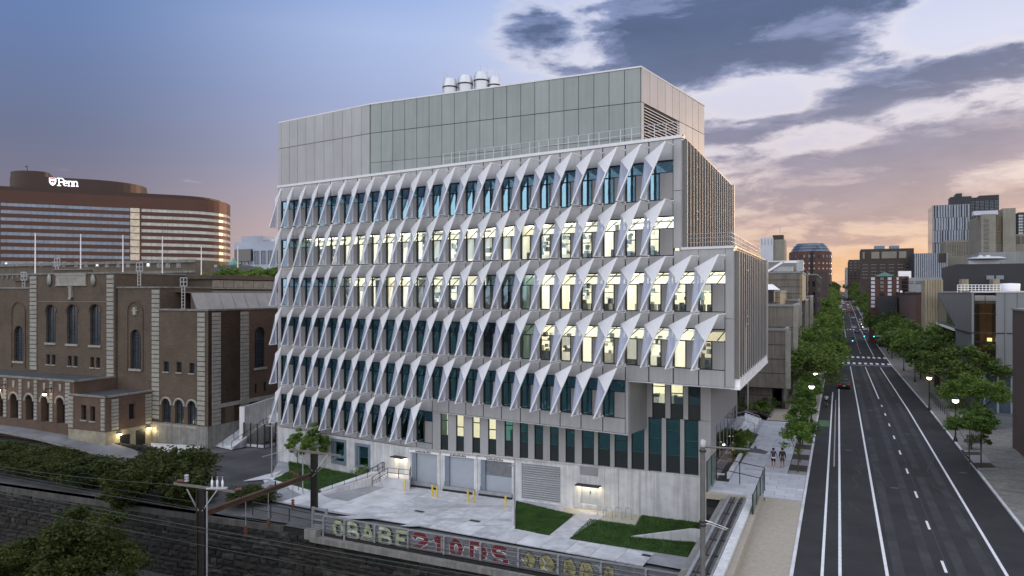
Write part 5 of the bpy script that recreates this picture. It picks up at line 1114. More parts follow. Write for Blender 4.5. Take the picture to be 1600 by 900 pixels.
for px, y0, y1, D, lb in ((55, 365, 427, 112, 'leftmost white flagpole on the brick hall roof'), (126, 367, 421, 113, 'second white flagpole from the left on the brick hall roof'), (192, 368, 423, 114, 'third white flagpole from the left on the brick hall roof'),
                          (253.7, 370, 430, 115, 'fourth white flagpole from the left on the brick hall roof'), (314.5, 387, 428, 125, 'white flagpole in front of the dark roof with green cupola'), (371.5, 386, 414, 140, 'white flagpole in front of the pale blue building')):
    x, y, _ = P(px, D); z0, z1 = Zp(y1, D) - .5, Zp(y0, D); t = thing('flagpole', lb, 'flagpole', (x, y, z0), 0, 'flagpoles on the brick hall roof'); MB().tube((0, 0, 0), (0, 0, z1 - z0), .1, 6, r2=.06).build('pole', M_fedge, t); MB().box(-.15, .15, -.15, .15, 0, .3).build('base', M_steel, t); MB().sphere((0, 0, z1 - z0), .1, 6).build('finial', M_fedge, t)
# ------------------------------------------------------------------ buildings behind, helper for blocks on the street grid
def block(name, label, cpx, D, fpx, spx, ytop, m, front=None, side=None, ybase=None, depth=None, mw=None, mf=None, roof=None, cat='building', cap=None, par=None, z0=None, sills=None):
    "corner at pixel column cpx and distance D, front wall to column fpx, side wall (along the street) to column spx"
    c = P(cpx, D)[:2]; LF = Line(c, QV); LS = Line(c, SV); uf = LF.u(fpx); us = depth if depth else LS.u(spx); zt = Zp(ytop, D)
    zb_ = z0 if z0 is not None else min(-5, zroad(toRT(c)[1]) - 2)
    t = par or thing(name, label, cat, (c[0], c[1], 0), SANG); x0, x1 = min(0, uf), max(0, uf); loc = (0, 0, 0)
    if par: loc = None
    b = MB(); wins = []
    def grid(spec, a, bb):
        cols_, rows_, wf, hf, m0, m1 = spec; z_0 = max(zb_, (Zp(ybase, D) if ybase else 0)) + m0; z_1 = zt - m1; cw_ = (bb - a) / cols_; rh = (z_1 - z_0) / rows_
        return [(a + cw_ * (i + .5 - wf / 2), a + cw_ * (i + .5 + wf / 2), z_0 + rh * (j + .5 - hf / 2), z_0 + rh * (j + .5 + hf / 2)) for i in range(cols_) for j in range(rows_)]
    fo = grid(front, x0, x1) if front else []
    wall_open(b, x0, x1, zb_, zt, fo, 0, .3, 0, 0)
    b.add([(x0, us, zb_), (x1, us, zb_), (x1, us, zt), (x0, us, zt)], [(0, 3, 2, 1)])
    so = grid(side, 0, us) if side else []
    sx = x1 if uf < 0 else x0; rz = ROT90 if uf < 0 else -ROT90
    if uf < 0: sb = MB(Matrix.Rotation(ROT90, 4, 'Z')); wall_open(sb, 0, us, zb_, zt, so, 0, .3, 0)
    else: sb = MB(Matrix.Rotation(-ROT90, 4, 'Z')); wall_open(sb, -us, 0, zb_, zt, [(-o[1], -o[0], o[2], o[3]) for o in so], 0, .3, 0)
    b.add(sb.v, sb.f, 0)
    ox = x0 if uf < 0 else x1; b.add([(ox, 0, zb_), (ox, us, zb_), (ox, us, zt), (ox, 0, zt)], [(0, 1, 2, 3)])
    b.add([(x0, 0, zt - .3), (x1, 0, zt - .3), (x1, us, zt - .3), (x0, us, zt - .3)], [(0, 1, 2, 3)], 1)
    mp_ = b.build('wall', [m, roof or M_roof], t)
    if cap: c_ = MB(); c_.box(x0 - .15, x1 + .15, -.15, .25, zt, zt + .35); c_.box(sx - .2, sx + .2, .25, us, zt, zt + .35); c_.build('coping', cap, t)
    mw = mw or M_dglass; mf = mf or M_joint; cache = {}
    def put(o, side_):
        w, h = round(o[1] - o[0], 2), round(o[3] - o[2], 2); k = (w, h)
        if k not in cache:
            f = MB(); e = min(.12, w * .06); f.box(0, w, -.05, .05, 0, e); f.box(0, w, -.05, .05, h - e, h); f.box(0, e, -.05, .05, 0, h); f.box(w - e, w, -.05, .05, 0, h); f.box(0, w, -.01, .04, 0, h, 1)
            if w > 1.2: f.box(w / 2 - e / 2, w / 2 + e / 2, -.04, 0, 0, h)
            cache[k] = f.mesh('window', [mf, mw])
        if not side_: obj('window', cache[k], t, (o[0], .24, o[2]))
        elif uf < 0: obj('window', cache[k], t, (-.24, o[0], o[2]), ROT90)
        else: obj('window', cache[k], t, (.24, o[1], o[2]), -ROT90)
    for o in fo: put(o, False)
    for o in so: put(o, True)
    return t, x0, x1, us, zt
# brick arena behind the hall
t, x0, x1, us, zt = block('brick_arena', 'long brown brick arena wall with a row of small square windows behind the hall', 305, 150, -60, None, 406, mat('arena_brick', (.12, .1, .076), .9, 0, .2, .8), depth=5, roof=M_roof)
for i, px in enumerate((9, 26.5, 46.5, 63.5, 83.5, 99, 118, 133.5, 151, 166, 184, 199, 230.5, 247, 261, 278)):
    l = Line(P(305, 150)[:2], QV); u = l.u(px); z = l.z(px, 414.5 + .006 * px)
    f = MB(); f.box(-.3, .95, -.1, .02, -.3, .9); f.box(0, .65, -.16, -.1, 0, .6, 1); f.build('window', [M_quoin, M_bglass if i % 4 else mat('lit_small_window', (.8, .85, .9), .5, 0, 0, emit=(.9, .95, 1, .9))], t, (u, 0, z))
MB().box(x0, x1, -.35, .1, zt - .5, zt + .1).build('coping', M_conc_d, t); MB().box(x0, x1, -.3, .1, zt - 2.6, zt - 2.2).build('string_course', M_conc_d, t)
for i in range(14): MB().box(0, .5, -.25, 0, 0, 1.1).build('corbel', M_conc_d, t, (x0 + 1 + i * 1.9, 0, zt - 3.4))
t = thing('dark_hipped_roof', 'dark hipped roof with a small green cupola beyond the brick hall', 'roof', P(333, 175, 0), SANG)
z0, z1 = Zp(427, 175), Zp(413, 175); MB().box(-6.5, 8, 0, 14, 0, z0).build('wall', M_brickP, t)
MB().add([(-7, -.5, z0), (8.5, -.5, z0), (8.5, 14.5, z0), (-7, 14.5, z0), (-2, 5, z1), (3, 5, z1), (3, 9, z1), (-2, 9, z1)], [(0, 1, 5, 4), (1, 2, 6, 5), (2, 3, 7, 6), (3, 0, 4, 7), (4, 5, 6, 7)]).build('roof', M_roof, t)
mg_ = mat('verdigris', (.12, .27, .24), .7, 0, .2, 1); MB().lathe([(1.5, 0), (1.45, .5), (.9, .9), (.4, 1.2), (.3, 1.7), (.05, 1.8)], (0, 0, 0), 10).build('cupola', mg_, t, (.5, 6, z1 - .1))
# curved brown hospital block with lettering
PD = Line(P(0, 428)[:2], (.905, .426)); pen = thing('curved_brown_tower_block', 'huge curved brown office block with white ribbon windows and an illuminated sign', 'building', (PD.p[0], PD.p[1], 0), PD.ang)
M_pb = mat('copper_brown', (.085, .038, .025), .5, .35, .12, .03); M_pb2 = mat('copper_brown_dark', (.05, .029, .023), .5, .35, .1, .03)
M_rib = [mat('ribbon_glass_blue', (.13, .175, .24), .12, .3, .25, .25, spec=1.0), mat('ribbon_glass_pale', (.3, .3, .29), .2, .2, .35, .3, emit=(.9, .9, .8, .08))]
def plan(x0, x1, dep, r, n=10, rl=None):
    pts = [(x0, 0), (x1 - r, 0)] + [(x1 - r + r * math.sin(math.pi / 2 * i / n), r - r * math.cos(math.pi / 2 * i / n)) for i in range(1, n + 1)] + [(x1, dep)]
    if rl: pts = [(x0, rl)] + [(x0 + rl - rl * math.cos(math.pi / 2 * i / n), rl - rl * math.sin(math.pi / 2 * i / n)) for i in range(1, n + 1)] + pts[1:]; return pts + [(x0, dep)]
    return pts + [(x0, dep)]
xR = PD.u(365); zt = PD.z(0, 292) - 1.2
def slab_(nm, x0, x1, z0, z1, m, inset=0, rl=None, r=28): 
    pl = plan(x0, x1 - inset, 60, r, rl=rl); pl = [(x, y + inset) if y < 30 else (x, y) for x, y in pl]; return MB().prism(pl, z0, z1).build(nm, m, pen)
zfl = [PD.z(0, 316 + i * 11.45) for i in range(9)]
slab_('core', -70, xR, 0, zfl[0] + 8.0, M_pb2, 1.0)
for i, z in enumerate(zfl):
    slab_('spandrel_band', -70, xR, z - 4.28 if i < 8 else z - 8, z - 2.0, M_pb)
slab_('spandrel_band', -70, xR, zfl[0] - .1, zfl[0] + 7.2, M_pb)
slab_('upper_storey', -70, PD.u(358), zfl[0] + 7.2, PD.z(240, 302), M_pb2, 3)
zt3 = PD.z(8, 262); slab_('roof_house', PD.u(6), PD.u(241), PD.z(240, 302), PD.z(235, 284), M_pb2, 5, rl=14, r=30); slab_('roof_house', PD.u(6.5), PD.u(91), PD.z(235, 284), zt3, M_pb2, 6, rl=14, r=6)
px_split = PD.u(212)
for i, z in enumerate(zfl):                                        # panes of the ribbon windows: one object per bay
    x = -70; w = 3.05
    k = 0
    while x < xR - 29:
        if abs(x + w / 2 - px_split) > 3.5 and k % 1 == 0 and PD.u(-5) < x:
            obj('ribbon_window', bpy.data.meshes.get('rw%d' % (x > px_split)) or MB().box(.06, w - .06, .35, .6, 0, 2.0).mesh('rw%d' % (x > px_split), M_rib[1 if x > px_split else 0]), pen, (x, 0, z - 2.03))
        x += w; k += 1
    c = MB(); pts = [(xR - 28 + 27.6 * math.sin(a), 28 - 27.6 * math.cos(a)) for a in [math.pi / 2 * q / 10 for q in range(11)]]
    for (a, b), (c2, d) in zip(pts[:-1], pts[1:]): c.add([(a, b, z - 2.33), (c2, d, z - 2.33), (c2, d, z - .03), (a, b, z - .03)], [(0, 1, 2, 3)])
    c.build('ribbon_window', M_rib[1], pen)
MB().box(px_split - 3, px_split + 2.2, -.2, 1, 10, zfl[0]).build('stair_window', mat('stair_glass', (.4, .36, .3), .2, .2, .4, .4, emit=(1, .8, .5, .1)), pen)
me = MB().box(px_split - 3.2, px_split + 2.4, -.3, 1, 0, .5).mesh('stair_landing', M_pb)
for z in zfl: obj('stair_landing', me, pen, (0, 0, z - 3)); 
MB().box(px_split + 2.3, px_split + 3.2, -.4, 1, 10, zfl[0] + 2).build('pier', M_pb, pen)
sg_y = 4.2; M_sign = mat('sign_white', (.9, .9, .92), .5, 0, 0, emit=(1, 1, 1, .9)); zs0 = PD.z(76, 288.5); H_ = PD.z(76, 276) - zs0
sx0, sx1 = PD.u(75), PD.u(86.5); wsh = sx1 - sx0; xm = (sx0 + sx1) / 2
MB().prism([(0, 0), (1, 0)], 0, 1) if False else None
shp = [(sx0, H_), (sx1, H_), (sx1, H_ * .5), (xm + wsh * .32, H_ * .18), (xm, 0), (xm - wsh * .32, H_ * .18), (sx0, H_ * .5)]
MB().poly([(x, sg_y, zs0 + z) for x, z in shp]).build('shield_emblem', M_sign, pen)
MB().poly([(sx0 + wsh * .12, sg_y - .1, zs0 + H_ * .82), (sx1 - wsh * .1, sg_y - .1, zs0 + H_ * .82), (sx1 - wsh * .1, sg_y - .1, zs0 + H_ * .95), (sx0 + wsh * .12, sg_y - .1, zs0 + H_ * .95)]).build('red_bar', mat('emblem_red', (.5, .01, .02), .6, 0, 0, emit=(.8, .02, .04, .5)), pen)
MB().path([(xm - wsh * .2, sg_y - .1, zs0 + H_ * .45), (xm, sg_y - .1, zs0 + H_ * .55), (xm + wsh * .2, sg_y - .1, zs0 + H_ * .45)], .35, 4).sphere((xm - wsh * .16, sg_y - .1, zs0 + H_ * .5), .55, 6).sphere((xm + wsh * .16, sg_y - .1, zs0 + H_ * .5), .55, 6).build('emblem_device', M_black, pen)
A_ = lambda cx, cz, rx, rz, a0, a1, n=8: [(cx + rx * math.cos(math.radians(a0 + (a1 - a0) * i / n)), cz + rz * math.sin(math.radians(a0 + (a1 - a0) * i / n))) for i in range(n + 1)]
nn = [[(.15, 0), (.15, .66)], [(0, .64), (.15, .66)], [(.0, .0), (.3, 0)], [(.15, .5)] + A_(.42, .42, .24, .24, 150, 0) + [(.66, 0)], [(.52, 0), (.8, 0)]]
PG = {'P': [[(.2, 0), (.2, 1)], [(0, 0), (.42, 0)], [(0, 1), (.45, 1)] + A_(.45, .74, .34, .26, 90, -90) + [(.2, .48)]], 'e': [[(.08, .36), (.64, .36)] + A_(.36, .34, .29, .33, 0, 300, 12)], 'n': nn}
zP = PD.z(90, 288.8); hP = PD.z(90, 277.5) - zP
for ch, a, b in (('P', 88, 98.5), ('e', 97, 104.5), ('n', 104.5, 113), ('n', 112.5, 121)):
    wch = (PD.u(b) - PD.u(a)) / (.8 if ch != 'e' else .72); strokes(MB(), PG[ch], PD.u(a), PD.z(a, 288.2 + (a - 88) * .045), .3, sg_y, wch, hP).build('sign_letter', M_sign, pen)
t = MB().tube((0, 0, 0), (0, 0, 2.6), .2, 5).path([(0, 0, 2.6), (-.5, 0, 3.0), (-1.0, 0, 2.2)], .25, 5).build('roof_davit', M_black, pen, (PD.u(39), 8, zt3))
# pale blue lab cluster beyond
t, x0, x1, us, zt = block('pale_blue_building', 'pale blue-grey glass and metal building beyond the green trees', 366, 310, 460, None, 379, mat('pale_blue_metal', (.36, .4, .48), .5, .2, .12, .1), front=(9, 3, .8, .5, 2, 1), depth=30, mw=M_bglass)
MB().box(2, 14, 2, 20, zt, zt + 2.6).build('roof_house', MATS['pale_blue_metal'], t); MB().box(16, 30, 4, 20, zt, zt + 1.2).build('roof_house', M_alu, t); MB().box(1, 10, -1, 0, zt - 8, zt - 3).build('bay', M_dglass, t)
# ------------------------------------------------------------------ entrance side of the lab: screen wall, tank enclosure, outdoor stair
sc = thing('screen_wall', 'tall pale concrete screen wall beside the outdoor stair and the brick hall', 'wall', (0, 0, 0))
s0, s1 = G(378, 696, -4.5), None; S_ = Line(s0[:2], (.52, .854)); pS = S_.at(S_.u(441))
m_ = MB(); vwall(m_, s0, pS, -4.6, -4.6, S_.z(378, 637), S_.z(441, 617), .35); m_.build('wall', M_conc, sc)
m_ = MB(); vwall(m_, (s0[0] - .3, s0[1] - .1), (s0[0] + .3, s0[1] + .1), -4.6, -4.6, S_.z(378, 636), S_.z(378, 636), .5); m_.build('end_pier', M_fedge, sc)
tk = thing('gas_tank_enclosure', 'steel gas tanks behind translucent screen panels in a small corner enclosure', 'tank enclosure', (0, 0, -4.5))
eps = [G(381, 697, -4.5), G(413, 700, -4.5), G(440, 694, -4.5)]
for (a, b) in zip(eps[:-1], eps[1:]):
    n = 3
    for i in range(n):
        p, q = [a[k] + (b[k] - a[k]) * i / n for k in (0, 1)], [a[k] + (b[k] - a[k]) * (i + 1) / n for k in (0, 1)]
        MB().add([(p[0], p[1], .35), (q[0], q[1], .35), (q[0], q[1], 3.0), (p[0], p[1], 3.0)], [(0, 1, 2, 3)]).build('screen_panel', glass('screen_film', (.55, .55, .52), .12, (.7, .7, .7), .5), tk)
        MB().box(p[0] - .07, p[0] + .07, p[1] - .07, p[1] + .07, 0, 3.1).build('post', M_dsteel, tk)
m_ = MB(); vwall(m_, eps[0], eps[1], 0, 0, .35, .35, .3); vwall(m_, eps[1], eps[2], 0, 0, .35, .35, .3); m_.build('kerb', M_slab, tk)
for px, py, rr_, h in ((427, 690, 1.1, 3.7), (404, 690, .7, 3.0)):
    x, y, _ = G(px, py, -4.5); MB().lathe([(.01, .2), (rr_, .5), (rr_, h - .4), (rr_ * .6, h - .1), (.01, h)], (x, y + 1.5, 0), 16).build('tank', M_fedge if px > 410 else M_steel, tk)
pm = MB()
for i in range(26):
    x, y, _ = G(rr.uniform(395, 432), rr.uniform(690, 697), -4.5); z = rr.uniform(.3, 2.4); pm.tube((x, y, z), (x + rr.uniform(-.5, .5), y + rr.uniform(-.2, .2), z + rr.uniform(-.4, .6)), .06, 5)
pm.build('valves', M_steel, tk)
so_ = thing('outdoor_stair', 'wide pale outdoor stair with three dark handrails beside the brick hall', 'stair', (0, 0, -4.5))
a, b = Vector(G(334, 697, -4.5)[:2]), Vector(G(363, 703, -4.5)[:2]); up = Vector((.45, .89)); 
for i in range(13):
    o1, o2 = a + up * .42 * i, b + up * .42 * i; MB().prism([tuple(o1), tuple(o2), tuple(o2 + up * .44), tuple(o1 + up * .44)], 0, .16 * (i + 1)).build('step', M_slab, so_)
o1, o2 = a + up * .42 * 13, b + up * .42 * 13; MB().prism([tuple(o1), tuple(o2), tuple(o2 + up * 9), tuple(o1 + up * 9)], 0, 2.1).build('landing', M_slab, so_)
for f in (.02, .5, .97):
    p = a.lerp(b, f); q = p + up * 5.4; railing('', '', [(p.x, p.y, .1), (q.x, q.y, 2.1), (q.x + up.x * 3, q.y + up.y * 3, 2.1)], 0, .95, 5, so_, .035, M_dsteel, 1)
m_ = MB(); vwall(m_, tuple(b), tuple(b + up * 5.5), 0, 0, .3, 2.5, .3); m_.build('cheek_wall', M_slab, so_)
# ------------------------------------------------------------------ buildings along the street
M_beige = mat('beige_concrete', (.24, .225, .185), .85, 0, .12, .25, streak=.08); M_greyc = mat('grey_concrete', (.26, .27, .27), .85, 0, .12, .3, streak=.1)
M_dbrick = mat('dark_brick_far', (.062, .046, .042), .85, 0, .15, .2); M_rbrick = mat('red_brick_far', (.105, .05, .04), .85, 0, .15, .2); M_dark = mat('charcoal_cladding', (.035, .037, .042), .6, .2, .12, .3)
M_wht = mat('white_cladding', (.55, .57, .62), .6, 0, .08, .2); M_stripe = mat('pale_stripe', (.3, .33, .39), .5, .1, .08, .2); M_tanc = mat('tan_fin_and_sunlit_side', (.33, .28, .19), .85, 0, .15, .5, streak=.15)
# board-marked concrete building next to the laboratory
cb = thing('brutalist_building', 'stepped board-marked concrete building with overhanging boxes along the left pavement', 'building', P(1228, 95, 0), SANG)
c0 = cb.location
def vol(px1, D, ytop, ybot=None, w=26, dep=14, m=None, edge=True, zb=None):
    L0 = Line(P(px1, D)[:2], QV); x1 = (P(px1, D)[0] - c0.x) * QV[0] + (P(px1, D)[1] - c0.y) * QV[1]; y0 = (P(px1, D)[0] - c0.x) * SV[0] + (P(px1, D)[1] - c0.y) * SV[1]
    z1 = Zp(ytop, D); z0 = Zp(ybot, D) if ybot else (zb if zb is not None else -3)
    b = MB(); b.box(x1 - w, x1, y0, y0 + dep, z0, z1, 0); b.add([(x1 - w, y0, z1 - .3), (x1, y0, z1 - .3), (x1, y0 + dep, z1 - .3), (x1 - w, y0 + dep, z1 - .3)], [(0, 1, 2, 3)], 1)
    b.build('wall', [m or M_board, M_roof], cb); MB().box(x1 - w, x1 + .1, y0 - .1, y0 + .25, z1, z1 + .3).box(x1 - .25, x1 + .1, y0 + .25, y0 + dep, z1, z1 + .3).build('coping', M_greyc, cb)
    if edge: MB().box(x1 - .05, x1 + .55, y0 - .06, y0 + .6, z0, z1).build('edge_fin', M_quoin, cb)
    for k in range(3): z = z0 + (z1 - z0) * (k + 1) / 4; MB().box(x1 - w, x1 + .02, y0 - .03, y0 + .1, z, z + .06).build('form_line', M_joint, cb)
    return x1, y0, z0, z1
vol(1228, 95, 517, 607, 30, 6); vol(1205, 97, 560, None, 26, 8, edge=False); v = vol(1240, 104, 479, 610, 30, 16); vol(1219, 113, 457, 490, 26, 20, MATS['tan_fin_and_sunlit_side'], False); vol(1214, 112.5, 456.5, 490, 26, 20, None, False)  # the tan volume paints in a sunlit side face
vol(1253.5, 128, 427, 470, 40, 16, MATS['tan_fin_and_sunlit_side'], False); vol(1249, 127.5, 426.6, 470, 40, 16, None, False); vol(1247, 124, 470, 560, 30, 14); vol(1258, 140, 470, 560, 30, 18); vol(1266, 155, 464, 570, 30, 20); vol(1236, 108, 500, None, 14, 40, M_dbrick, False)  # sunlight on the upper box's side again painted by a tan volume
for i in range(9):
    x, y, _ = P(1229 + i * 2.2, 97 + i * 4.5); ly = Line((c0.x, c0.y), SV); MB().box(-.15, .15, 0, .9, 0, 5.2).build('column', M_quoin, cb, (-.4, 4 + i * 4.6, .1))
MB().box(-.3, .1, 3, 60, .0, 1.1).build('low_wall', M_board, cb); MB().box(-.7, -.5, 3, 60, .2, 4.6).build('ground_window', M_dglass, cb)
x, y, _ = P(1186, 106); sk = thing('roof_skylight', 'pale metal roof skylight on the concrete building beside the lab', 'skylight', (x, y, Zp(456, 106)), SANG)
MB().add([(-3, 0, .3), (2.7, 0, .3), (2.7, 3, .3), (-3, 3, .3), (-2.5, .6, 1.1), (1.7, .6, 1.1), (1.7, 2.4, 1.1), (-2.5, 2.4, 1.1)], [(0, 1, 5, 4), (1, 2, 6, 5), (2, 3, 7, 6), (3, 0, 4, 7), (4, 5, 6, 7), (0, 3, 2, 1)]).build('hood', M_fedge, sk); MB().box(-2.6, 2.0, .2, 2.8, -1.5, .3).build('kerb', M_dark, sk)
block('grey_roof_building', 'grey concrete building with rooftop ducts beyond the stepped concrete one', 1246, 190, 1150, None, 409, M_greyc, front=(8, 2, .7, .5, 12, 1), depth=30, cap=M_alu)
du = thing('rooftop_ducts', 'white sloping rooftop duct and cooling units left of the street', 'ducts', P(1222, 186, Zp(424, 186)), SANG)
MB().box(-6, 6, 0, 4, -6, 0).build('plinth', M_dark, du); 
MB().add([(-4, 0, 0), (-3, 0, 0), (1, 0, 2.6), (0, 0, 2.6), (-4, 1.5, 0), (-3, 1.5, 0), (1, 1.5, 2.6), (0, 1.5, 2.6)], [(0, 1, 2, 3), (7, 6, 5, 4), (0, 4, 5, 1), (1, 5, 6, 2), (2, 6, 7, 3), (3, 7, 4, 0)]).box(0, 4, 0, 1.5, 2.1, 2.7).build('duct', M_fedge, du)
MB().box(3.4, 5, 0, 2, 0, 2.8).box(-2, 2.5, .5, 2, 0, 1.2).build('cooling_unit', M_steel, du)
block('narrow_brick_building', 'dark brick building with pale roof edge halfway along the left side of the street', 1276, 215, 1240, 1283, 430, M_dbrick, front=(4, 5, .45, .5, 4, 1), side=(4, 5, .4, .5, 4, 1), cap=M_greyc)
block('dark_rounded_block', 'small near-black brick block with rounded top below the glass-roofed drum', 1293, 330, 1272, 1295, 424, M_dbrick)
# white and tan residential tower
block('white_tower', 'slim white residential tower with small dark windows at the left of the street end', 1208, 520, 1188, None, 371, M_wht, front=(4, 13, .34, .45, 26, 1), depth=18, ybase=440)
block('tan_tower', 'tan concrete tower with a stair block and antenna beside the slim white tower', 1226, 519, 1207, 1229, 374, M_beige, front=(3, 12, .12, .3, 26, 1), ybase=440)
tt = thing('tower_roof_block', 'dark roof block with thin antenna on the tan tower', 'roof block', P(1216, 521, Zp(374, 519)), SANG); MB().box(-3.8, 3.4, .5, 8, 0, 3.3).build('wall', M_dbrick, tt); MB().tube((1, 3, 3.3), (1, 3, 10), .15, 5).build('antenna', M_steel, tt)
# brick drum with faceted glass crown
hd = thing('brick_drum_building', 'round dark red brick building with a tapering blue glass roof at the street end', 'building', P(1266, 600, 0), SANG + .1)
R = 31 / F * 600; zb_, z1, z2 = -2, Zp(395, 600), Zp(381, 600)
MB().lathe([(R, zb_), (R, z1)], n=28, smooth=False).build('drum_wall', M_rbrick, hd); MB().lathe([(R, z1), (R * .96, z1), (R * .95, z1 + .3), (R * .88, z1 + 2.2), (R * .87, z1 + 2.3), (R * .8, z1 + 4.6), (R * .78, z1 + 4.7), (R * .66, z2), (.1, z2)], n=28, smooth=False).build('glass_roof', M_bglass, hd)
for k in range(3): MB().lathe([(R * (.97 - k * .09), z1 + .1 + k * 2.25), (R * (.975 - k * .09), z1 + .5 + k * 2.25)], n=28).build('roof_ring', M_dark, hd)
me = MB().box(-.7, .7, -.25, .2, 0, 2.2).mesh('window', [M_bglass]); me2 = MB().box(-.5, .5, -.25, .2, 0, 1.2).mesh('window', [MATS['ribbon_glass_pale']])
for i in range(56):
    a = math.pi + math.pi * (i % 14 + .5) / 14; row = i // 14; z = z1 - 5.6 - row * 4.2 if row else z1 - 4.6; obj('window', me if row == 0 else me2, hd, (R * math.cos(a), R * math.sin(a), z), a + math.pi / 2)
MB().box(-.9, .9, -R - .4, -R + 1, 5, z1 + .2).build('dark_recess', M_joint, hd)
block('side_pier_building', 'thin red brick slab beside the brick drum catching orange light', 1297, 598, 1290, 1299, 398, M_rbrick)
# right of the street
t, x0, x1, us, zt = block('dark_office_block', 'wide dark brick block with tall blank beige panels under its roof', 1345, 420, 1428, 1343, 389.5, M_dbrick, front=(6, 5, .7, .35, 3, 8), side=(3, 6, .5, .4, 3, 6), ybase=445)
l = Line(P(1345, 420)[:2], QV)
for a, b in ((1348, 1351), (1361.5, 1374), (1377.5, 1401), (1404.5, 1416)): MB().box(l.u(a), l.u(b), -.25, .1, Zp(404.5, 420), Zp(394, 420)).build('blank_panel', M_beige, t)
MB().box(l.u(1367), l.u(1383), 4, 12, zt, zt + 2).build('roof_house', M_bluegrey, t); MB().box(l.u(1391), l.u(1406), 4, 12, zt, zt + 1.9).build('roof_house', M_bluegrey, t)
block('distant_dark_block', 'small dark block far down the right side of the street', 1326, 640, 1347, 1324.5, 406, M_dbrick, front=(3, 7, .6, .4, 4, 1), side=(3, 7, .5, .4, 4, 1), ybase=445)
block('distant_grey_slab', 'tiny grey slab building closing the street on the right', 1321, 760, 1326, 1320, 418, M_greyc)
t, x0, x1, us, zt = block('striped_low_building', 'long low building with pale vertical stripes below the towers', 1428, 380, 1481, 1426, 396, M_dark, depth=30)
me = MB().box(0, .62, -.3, .1, 3, zt).mesh('stripe_fin', M_stripe)
for i in range(16): obj('stripe_fin', me, t, (x0 + .3 + i * (x1 - x0) / 16, 0, 0))
MB().box((x0 + x1) * .72, x1 - .8, -.35, -.3, zt - 5, zt - .2).build('brick_inset', M_dbrick, t)
t, x0, x1, us, zt = block('striped_tower', 'tall dark residential tower with staggered pale vertical strips', 1457, 450, 1516, 1455, 321, M_bglass, depth=25)
h_ = zt / 9
mes = [MB().box(0, w, -.35, .1, 0, h_ * .96).mesh('cladding_strip', m) for w, m in ((.9, M_stripe), (.55, M_stripe), (.9, M_dark))]
rs = random.Random(5)
for i in range(14):
    for k in range(3, 9): obj('cladding_strip', mes[rs.choice([0, 0, 1])], t, (x0 + (i + .25 * (k % 2)) * (x1 - x0) / 14 + .1, 0, k * h_)); obj('cladding_strip', mes[2], t, (x0 + (i + .55) * (x1 - x0) / 14, .1, k * h_))
MB().box(x0 + 10, x0 + 21, 3, 14, zt, zt + 5).box(x0 + 13, x0 + 16, 3, 14, zt + 5, zt + 7).build('roof_house', M_dark, t)
block('blue_glass_tower', 'blue glass residential tower joined behind the striped tower', 1516, 455, 1561, 1514, 309, M_dark, front=(6, 22, .86, .7, 30, 2), depth=24, mw=M_bglass, mf=M_joint, ybase=440)
t = thing('tower_roof_block', 'dark flat roof block on top of the blue glass tower', 'roof block', P(1530, 460, Zp(309, 455)), SANG); MB().box(0, 10.5, 0, 10, 0, 2).build('wall', M_dark, t)
block('beige_tower', 'beige concrete slab tower with a column of dark windows', 1533, 350, 1556, 1513, 335, M_beige, side=(10, 17, .28, .28, 20, 1), mw=M_fedge, ybase=440)
l = Line(P(1533, 350)[:2], QV); t = thing('window_strip', 'column of dark windows set in the beige slab tower', 'windows', P(1533, 350, 0), SANG)
me = MB().box(1.2, 3.0, -.2, .1, 0, 1.3).mesh('window', M_dglass)
for i in range(19): obj('window', me, t, (0, -.05, Zp(342, 350) - 1.5 - i * 2.1))
MB().box(-3, 7, 1, 6, 0, 2).build('roof_house', M_wht, thing('roof_unit', 'white roof unit on the beige slab tower', 'roof unit', P(1533, 352, Zp(335, 350)), SANG))
t, x0, x1, us, zt = block('golden_glass_link', 'narrow glazed link glowing gold between two beige slabs', 1556, 353, 1567, 1555, 335, M_beige, front=(1, 20, .8, .5, 18, 1), ybase=440, mw=mat('golden_glass', (.5, .36, .12), .15, .4, .2, .4, spec=1), depth=10)
block('beige_slab_tower', 'plain windowless beige slab tower near the right edge', 1567, 350, 1587, 1566, 325.5, M_beige, depth=14)
block('right_link_tower', 'lower glazed block with beige bands at the right edge beside the beige slabs', 1587, 352, 1612, 1586, 366, M_beige, front=(3, 12, .8, .5, 18, 1), ybase=440, mw=MATS['golden_glass'], depth=10)
block('right_glass_tower', 'pale glass tower at the far right edge', 1591, 400, 1640, 1590, 332, M_dark, front=(6, 18, .9, .8, 30, 1), depth=20, mw=mat('pale_glass', (.3, .33, .36), .1, .3, .15, .2, spec=1))
block('beige_low_rise', 'beige mid-rise with horizontal window rows in front of the striped tower', 1476, 400, 1513, 1474.5, 376, M_beige, front=(10, 11, .7, .36, 14, 1), side=(4, 11, .5, .3, 14, 1), ybase=440, depth=20)
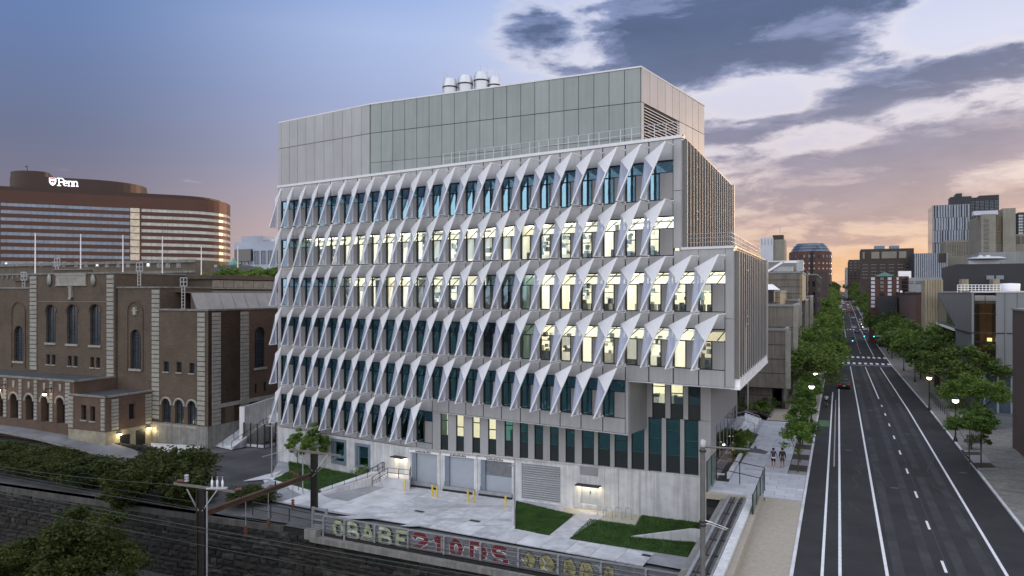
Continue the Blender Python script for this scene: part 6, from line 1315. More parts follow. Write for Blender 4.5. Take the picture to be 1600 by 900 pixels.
# brick and limestone hall with green gable
t, x0, x1, us, zt = block('banded_brick_building', 'brick building with white banded bay windows and a green gable', 1360, 235, 1420, 1352, 432, M_rbrick, side=(3, 6, .5, .6, 2, .5), ybase=478, depth=14)
l = Line(P(1360, 235)[:2], QV)
for a, b, m in ((1361, 1367, M_wht), (1375, 1381, M_dglass), (1387, 1393, M_wht), (1401, 1404, M_wht), (1409, 1418, M_dglass)):
    for k in range(8): MB().box(l.u(a), l.u(b), -.3, .1, zt - 1.2 - k * 1.25, zt - .3 - k * 1.25).build('bay_window', m, t)
MB().add([(l.u(1366), -.5, zt), (l.u(1398), -.5, zt), (l.u(1382), -.5, zt + 1.4), (l.u(1366), 8, zt), (l.u(1398), 8, zt), (l.u(1382), 8, zt + 1.4)], [(0, 1, 2), (5, 4, 3), (0, 2, 5, 3), (1, 4, 5, 2), (0, 3, 4, 1)]).build('gable_roof', mg_, t)
block('slate_roofed_house', 'dark slate-roofed house behind the right-hand street trees', 1373, 222, 1402, 1371, 462, M_dark, depth=10)
block('grey_modern_building', 'grey modern building with a band of windows above the trees on the right', 1404, 262, 1480, 1402, 434, M_greyc, front=(6, 2, .8, .4, 4, 1.2), ybase=462, depth=22)
MB().box(0, 4, 0, 3, 0, 2.4).build('unit', M_fedge, thing('roof_cube', 'white cube of plant on the grey modern building', 'roof unit', P(1404, 263, Zp(434, 262)), SANG))
t, x0, x1, us, zt = block('brown_brick_hall', 'plain brown brick building with cluttered flat roof among the right trees', 1431, 172, 1452, 1400, 459, mat('brown_brick_far', (.105, .06, .05), .9, 0, .15, .6), cap=M_dark)
for i in range(9): MB().box(0, rs.uniform(.6, 1.6), 0, .8, 0, rs.uniform(.4, 1.1)).build('roof_unit', [M_fedge, M_steel, M_conc_d][i % 3], t, (rs.uniform(x0, x1 - 2), rs.uniform(1, us), zt - .2))
t = thing('tan_fin_wall', 'tall tan ribbed concrete wall beside the angular metal museum', 'wall', P(1445, 132, 0), SANG)
l = Line(P(1445, 132)[:2], QV); w_ = l.u(1473); zt = Zp(438, 132); MB().box(0, w_, 0, 6, -3, zt).build('wall', M_tanc, t)
me = MB().box(0, .35, -.5, 0, -3, zt + .1).mesh('wall_fin', M_tanc)
for i in range(7): obj('wall_fin', me, t, (i * (w_ - .35) / 6, 0, 0))
# long dark building behind the museum
t, x0, x1, us, zt = block('charcoal_building', 'long charcoal building with white domed roof equipment behind the metal museum', 1494, 150, 1700, 1472, 413, M_dark, depth=None)
MB().box(4, x1, -.05, 1, zt - 5.5, zt - 5.2).build('band', M_joint, t)
for px in (1496, 1543): l = Line(P(1494, 150)[:2], QV); MB().box(l.u(px), l.u(px + 10), -6, -2, -2, Zp(437, 150)).build('tan_pier', M_tanc, t)
for i in range(2): MB().box(l.u(1541 + i * 15), l.u(1553 + i * 15), -.3, 0, Zp(437, 150), Zp(431, 150)).build('window', M_bluegrey, t)
MB().lathe([(.01, 0), (3.4, 0), (3.6, .25), (2.6, .55), (.01, .6)], n=16).build('roof_dish', M_alu, t, (l.u(1550), 6, zt + 1.1)); MB().lathe([(.5, 0), (.6, .3), (.3, .5), (.01, .5)], n=12).build('roof_dome', M_alu, t, (l.u(1555), 8, zt + 1.6)); MB().lathe([(.5, 0), (.6, .3), (.3, .5), (.01, .5)], n=12).build('roof_dome', M_alu, t, (l.u(1543), 8, zt + 1.6))
MB().box(l.u(1546), l.u(1700), 12, 30, zt, zt + 2.9).build('roof_house', M_greyc, t); MB().box(l.u(1520), l.u(1570), 5, 7, zt, zt + .9).build('plant', M_steel, t)
# angular metal museum
mu = thing('metal_museum', 'angular grey metal museum with a tall dark window strip and a cantilevered corner', 'building', P(1518, 96, 0), SANG)
l = Line(P(1518, 96)[:2], QV); ls = Line(P(1518, 96)[:2], SV); zt = Zp(457, 96); zb_ = -1.5; a, b = l.u(1522), l.u(1556); E = l.u(1680); yL = ls.u(1465) ; yM = ls.u(1493)
M_mm = mat('museum_metal', (.22, .235, .245), .45, .4, .08, .4); w = MB(); w.box(b, E, 0, 20, zb_, zt); w.box(0, a, 0, .5, zb_, zt); w.box(a, b, 3.5, 4, zb_, zt)
zc1 = Zp(521, 96); zlow = ls.z(1465, 504)
w.add([(0, 0, zc1), (0, yM, ls.z(1493, 514)), (0, yM, zt), (0, 0, zt)], [(3, 2, 1, 0)]); w.add([(0, 0, zb_), (0, yM, zb_), (0, yM, ls.z(1493, 514)), (0, 0, zc1)], [(3, 2, 1, 0)])
w.add([(0, yM, ls.z(1493, 514)), (0, yL, zlow), (0, yL, zt), (0, yM, zt)], [(3, 2, 1, 0)]); w.add([(0, yM, ls.z(1493, 514)), (0, yL, zlow), (12, yL, zlow), (12, yM, ls.z(1493, 514))], [(0, 1, 2, 3)])
w.add([(0, yM, zb_), (12, yM, zb_), (12, yM, 8), (0, yM, 8)], [(0, 1, 2, 3)]); w.add([(0, 0, zt - .05), (E, 0, zt - .05), (E, yL, zt - .05), (0, yL, zt - .05)], [(0, 1, 2, 3)], 1)
w.build('wall', [M_mm, M_roof], mu)
w = MB(); w.add([(-.06, yM * 1.02, ls.z(1493, 514) + .4), (-.06, yL, zlow + .3), (-.06, yL, zt - .3)], [(0, 1, 2)]); w.build('corner_glass', M_bglass, mu)
MB().path([(-.08, 0, zc1), (-.08, yM, ls.z(1493, 514)), (-.08, yL, zlow)], .14, 4).path([(0, -.05, zc1 + .1), (E, -.05, zc1 + .1)], .08, 4).build('seam', M_joint, mu)
MB().path([(-.1, yM * .98, ls.z(1493, 514) - .1), (-.1, yL, zlow - .1)], .25, 4).build('pale_edge', M_fedge, mu)  # white metal tube along the lower edge of the cantilever
zseam = Zp(577.5, 96); MB().path([(0, -.05, zseam), (E, -.05, zseam)], .08, 4).path([(-.08, 0, zseam), (-.08, yM, ls.z(1493, 562))], .08, 4).build('seam', M_joint, mu)
m_amb = mat('amber_interior', (.22, .13, .05), .6, 0, .35, .8, emit=(1, .5, .12, .05)); wz = [(zt - .3, Zp(470, 96)), (Zp(471, 96), Zp(489, 96)), (Zp(490, 96), zc1 + .2), (zc1, Zp(549, 96)), (Zp(550, 96), zseam + .1)]  # amber wall glows itself in place of interior lighting
for i, (z1, z0) in enumerate(wz):
    for k in range(2):
        x0 = a + (b - a) * k / 2 + .06; f = MB(); f.box(x0 - .06, x0, -.05, .1, z0, z1); f.box(x0, x0 + (b - a) / 2, -.05, .1, z1 - .08, z1); o = f.build('window', M_joint, mu); MB().box(x0, x0 + (b - a) / 2 - .06, .0, .03, z0, z1 - .08).build('pane', glass('museum_glass', (.6, .6, .58), .1, (.8, .85, .9), .03), o)
MB().box(a + 1.0, b, 2.6, 2.7, Zp(549, 96), Zp(470, 96)).build('interior_wall', m_amb, mu); MB().box(a, b, .3, 3.4, Zp(536, 96), Zp(533, 96)).box(a, b, .3, 3.4, zseam, zseam + .3).build('floor_slab', M_steel, mu)
MB().box(b - .8, b - .3, .8, 1.0, Zp(533, 96), Zp(528, 96)).build('interior_lamp', mat('amber_lamp', (.9, .6, .2), .5, 0, 0, emit=(1, .7, .25, 5)), mu)
for i in range(9): x = b + 1 + i * 1.35; MB().box(x, x + .12, -.14, 0, zseam + .2, zt - .1).build('wall_fin', M_mm, mu)
for i in range(8): x = a + 1 + i * 1.5; MB().box(x, x + .25, -.08, 0, -1, zseam - .3).build('reflecting_panel', mat('bright_panel', (.4, .46, .5), .2, .5, .1, 1), mu)
lw_ = MB().box(a, E, -.03, .02, -1, zseam - .15).build('lower_glazing', M_bglass, mu)
MB().box(-.15, E, -.15, .3, zt, zt + .2).box(-.15, .2, .3, yL, zt, zt + .2).build('roof_edge', M_alu, mu)
railing('museum_roof_railing', 'white roof railing above the metal museum', [(P(1496, 101)[0], P(1496, 101)[1]), (P(1563, 101)[0], P(1563, 101)[1])], zt, 1.05, 12, None, .05, M_fedge, 3)
t = thing('roof_tank', 'white cylindrical tank on the metal museum roof', 'tank', P(1578, 102, zt), 0); MB().lathe([(1.15, 0), (1.2, 1.2), (1.1, 1.25), (.01, 1.3)], n=18).build('shell', M_fedge, t)
br_ = thing('brown_end_wall', 'blank dark brown wall cropped by the right edge of the picture', 'building', G(1582, 700, 0), SANG); MB().box(0, 10, -26, 0, -.3, Zp(484.5, G(1582, 700)[1])).build('wall', mat('plain_brown', (.095, .068, .055), .85, 0, .1, .4), br_); MB().box(-.1, 10, -26, .1, Zp(484.5, G(1582, 700)[1]), Zp(484.5, G(1582, 700)[1]) + .2).build('coping', M_greyc, br_)
# ------------------------------------------------------------------ trees
def leaf_mat(name, c1, c2):
    m = bpy.data.materials.new(name); m.use_nodes = True; nt = m.node_tree; N = nt.nodes; L = nt.links; b = N['Principled BSDF']; b.inputs['Roughness'].default_value = .6; b.inputs['Specular IOR Level'].default_value = .25
    oi = N.new('ShaderNodeObjectInfo'); g = N.new('ShaderNodeNewGeometry'); t = N.new('ShaderNodeTexNoise'); t.inputs['Scale'].default_value = .7; t.inputs['Detail'].default_value = 3; L.new(g.outputs['Position'], t.inputs[0])
    t2 = N.new('ShaderNodeTexWhiteNoise'); t2.noise_dimensions = '3D'; v = N.new('ShaderNodeVectorMath'); v.operation = 'SNAP'; v.inputs[1].default_value = (.35, .35, .35); L.new(g.outputs['Position'], v.inputs[0]); L.new(v.outputs[0], t2.inputs[0])
    a = N.new('ShaderNodeMath'); a.operation = 'MULTIPLY_ADD'; L.new(t2.outputs[0], a.inputs[0]); a.inputs[1].default_value = .45; L.new(t.outputs[0], a.inputs[2])
    a2 = N.new('ShaderNodeMath'); a2.operation = 'MULTIPLY_ADD'; L.new(oi.outputs['Random'], a2.inputs[0]); a2.inputs[1].default_value = .45; L.new(a.outputs[0], a2.inputs[2])
    r = N.new('ShaderNodeMapRange'); L.new(a2.outputs[0], r.inputs[0]); r.inputs[1].default_value = .45; r.inputs[2].default_value = 1.15
    mx = N.new('ShaderNodeMix'); mx.data_type = 'RGBA'; L.new(r.outputs[0], mx.inputs[0]); mx.inputs[6].default_value = tuple(c1) + (1,); mx.inputs[7].default_value = tuple(c2) + (1,); L.new(mx.outputs[2], b.inputs['Base Color'])
    tr = N.new('ShaderNodeBsdfTranslucent'); L.new(mx.outputs[2], tr.inputs[0]); ms = N.new('ShaderNodeMixShader'); ms.inputs[0].default_value = .3; L.new(b.outputs[0], ms.inputs[1]); L.new(tr.outputs[0], ms.inputs[2]); L.new(ms.outputs[0], N['Material Output'].inputs[0])
    return m
ML = leaf_mat('leaf_green', (.04, .085, .016), (.18, .27, .055)); MLd = leaf_mat('leaf_dark', (.028, .06, .016), (.13, .185, .042)); MLy = leaf_mat('leaf_young', (.045, .1, .02), (.14, .23, .045))
MLw = leaf_mat('leaf_wild', (.009, .02, .006), (.06, .078, .016)); M_bark = mat('bark', (.06, .05, .04), .9, 0, .3, 4, .4, 12)  # wild leaves coloured dark to carry the shade in the cut
def crown_mesh(R, H, z0, nclump, nleaf, ls, m, seed, squash=1.0, cr=.38):
    "leaf blades gathered in clumps on the outside of an uneven crown"
    g = np.random.default_rng(seed); C = []
    while len(C) < nclump:
        d = g.normal(size=3); d /= np.linalg.norm(d); d[2] = abs(d[2]) * .9 - .25 if g.random() < .8 else d[2]
        rad = g.uniform(.55, 1.0) ** .6 * (1 + .22 * math.sin(3 * math.atan2(d[1], d[0]) + seed)); C.append((d[0] * R * rad, d[1] * R * rad, z0 + H / 2 + d[2] * H / 2 * rad))
    C = np.array(C); idx = g.integers(0, nclump, nleaf); sz = g.uniform(.55, 1.25, nclump) * R * cr
    off_ = g.normal(size=(nleaf, 3)); off_ /= np.linalg.norm(off_, axis=1)[:, None]; off_ *= (g.random(nleaf) ** .45)[:, None] * sz[idx][:, None]; off_[:, 2] *= .6
    p = C[idx] + off_; a = g.normal(size=(nleaf, 3)); a[:, 2] *= .5; a /= np.linalg.norm(a, axis=1)[:, None]; b = np.cross(a, g.normal(size=(nleaf, 3))); b /= np.linalg.norm(b, axis=1)[:, None] + 1e-9
    s = (ls * g.uniform(.6, 1.3, nleaf))[:, None]; v = np.stack([p - a * s, p + b * s * .42, p + a * s, p - b * s * .42], 1).reshape(-1, 3)
    me = bpy.data.meshes.new('crown'); n = nleaf; me.vertices.add(4 * n); me.vertices.foreach_set('co', v.astype(np.float32).ravel()); me.loops.add(4 * n); me.loops.foreach_set('vertex_index', np.arange(4 * n, dtype=np.int32))
    me.polygons.add(n); me.polygons.foreach_set('loop_start', np.arange(0, 4 * n, 4, dtype=np.int32)); me.materials.append(m); me.update(calc_edges=True); me.validate(); return me, C
def tree_proto(name, cat, R, H, z0, ncl, nl, ls, m, seed, tr=.16, cr=.38, nlimb=9):
    cm, C = crown_mesh(R, H, z0, ncl, nl, ls, m, seed, cr=cr); t = MB(); top = z0 + H * .45
    t.tube((0, 0, 0), (.04, .02, z0 * .9), tr, 8, r2=tr * .8).tube((.04, .02, z0 * .9), (0, 0, top), tr * .8, 7, r2=tr * .3)
    for c in C[:nlimb]: k = Vector((0, 0, z0 * .75 + .2 * (c[2] - z0))); mid = k.lerp(Vector(c), .5) + Vector((0, 0, -.1 * R)); t.tube(k, mid, tr * .45, 5, r2=tr * .28).tube(mid, c, tr * .28, 4, r2=tr * .1)
    return t.mesh('trunk', M_bark), cm
TP = {'big%d' % i: tree_proto('', '', 4.6, 6.4, 2.7, 95, 7600, .25, ML, 10 + i, .2, .27) for i in range(3)}
TP.update({'dark%d' % i: tree_proto('', '', 4.7, 6.2, 2.8, 95, 7600, .25, MLd, 30 + i, .2, .27) for i in range(3)})
TP.update({'young%d' % i: tree_proto('', '', 1.35, 3.4, 1.9, 40, 3000, .14, MLy, 50 + i, .06, .36) for i in range(3)})
TP.update({'bush%d' % i: tree_proto('', '', 3.2, 4.2, .1, 60, 12000, .17, MLw, 70 + i, .1, .36, 6) for i in range(3)})
TP['bigbush'] = tree_proto('', '', 4.6, 8.6, .3, 60, 22000, .17, MLw, 77, .14, .3, 8); TP['column'] = tree_proto('', '', 1.5, 4.6, 1.5, 46, 4200, .17, ML, 91, .08, .34); TP['shrub'] = tree_proto('', '', 1.0, 1.1, .05, 30, 1800, .11, ML, 92, .04, .4, 5)
def tree(kind, loc, s, label, name='street_tree', cat='tree', group=None, rz=None, sz=None):
    t = thing(name, label, cat, loc, rr.uniform(0, 6.28) if rz is None else rz, group, (s, s, sz or s)); a, b = TP[kind]; obj('trunk', a, t); obj('crown', b, t); return t
ordn = ['nearest', 'second', 'third', 'fourth', 'fifth', 'sixth', 'seventh', 'eighth', 'ninth', 'tenth', 'eleventh', 'twelfth', 'thirteenth', 'fourteenth']
# left kerb: young trees in the paved pits, then mature ones
for i, (px, py, s) in enumerate(((1247, 738, .9), (1250, 722, .92), (1254, 697, .98), (1257, 678, 1.0), (1262, 655, 1.0), (1265, 640, 1.0))):
    tree('young%d' % (i % 3), G(px, py, .1), s, '%s young street tree from the camera in the cobbled pits by the left kerb' % ordn[i], group='young trees in the left pavement pits')
for i, (t, r, s) in enumerate(((112, -3.9, 1.0), (125, -4.6, 1.12), (139, -4.2, 1.05), (153, -4.8, 1.15), (170, -4.4, 1.1), (214, -4.4, 1.15), (228, -5.0, 1.25), (243, -4.4, 1.2), (262, -5, 1.25), (285, -5, 1.3))):
    tree(('dark%d' if i in (0,) else 'big%d') % (i % 3), RT(r, t, zroad(t)), s, '%s mature tree along the left kerb beyond the young ones' % ordn[i], group='mature street trees on the left kerb')
for i, (t, r, s) in enumerate(((99, 14.2, .72), (114, 15.0, 1.0), (129, 14.0, 1.12), (142, 15, 1.25), (157, 14.2, 1.2), (172, 15.0, 1.2), (212, 14.5, 1.2), (228, 15, 1.2), (246, 14.5, 1.25), (266, 14.5, 1.3))):
    tree(('dark%d' if i % 3 else 'big%d') % (i % 3), RT(r, t, zroad(t)), s, '%s mature tree along the right kerb in front of the metal museum' % ordn[i], group='mature street trees on the right kerb')
for i, (t, r, s) in enumerate(((127, 21, .95), (138, 22, 1.1), (150, 24, 1.25), (160, 22, 1.3), (176, 24, 1.3), (222, 24, 1.3), (240, 25, 1.3), (158, 33, 1.3), (146, 31, 1.1), (262, 24, 1.3))):
    tree('dark%d' % (i % 3), RT(r, t, zroad(t)), s, '%s tree of the darker second row behind the right kerb trees' % ordn[i], group='second row of trees on the right')
k = 0; SD = ('left', 'right'); NEAR_ = ['just past the second junction', 'beside the parked cars past the second junction', 'by the white van', 'before the first bend of traffic', 'where the road starts to climb', 'halfway up the climb', 'beside the first distant queue', 'beside the second distant queue', 'below the brick drum', 'left of the dark office block', 'high on the climb', 'near the top of the visible climb', 'last before the farthest queue']
for j, t in enumerate(range(300, 620, 26)):
    for sgn, r in ((0, -6.5), (1, 15.5)):
        k += 1; tree(('big%d' if k % 2 else 'dark%d') % (k % 3), RT(r + rr.uniform(-1, 1), t, zroad(t) - .5), 1.35 + rr.uniform(-.1, .2), 'street tree on the %s of the far avenue, %s of its line' % (SD[sgn], ordn[j] if j else 'nearest'), group='distant avenue trees on the %s' % SD[sgn])
for j, t in enumerate(range(640, 1500, 60)):
    for sgn, r in ((0, -8), (1, 17)):
        k += 1; tree('dark%d' % (k % 3), RT(r, t, zroad(t) - 1), 1.9, 'tiny far-off tree near the vanishing point merging with its neighbours on the %s' % SD[sgn], group='far-off avenue trees on the %s' % SD[sgn])
for px, py, s, lb in ((1515, 736, .92, 'small thin staked tree left of the pair on the right pavement'), (1533, 731, .86, 'small thin tree right of the pair on the right pavement')): tree('young%d' % (s > .9), G(px, py, .1), s * 1.25, lb)
tree('column', G(1179, 633, .3), 1.0, 'columnar young tree in front of the board-marked concrete building', name='columnar_tree'); tree('shrub', G(1199, 638, .2), 1.5, 'dark rounded shrub at the concrete building corner', name='shrub', cat='shrub')
# yard planting
tree('column', G(465, 733, ZG), .72, 'slender young tree at the left end of the yard lawn', name='lawn_tree'); tree('column', G(494, 738, ZG), .86, 'broader young tree in the middle of the yard lawn', name='lawn_tree')
for i, (px, py, s) in enumerate(((572, 745, 1.15), (560, 741, .7), (540, 731, .75), (520, 728, .7), (500, 722, .7), (588, 742, .8))): tree('shrub', G(px, py, ZG), s, ('large', 'left', 'second', 'third', 'leftmost', 'right')[i] + ' leafy shrub of the bed against the concrete base', name='shrub', cat='shrub', group='shrubs along the concrete base')
# wild bushes on the stone wall and in the cut
BL_ = [(255, 790, 1.45, 1), (215, 778, 1.1, 2), (160, 762, 1.15, 0), (120, 758, 1.25, 1), (70, 748, 1.2, 2), (30, 742, 1.15, 0), (-10, 735, 1.2, 1), (290, 792, .8, 0), (190, 760, .9, 1), (100, 738, .9, 2), (391, 788, .68, 1)]
for i, (px, py, s, v) in enumerate(BL_):
    tree('bush%d' % v, G(px, py, -4.7), s * (1 if i in (0, 10) else .82), '%s wild bush on top of the stone railway wall' % ['large round', 'second', 'third', 'fourth', 'fifth', 'sixth', 'leftmost', 'low dark', 'rear', 'rearmost', 'small isolated'][i] + (' beside the catenary pole' if i in (0, 10) else ''), name='wild_bush', cat='bush', group='wild bushes above the railway wall', sz=s * (.92 if i == 0 else rr.uniform(.5, .72)))
for i, (px, D, s, sz, lb) in enumerate(((128, 58, 1.0, 1.04, 'tallest wild bush in the railway cut at the lower left'), (60, 57, .95, .82, 'second wild bush in the railway cut, left of the tallest'), (15, 56, .9, .78, 'leftmost wild bush in the railway cut'), (165, 54, .62, .6, 'smallest wild bush in the cut at the foot of the stone wall'), (95, 50, .7, .62, 'frontmost low wild bush in the railway cut'))):
    x, y, _ = P(px, D); tree('bigbush', (x, y, -10.6), s, lb, name='wild_bush', cat='bush', sz=sz, rz=i * 1.3)
for i, px in enumerate((345, 362, 380, 398, 415, 432)):
    x, y, _ = P(px, 150); tree('big%d' % (i % 3), (x, y, 12.2 + i % 2), .9, '%s green tree crown over the brown roof below the pale blue building' % ordn[i], name='park_tree', group='green trees behind the brick hall roofs')
for i, (px, D) in enumerate(((1437, 300), (1428, 290), (1448, 300))): x, y, _ = P(px, D); tree('dark%d' % i, (x, y, zroad(300) + 6), 1.3, '%s dark tree in front of the striped low building' % ordn[i], group='trees before the striped building')
# ------------------------------------------------------------------ street furniture, railway gear, traffic, people
def post_lamp(loc, lb, h=4.0, first=[None]):
    if first[0] is None:
        t = thing('post_lamp', lb, 'street lamp', loc, 0, 'globe street lamps'); MB().lathe([(.22, 0), (.2, .25), (.1, .5), (.07, .9), (.06, h)], n=10).build('post', M_black, t)
        MB().sphere((0, 0, h + .3), .3, 12).build('globe', M_lampglobe, t); MB().lathe([(.32, h + .38), (.2, h + .62), (.05, h + .7), (.02, h + .85)], n=10).build('cap', M_black, t); MB().lathe([(.1, h - .08), (.22, h + .05)], n=10).build('collar', M_black, t); first[0] = t
    else: t = copy_thing(first[0], loc, 0, lb)
    return t
post_lamp(G(1268, 660, .1), 'lit globe street lamp beside the young trees, nearer of the two on the left kerb'); post_lamp(G(1274, 632, .1), 'lit globe street lamp by the left kerb, just beyond the nearer one')
post_lamp(G(1493, 690, .1), 'lit globe street lamp on the right pavement by the big tree'); post_lamp(G(1452, 641, .1), 'globe street lamp under the tree left of the metal museum')
for i, (t, r) in enumerate(((150, 12.6), (175, 12.6), (232, 12.6), (262, 12.6), (290, 12.6), (232, -3.6), (262, -3.6), (320, -3.6), (320, 12.6))): post_lamp(RT(r, t, zroad(t) + .1), 'small distant globe lamp, %s of those beyond the first trees, on the %s kerb' % (ordn[i], 'right' if r > 0 else 'left'))
tall = thing('tall_street_light', 'tall dark street light pole rising through the trees left of the parked car', 'street light', G(1272, 628, .1), 0)
MB().lathe([(.16, 0), (.12, .6), (.08, 9.0)], n=8).build('pole', M_dsteel, tall); MB().path([(0, 0, 8.8), (1.2, -.5, 9.2), (3.2, -1.3, 9.3)], .05, 5).build('arm', M_dsteel, tall); MB().box(3.0, 3.8, -1.6, -1.3, 9.2, 9.32).build('lamp_head', M_dsteel, tall)
MB().box(-.25, .05, -.14, -.1, 2.4, 3.3).box(-.25, .05, -.14, -.1, 1.3, 2.2).build('sign_plate', M_fedge, tall); MB().box(-.25, .05, -.15, -.141, 2.6, 3.1).build('sign_face', mg_, tall)
# foreground lamp post with cobra head
LD = 36.0; x, y, _ = P(1098, LD); cl = thing('cobra_street_light', 'tall grey steel street light with a long arm in the near foreground', 'street light', (x, y, -10.6), 0); zt = Zp(690, LD) + 10.6
MB().tube((0, 0, 0), (0, 0, zt), .145, 12, r2=.12).build('pole', M_steel if 0 else mat('weathered_steel', (.17, .165, .16), .6, .4, .15, 2), cl); MB().lathe([(.15, -.25), (.15, .02), (.05, .12), (.01, .13)], (0, 0, zt), 12).build('cap', M_steel, cl)
za = Zp(698, LD) + 10.6; ax = (1168 - 1098) / F * LD; hx = (1200 - 1098) / F * LD
MB().path([(.1, 0, za), (ax, -.1, za - .12), (ax + .3, -.1, za - .14)], .055, 8).build('arm', MATS['weathered_steel'], cl)
MB().add([(ax, -.2, za - .22), (hx - .25, -.3, za - .3), (hx, -.1, za - .24), (hx - .25, .1, za - .3), (ax, 0, za - .22), (ax + .1, -.15, za - .06), (hx - .4, -.2, za - .1), (hx - .1, -.1, za - .2), (hx - .4, 0, za - .1), (ax + .1, -.05, za - .06)],
         [(0, 4, 3, 2, 1), (5, 6, 7, 8, 9), (0, 1, 6, 5), (1, 2, 7, 6), (2, 3, 8, 7), (3, 4, 9, 8), (4, 0, 5, 9)]).build('lamp_head', M_dsteel, cl); MB().lathe([(.07, 0), (.07, .14), (.01, .15)], (ax + .35, -.1, za - .1), 8).build('photocell', M_dsteel, cl)
for z in (Zp(706, LD), Zp(816, LD), Zp(822, LD)): MB().lathe([(.17, 0), (.17, .09)], (0, 0, z + 10.6), 10).build('clamp', M_dsteel, cl)
MB().path([(0, 0, Zp(812, LD) + 10.6), (.4, -.1, Zp(815, LD) + 10.6), ((1152 - 1098) / F * LD, 1.6, Zp(826, LD + 1.6) + 10.6)], .025, 5).path([(0, 0, Zp(820, LD) + 10.6), (.3, .2, Zp(820, LD) + 10.6), ((1150 - 1098) / F * LD, 1.6, Zp(828, LD + 1.6) + 10.6)], .02, 5).build('span_cable', M_fedge, cl)
# yard light poles
for px, pb, pt, lb in ((804, 826, 727, 'slim grey light pole between the dock yard and the first lawn'), (424.5, 746, 665, 'slim grey light pole left of the lab by the curved walk'), (473, 773, 715, 'slim grey light pole in the small lawn behind the catenary pole')):
    x, y, _ = G(px, pb, ZG); t = thing('yard_light_pole', lb, 'light pole', (x, y, ZG), 0, 'slim yard light poles'); h = (pb - pt) * y / F
    MB().tube((0, 0, 0), (0, 0, h), .07, 8).build('pole', M_steel, t); MB().lathe([(.2, 0), (.2, .05), (.1, .1), (.08, .3)], n=8).build('base', M_steel, t); MB().box(-.55, .1, -.08, .08, h - .05, h + .02).build('lamp_head', M_steel, t)
x, y, _ = G(1168.5, 643, .1); t = thing('plaza_light_pole', 'slim pale light pole beside the plaza steps', 'light pole', (x, y, 0), 0); MB().tube((0, 0, 0), (0, 0, (643 - 588) * y / F), .08, 8).build('pole', M_alu, t); MB().lathe([(.2, 0), (.2, .08), (.09, .12)], n=8).build('base', M_alu, t)
# catenary poles, beam, wires
M_pole = mat('creosoted_steel', (.028, .024, .02), .8, .3, .3, 3); M_ins = mat('brown_insulator', (.14, .05, .025), .35, 0, .1, 3)
def poleset(px, D, ptop, arm, lb, zg, extras):
    x, y, _ = P(px, D); t = thing('catenary_pole', lb, 'catenary pole', (x, y, zg), 0); h = Zp(ptop, D) - zg
    m = MB(); m.box(-.3, -.22, -.22, .22, 0, h); m.box(.22, .3, -.22, .22, 0, h); m.box(-.22, .22, -.05, .05, 0, h); m.build('pole', M_pole, t)
    (a, ya), (b, yb) = arm; xa, xb = (a - px) / F * D, (b - px) / F * D; za, zb2 = Zp(ya, D) - zg, Zp(yb, D) - zg
    MB().add([(xa, -.1, za), (xb, -.1, zb2), (xb, .1, zb2), (xa, .1, za), (xa, -.1, za + .16), (xb, -.1, zb2 + .16), (xb, .1, zb2 + .16), (xa, .1, za + .16)], [(0, 3, 2, 1), (4, 5, 6, 7), (0, 1, 5, 4), (1, 2, 6, 5), (2, 3, 7, 6), (3, 0, 4, 7)]).build('crossarm', M_wood, t)
    MB().tube((xa * .5, -.12, za * .5 + zb2 * .5), (-.15, -.12, h - 1.6), .05, 5).tube((xb * .5, -.12, za * .4 + zb2 * .6), (.15, -.12, h - 1.6), .05, 5).build('arm_brace', M_steel, t)
    return t, x, y, h, xa, xb, za, zb2
t, x1_, y1_, h1_, xa, xb, za, zb2 = poleset(314, 56, 765, ((272, 757), (367, 770)), 'near catenary pole with timber crossarm and insulators in the railway cut', -10.6, 1)
MB().tube((.5, -.1, 0), (.5, -.1, h1_ - .1), .07, 6).build('conduit', M_steel, t)
def insul(p0, p1, n, R, m, par, nm='insulator'):
    b = MB(); p0, p1 = Vector(p0), Vector(p1); b.tube(p0, p1, R * .35, 5)
    for i in range(n): c = p0.lerp(p1, (i + .5) / n); d = (p1 - p0).normalized() * .05; b.tube(c - d, c + d, R, 8)
    return b.build(nm, m, par)
insul((xa + .25, 0, za + .28), (xa + .75, 0, za + .24), 4, .13, M_ins, t); insul((xa + .95, 0, za + .2), (xa + .95, 0, za + .78), 3, .17, M_alu, t, 'white_insulator'); insul((xb + .05, 0, zb2 + .22), (xb + .5, 0, zb2 + .3), 4, .13, M_ins, t)
for dx in (.85, 1.25, 1.65): MB().lathe([(.09, 0), (.1, .5), (.04, .55), (.03, .75), (.08, .8)], n=8).build('fuse_unit', M_alu, t, (dx, 0, zb2 + .42)); 
MB().box(.45, 2.0, -.16, .16, zb2 + .3, zb2 + .42).build('fuse_tray', M_alu, t); MB().path([(.85, 0, zb2 + 1.2), (.95, 0, zb2 + 1.4), (1.25, 0, zb2 + 1.25), (1.4, 0, zb2 + 1.4), (1.75, 0, zb2 + 1.3), (1.75, 0, zb2 + .9)], .03, 4).build('jumper', M_dsteel, t)
MB().box(-.9, -.6, -.1, 0, h1_ - 7.2, h1_ - 7.0).build('small_sign', M_fedge, t); MB().path([(-.4, -.1, h1_ - 7.5), (-.4, -.1, 0)], .04, 4).build('cable', M_dsteel, t)
t2, x2_, y2_, h2_, xa2, xb2, za2, zb22 = poleset(491, 68, 709, ((453, 703.5), (533, 713.5)), 'far catenary pole with timber crossarm at the edge of the loading yard', -4.7, 2)
MB().path([(xa2, 0, za2 + .1), (xa2 - 2.4, -.5, za2 - .5)], .03, 4).path([(xb2 * .85, 0, zb22), (xb2 * .3, -.1, zb22 - 1.0), (-.3, -.1, h2_ - 2.2)], .035, 4).build('guy_rod', M_steel, t2)
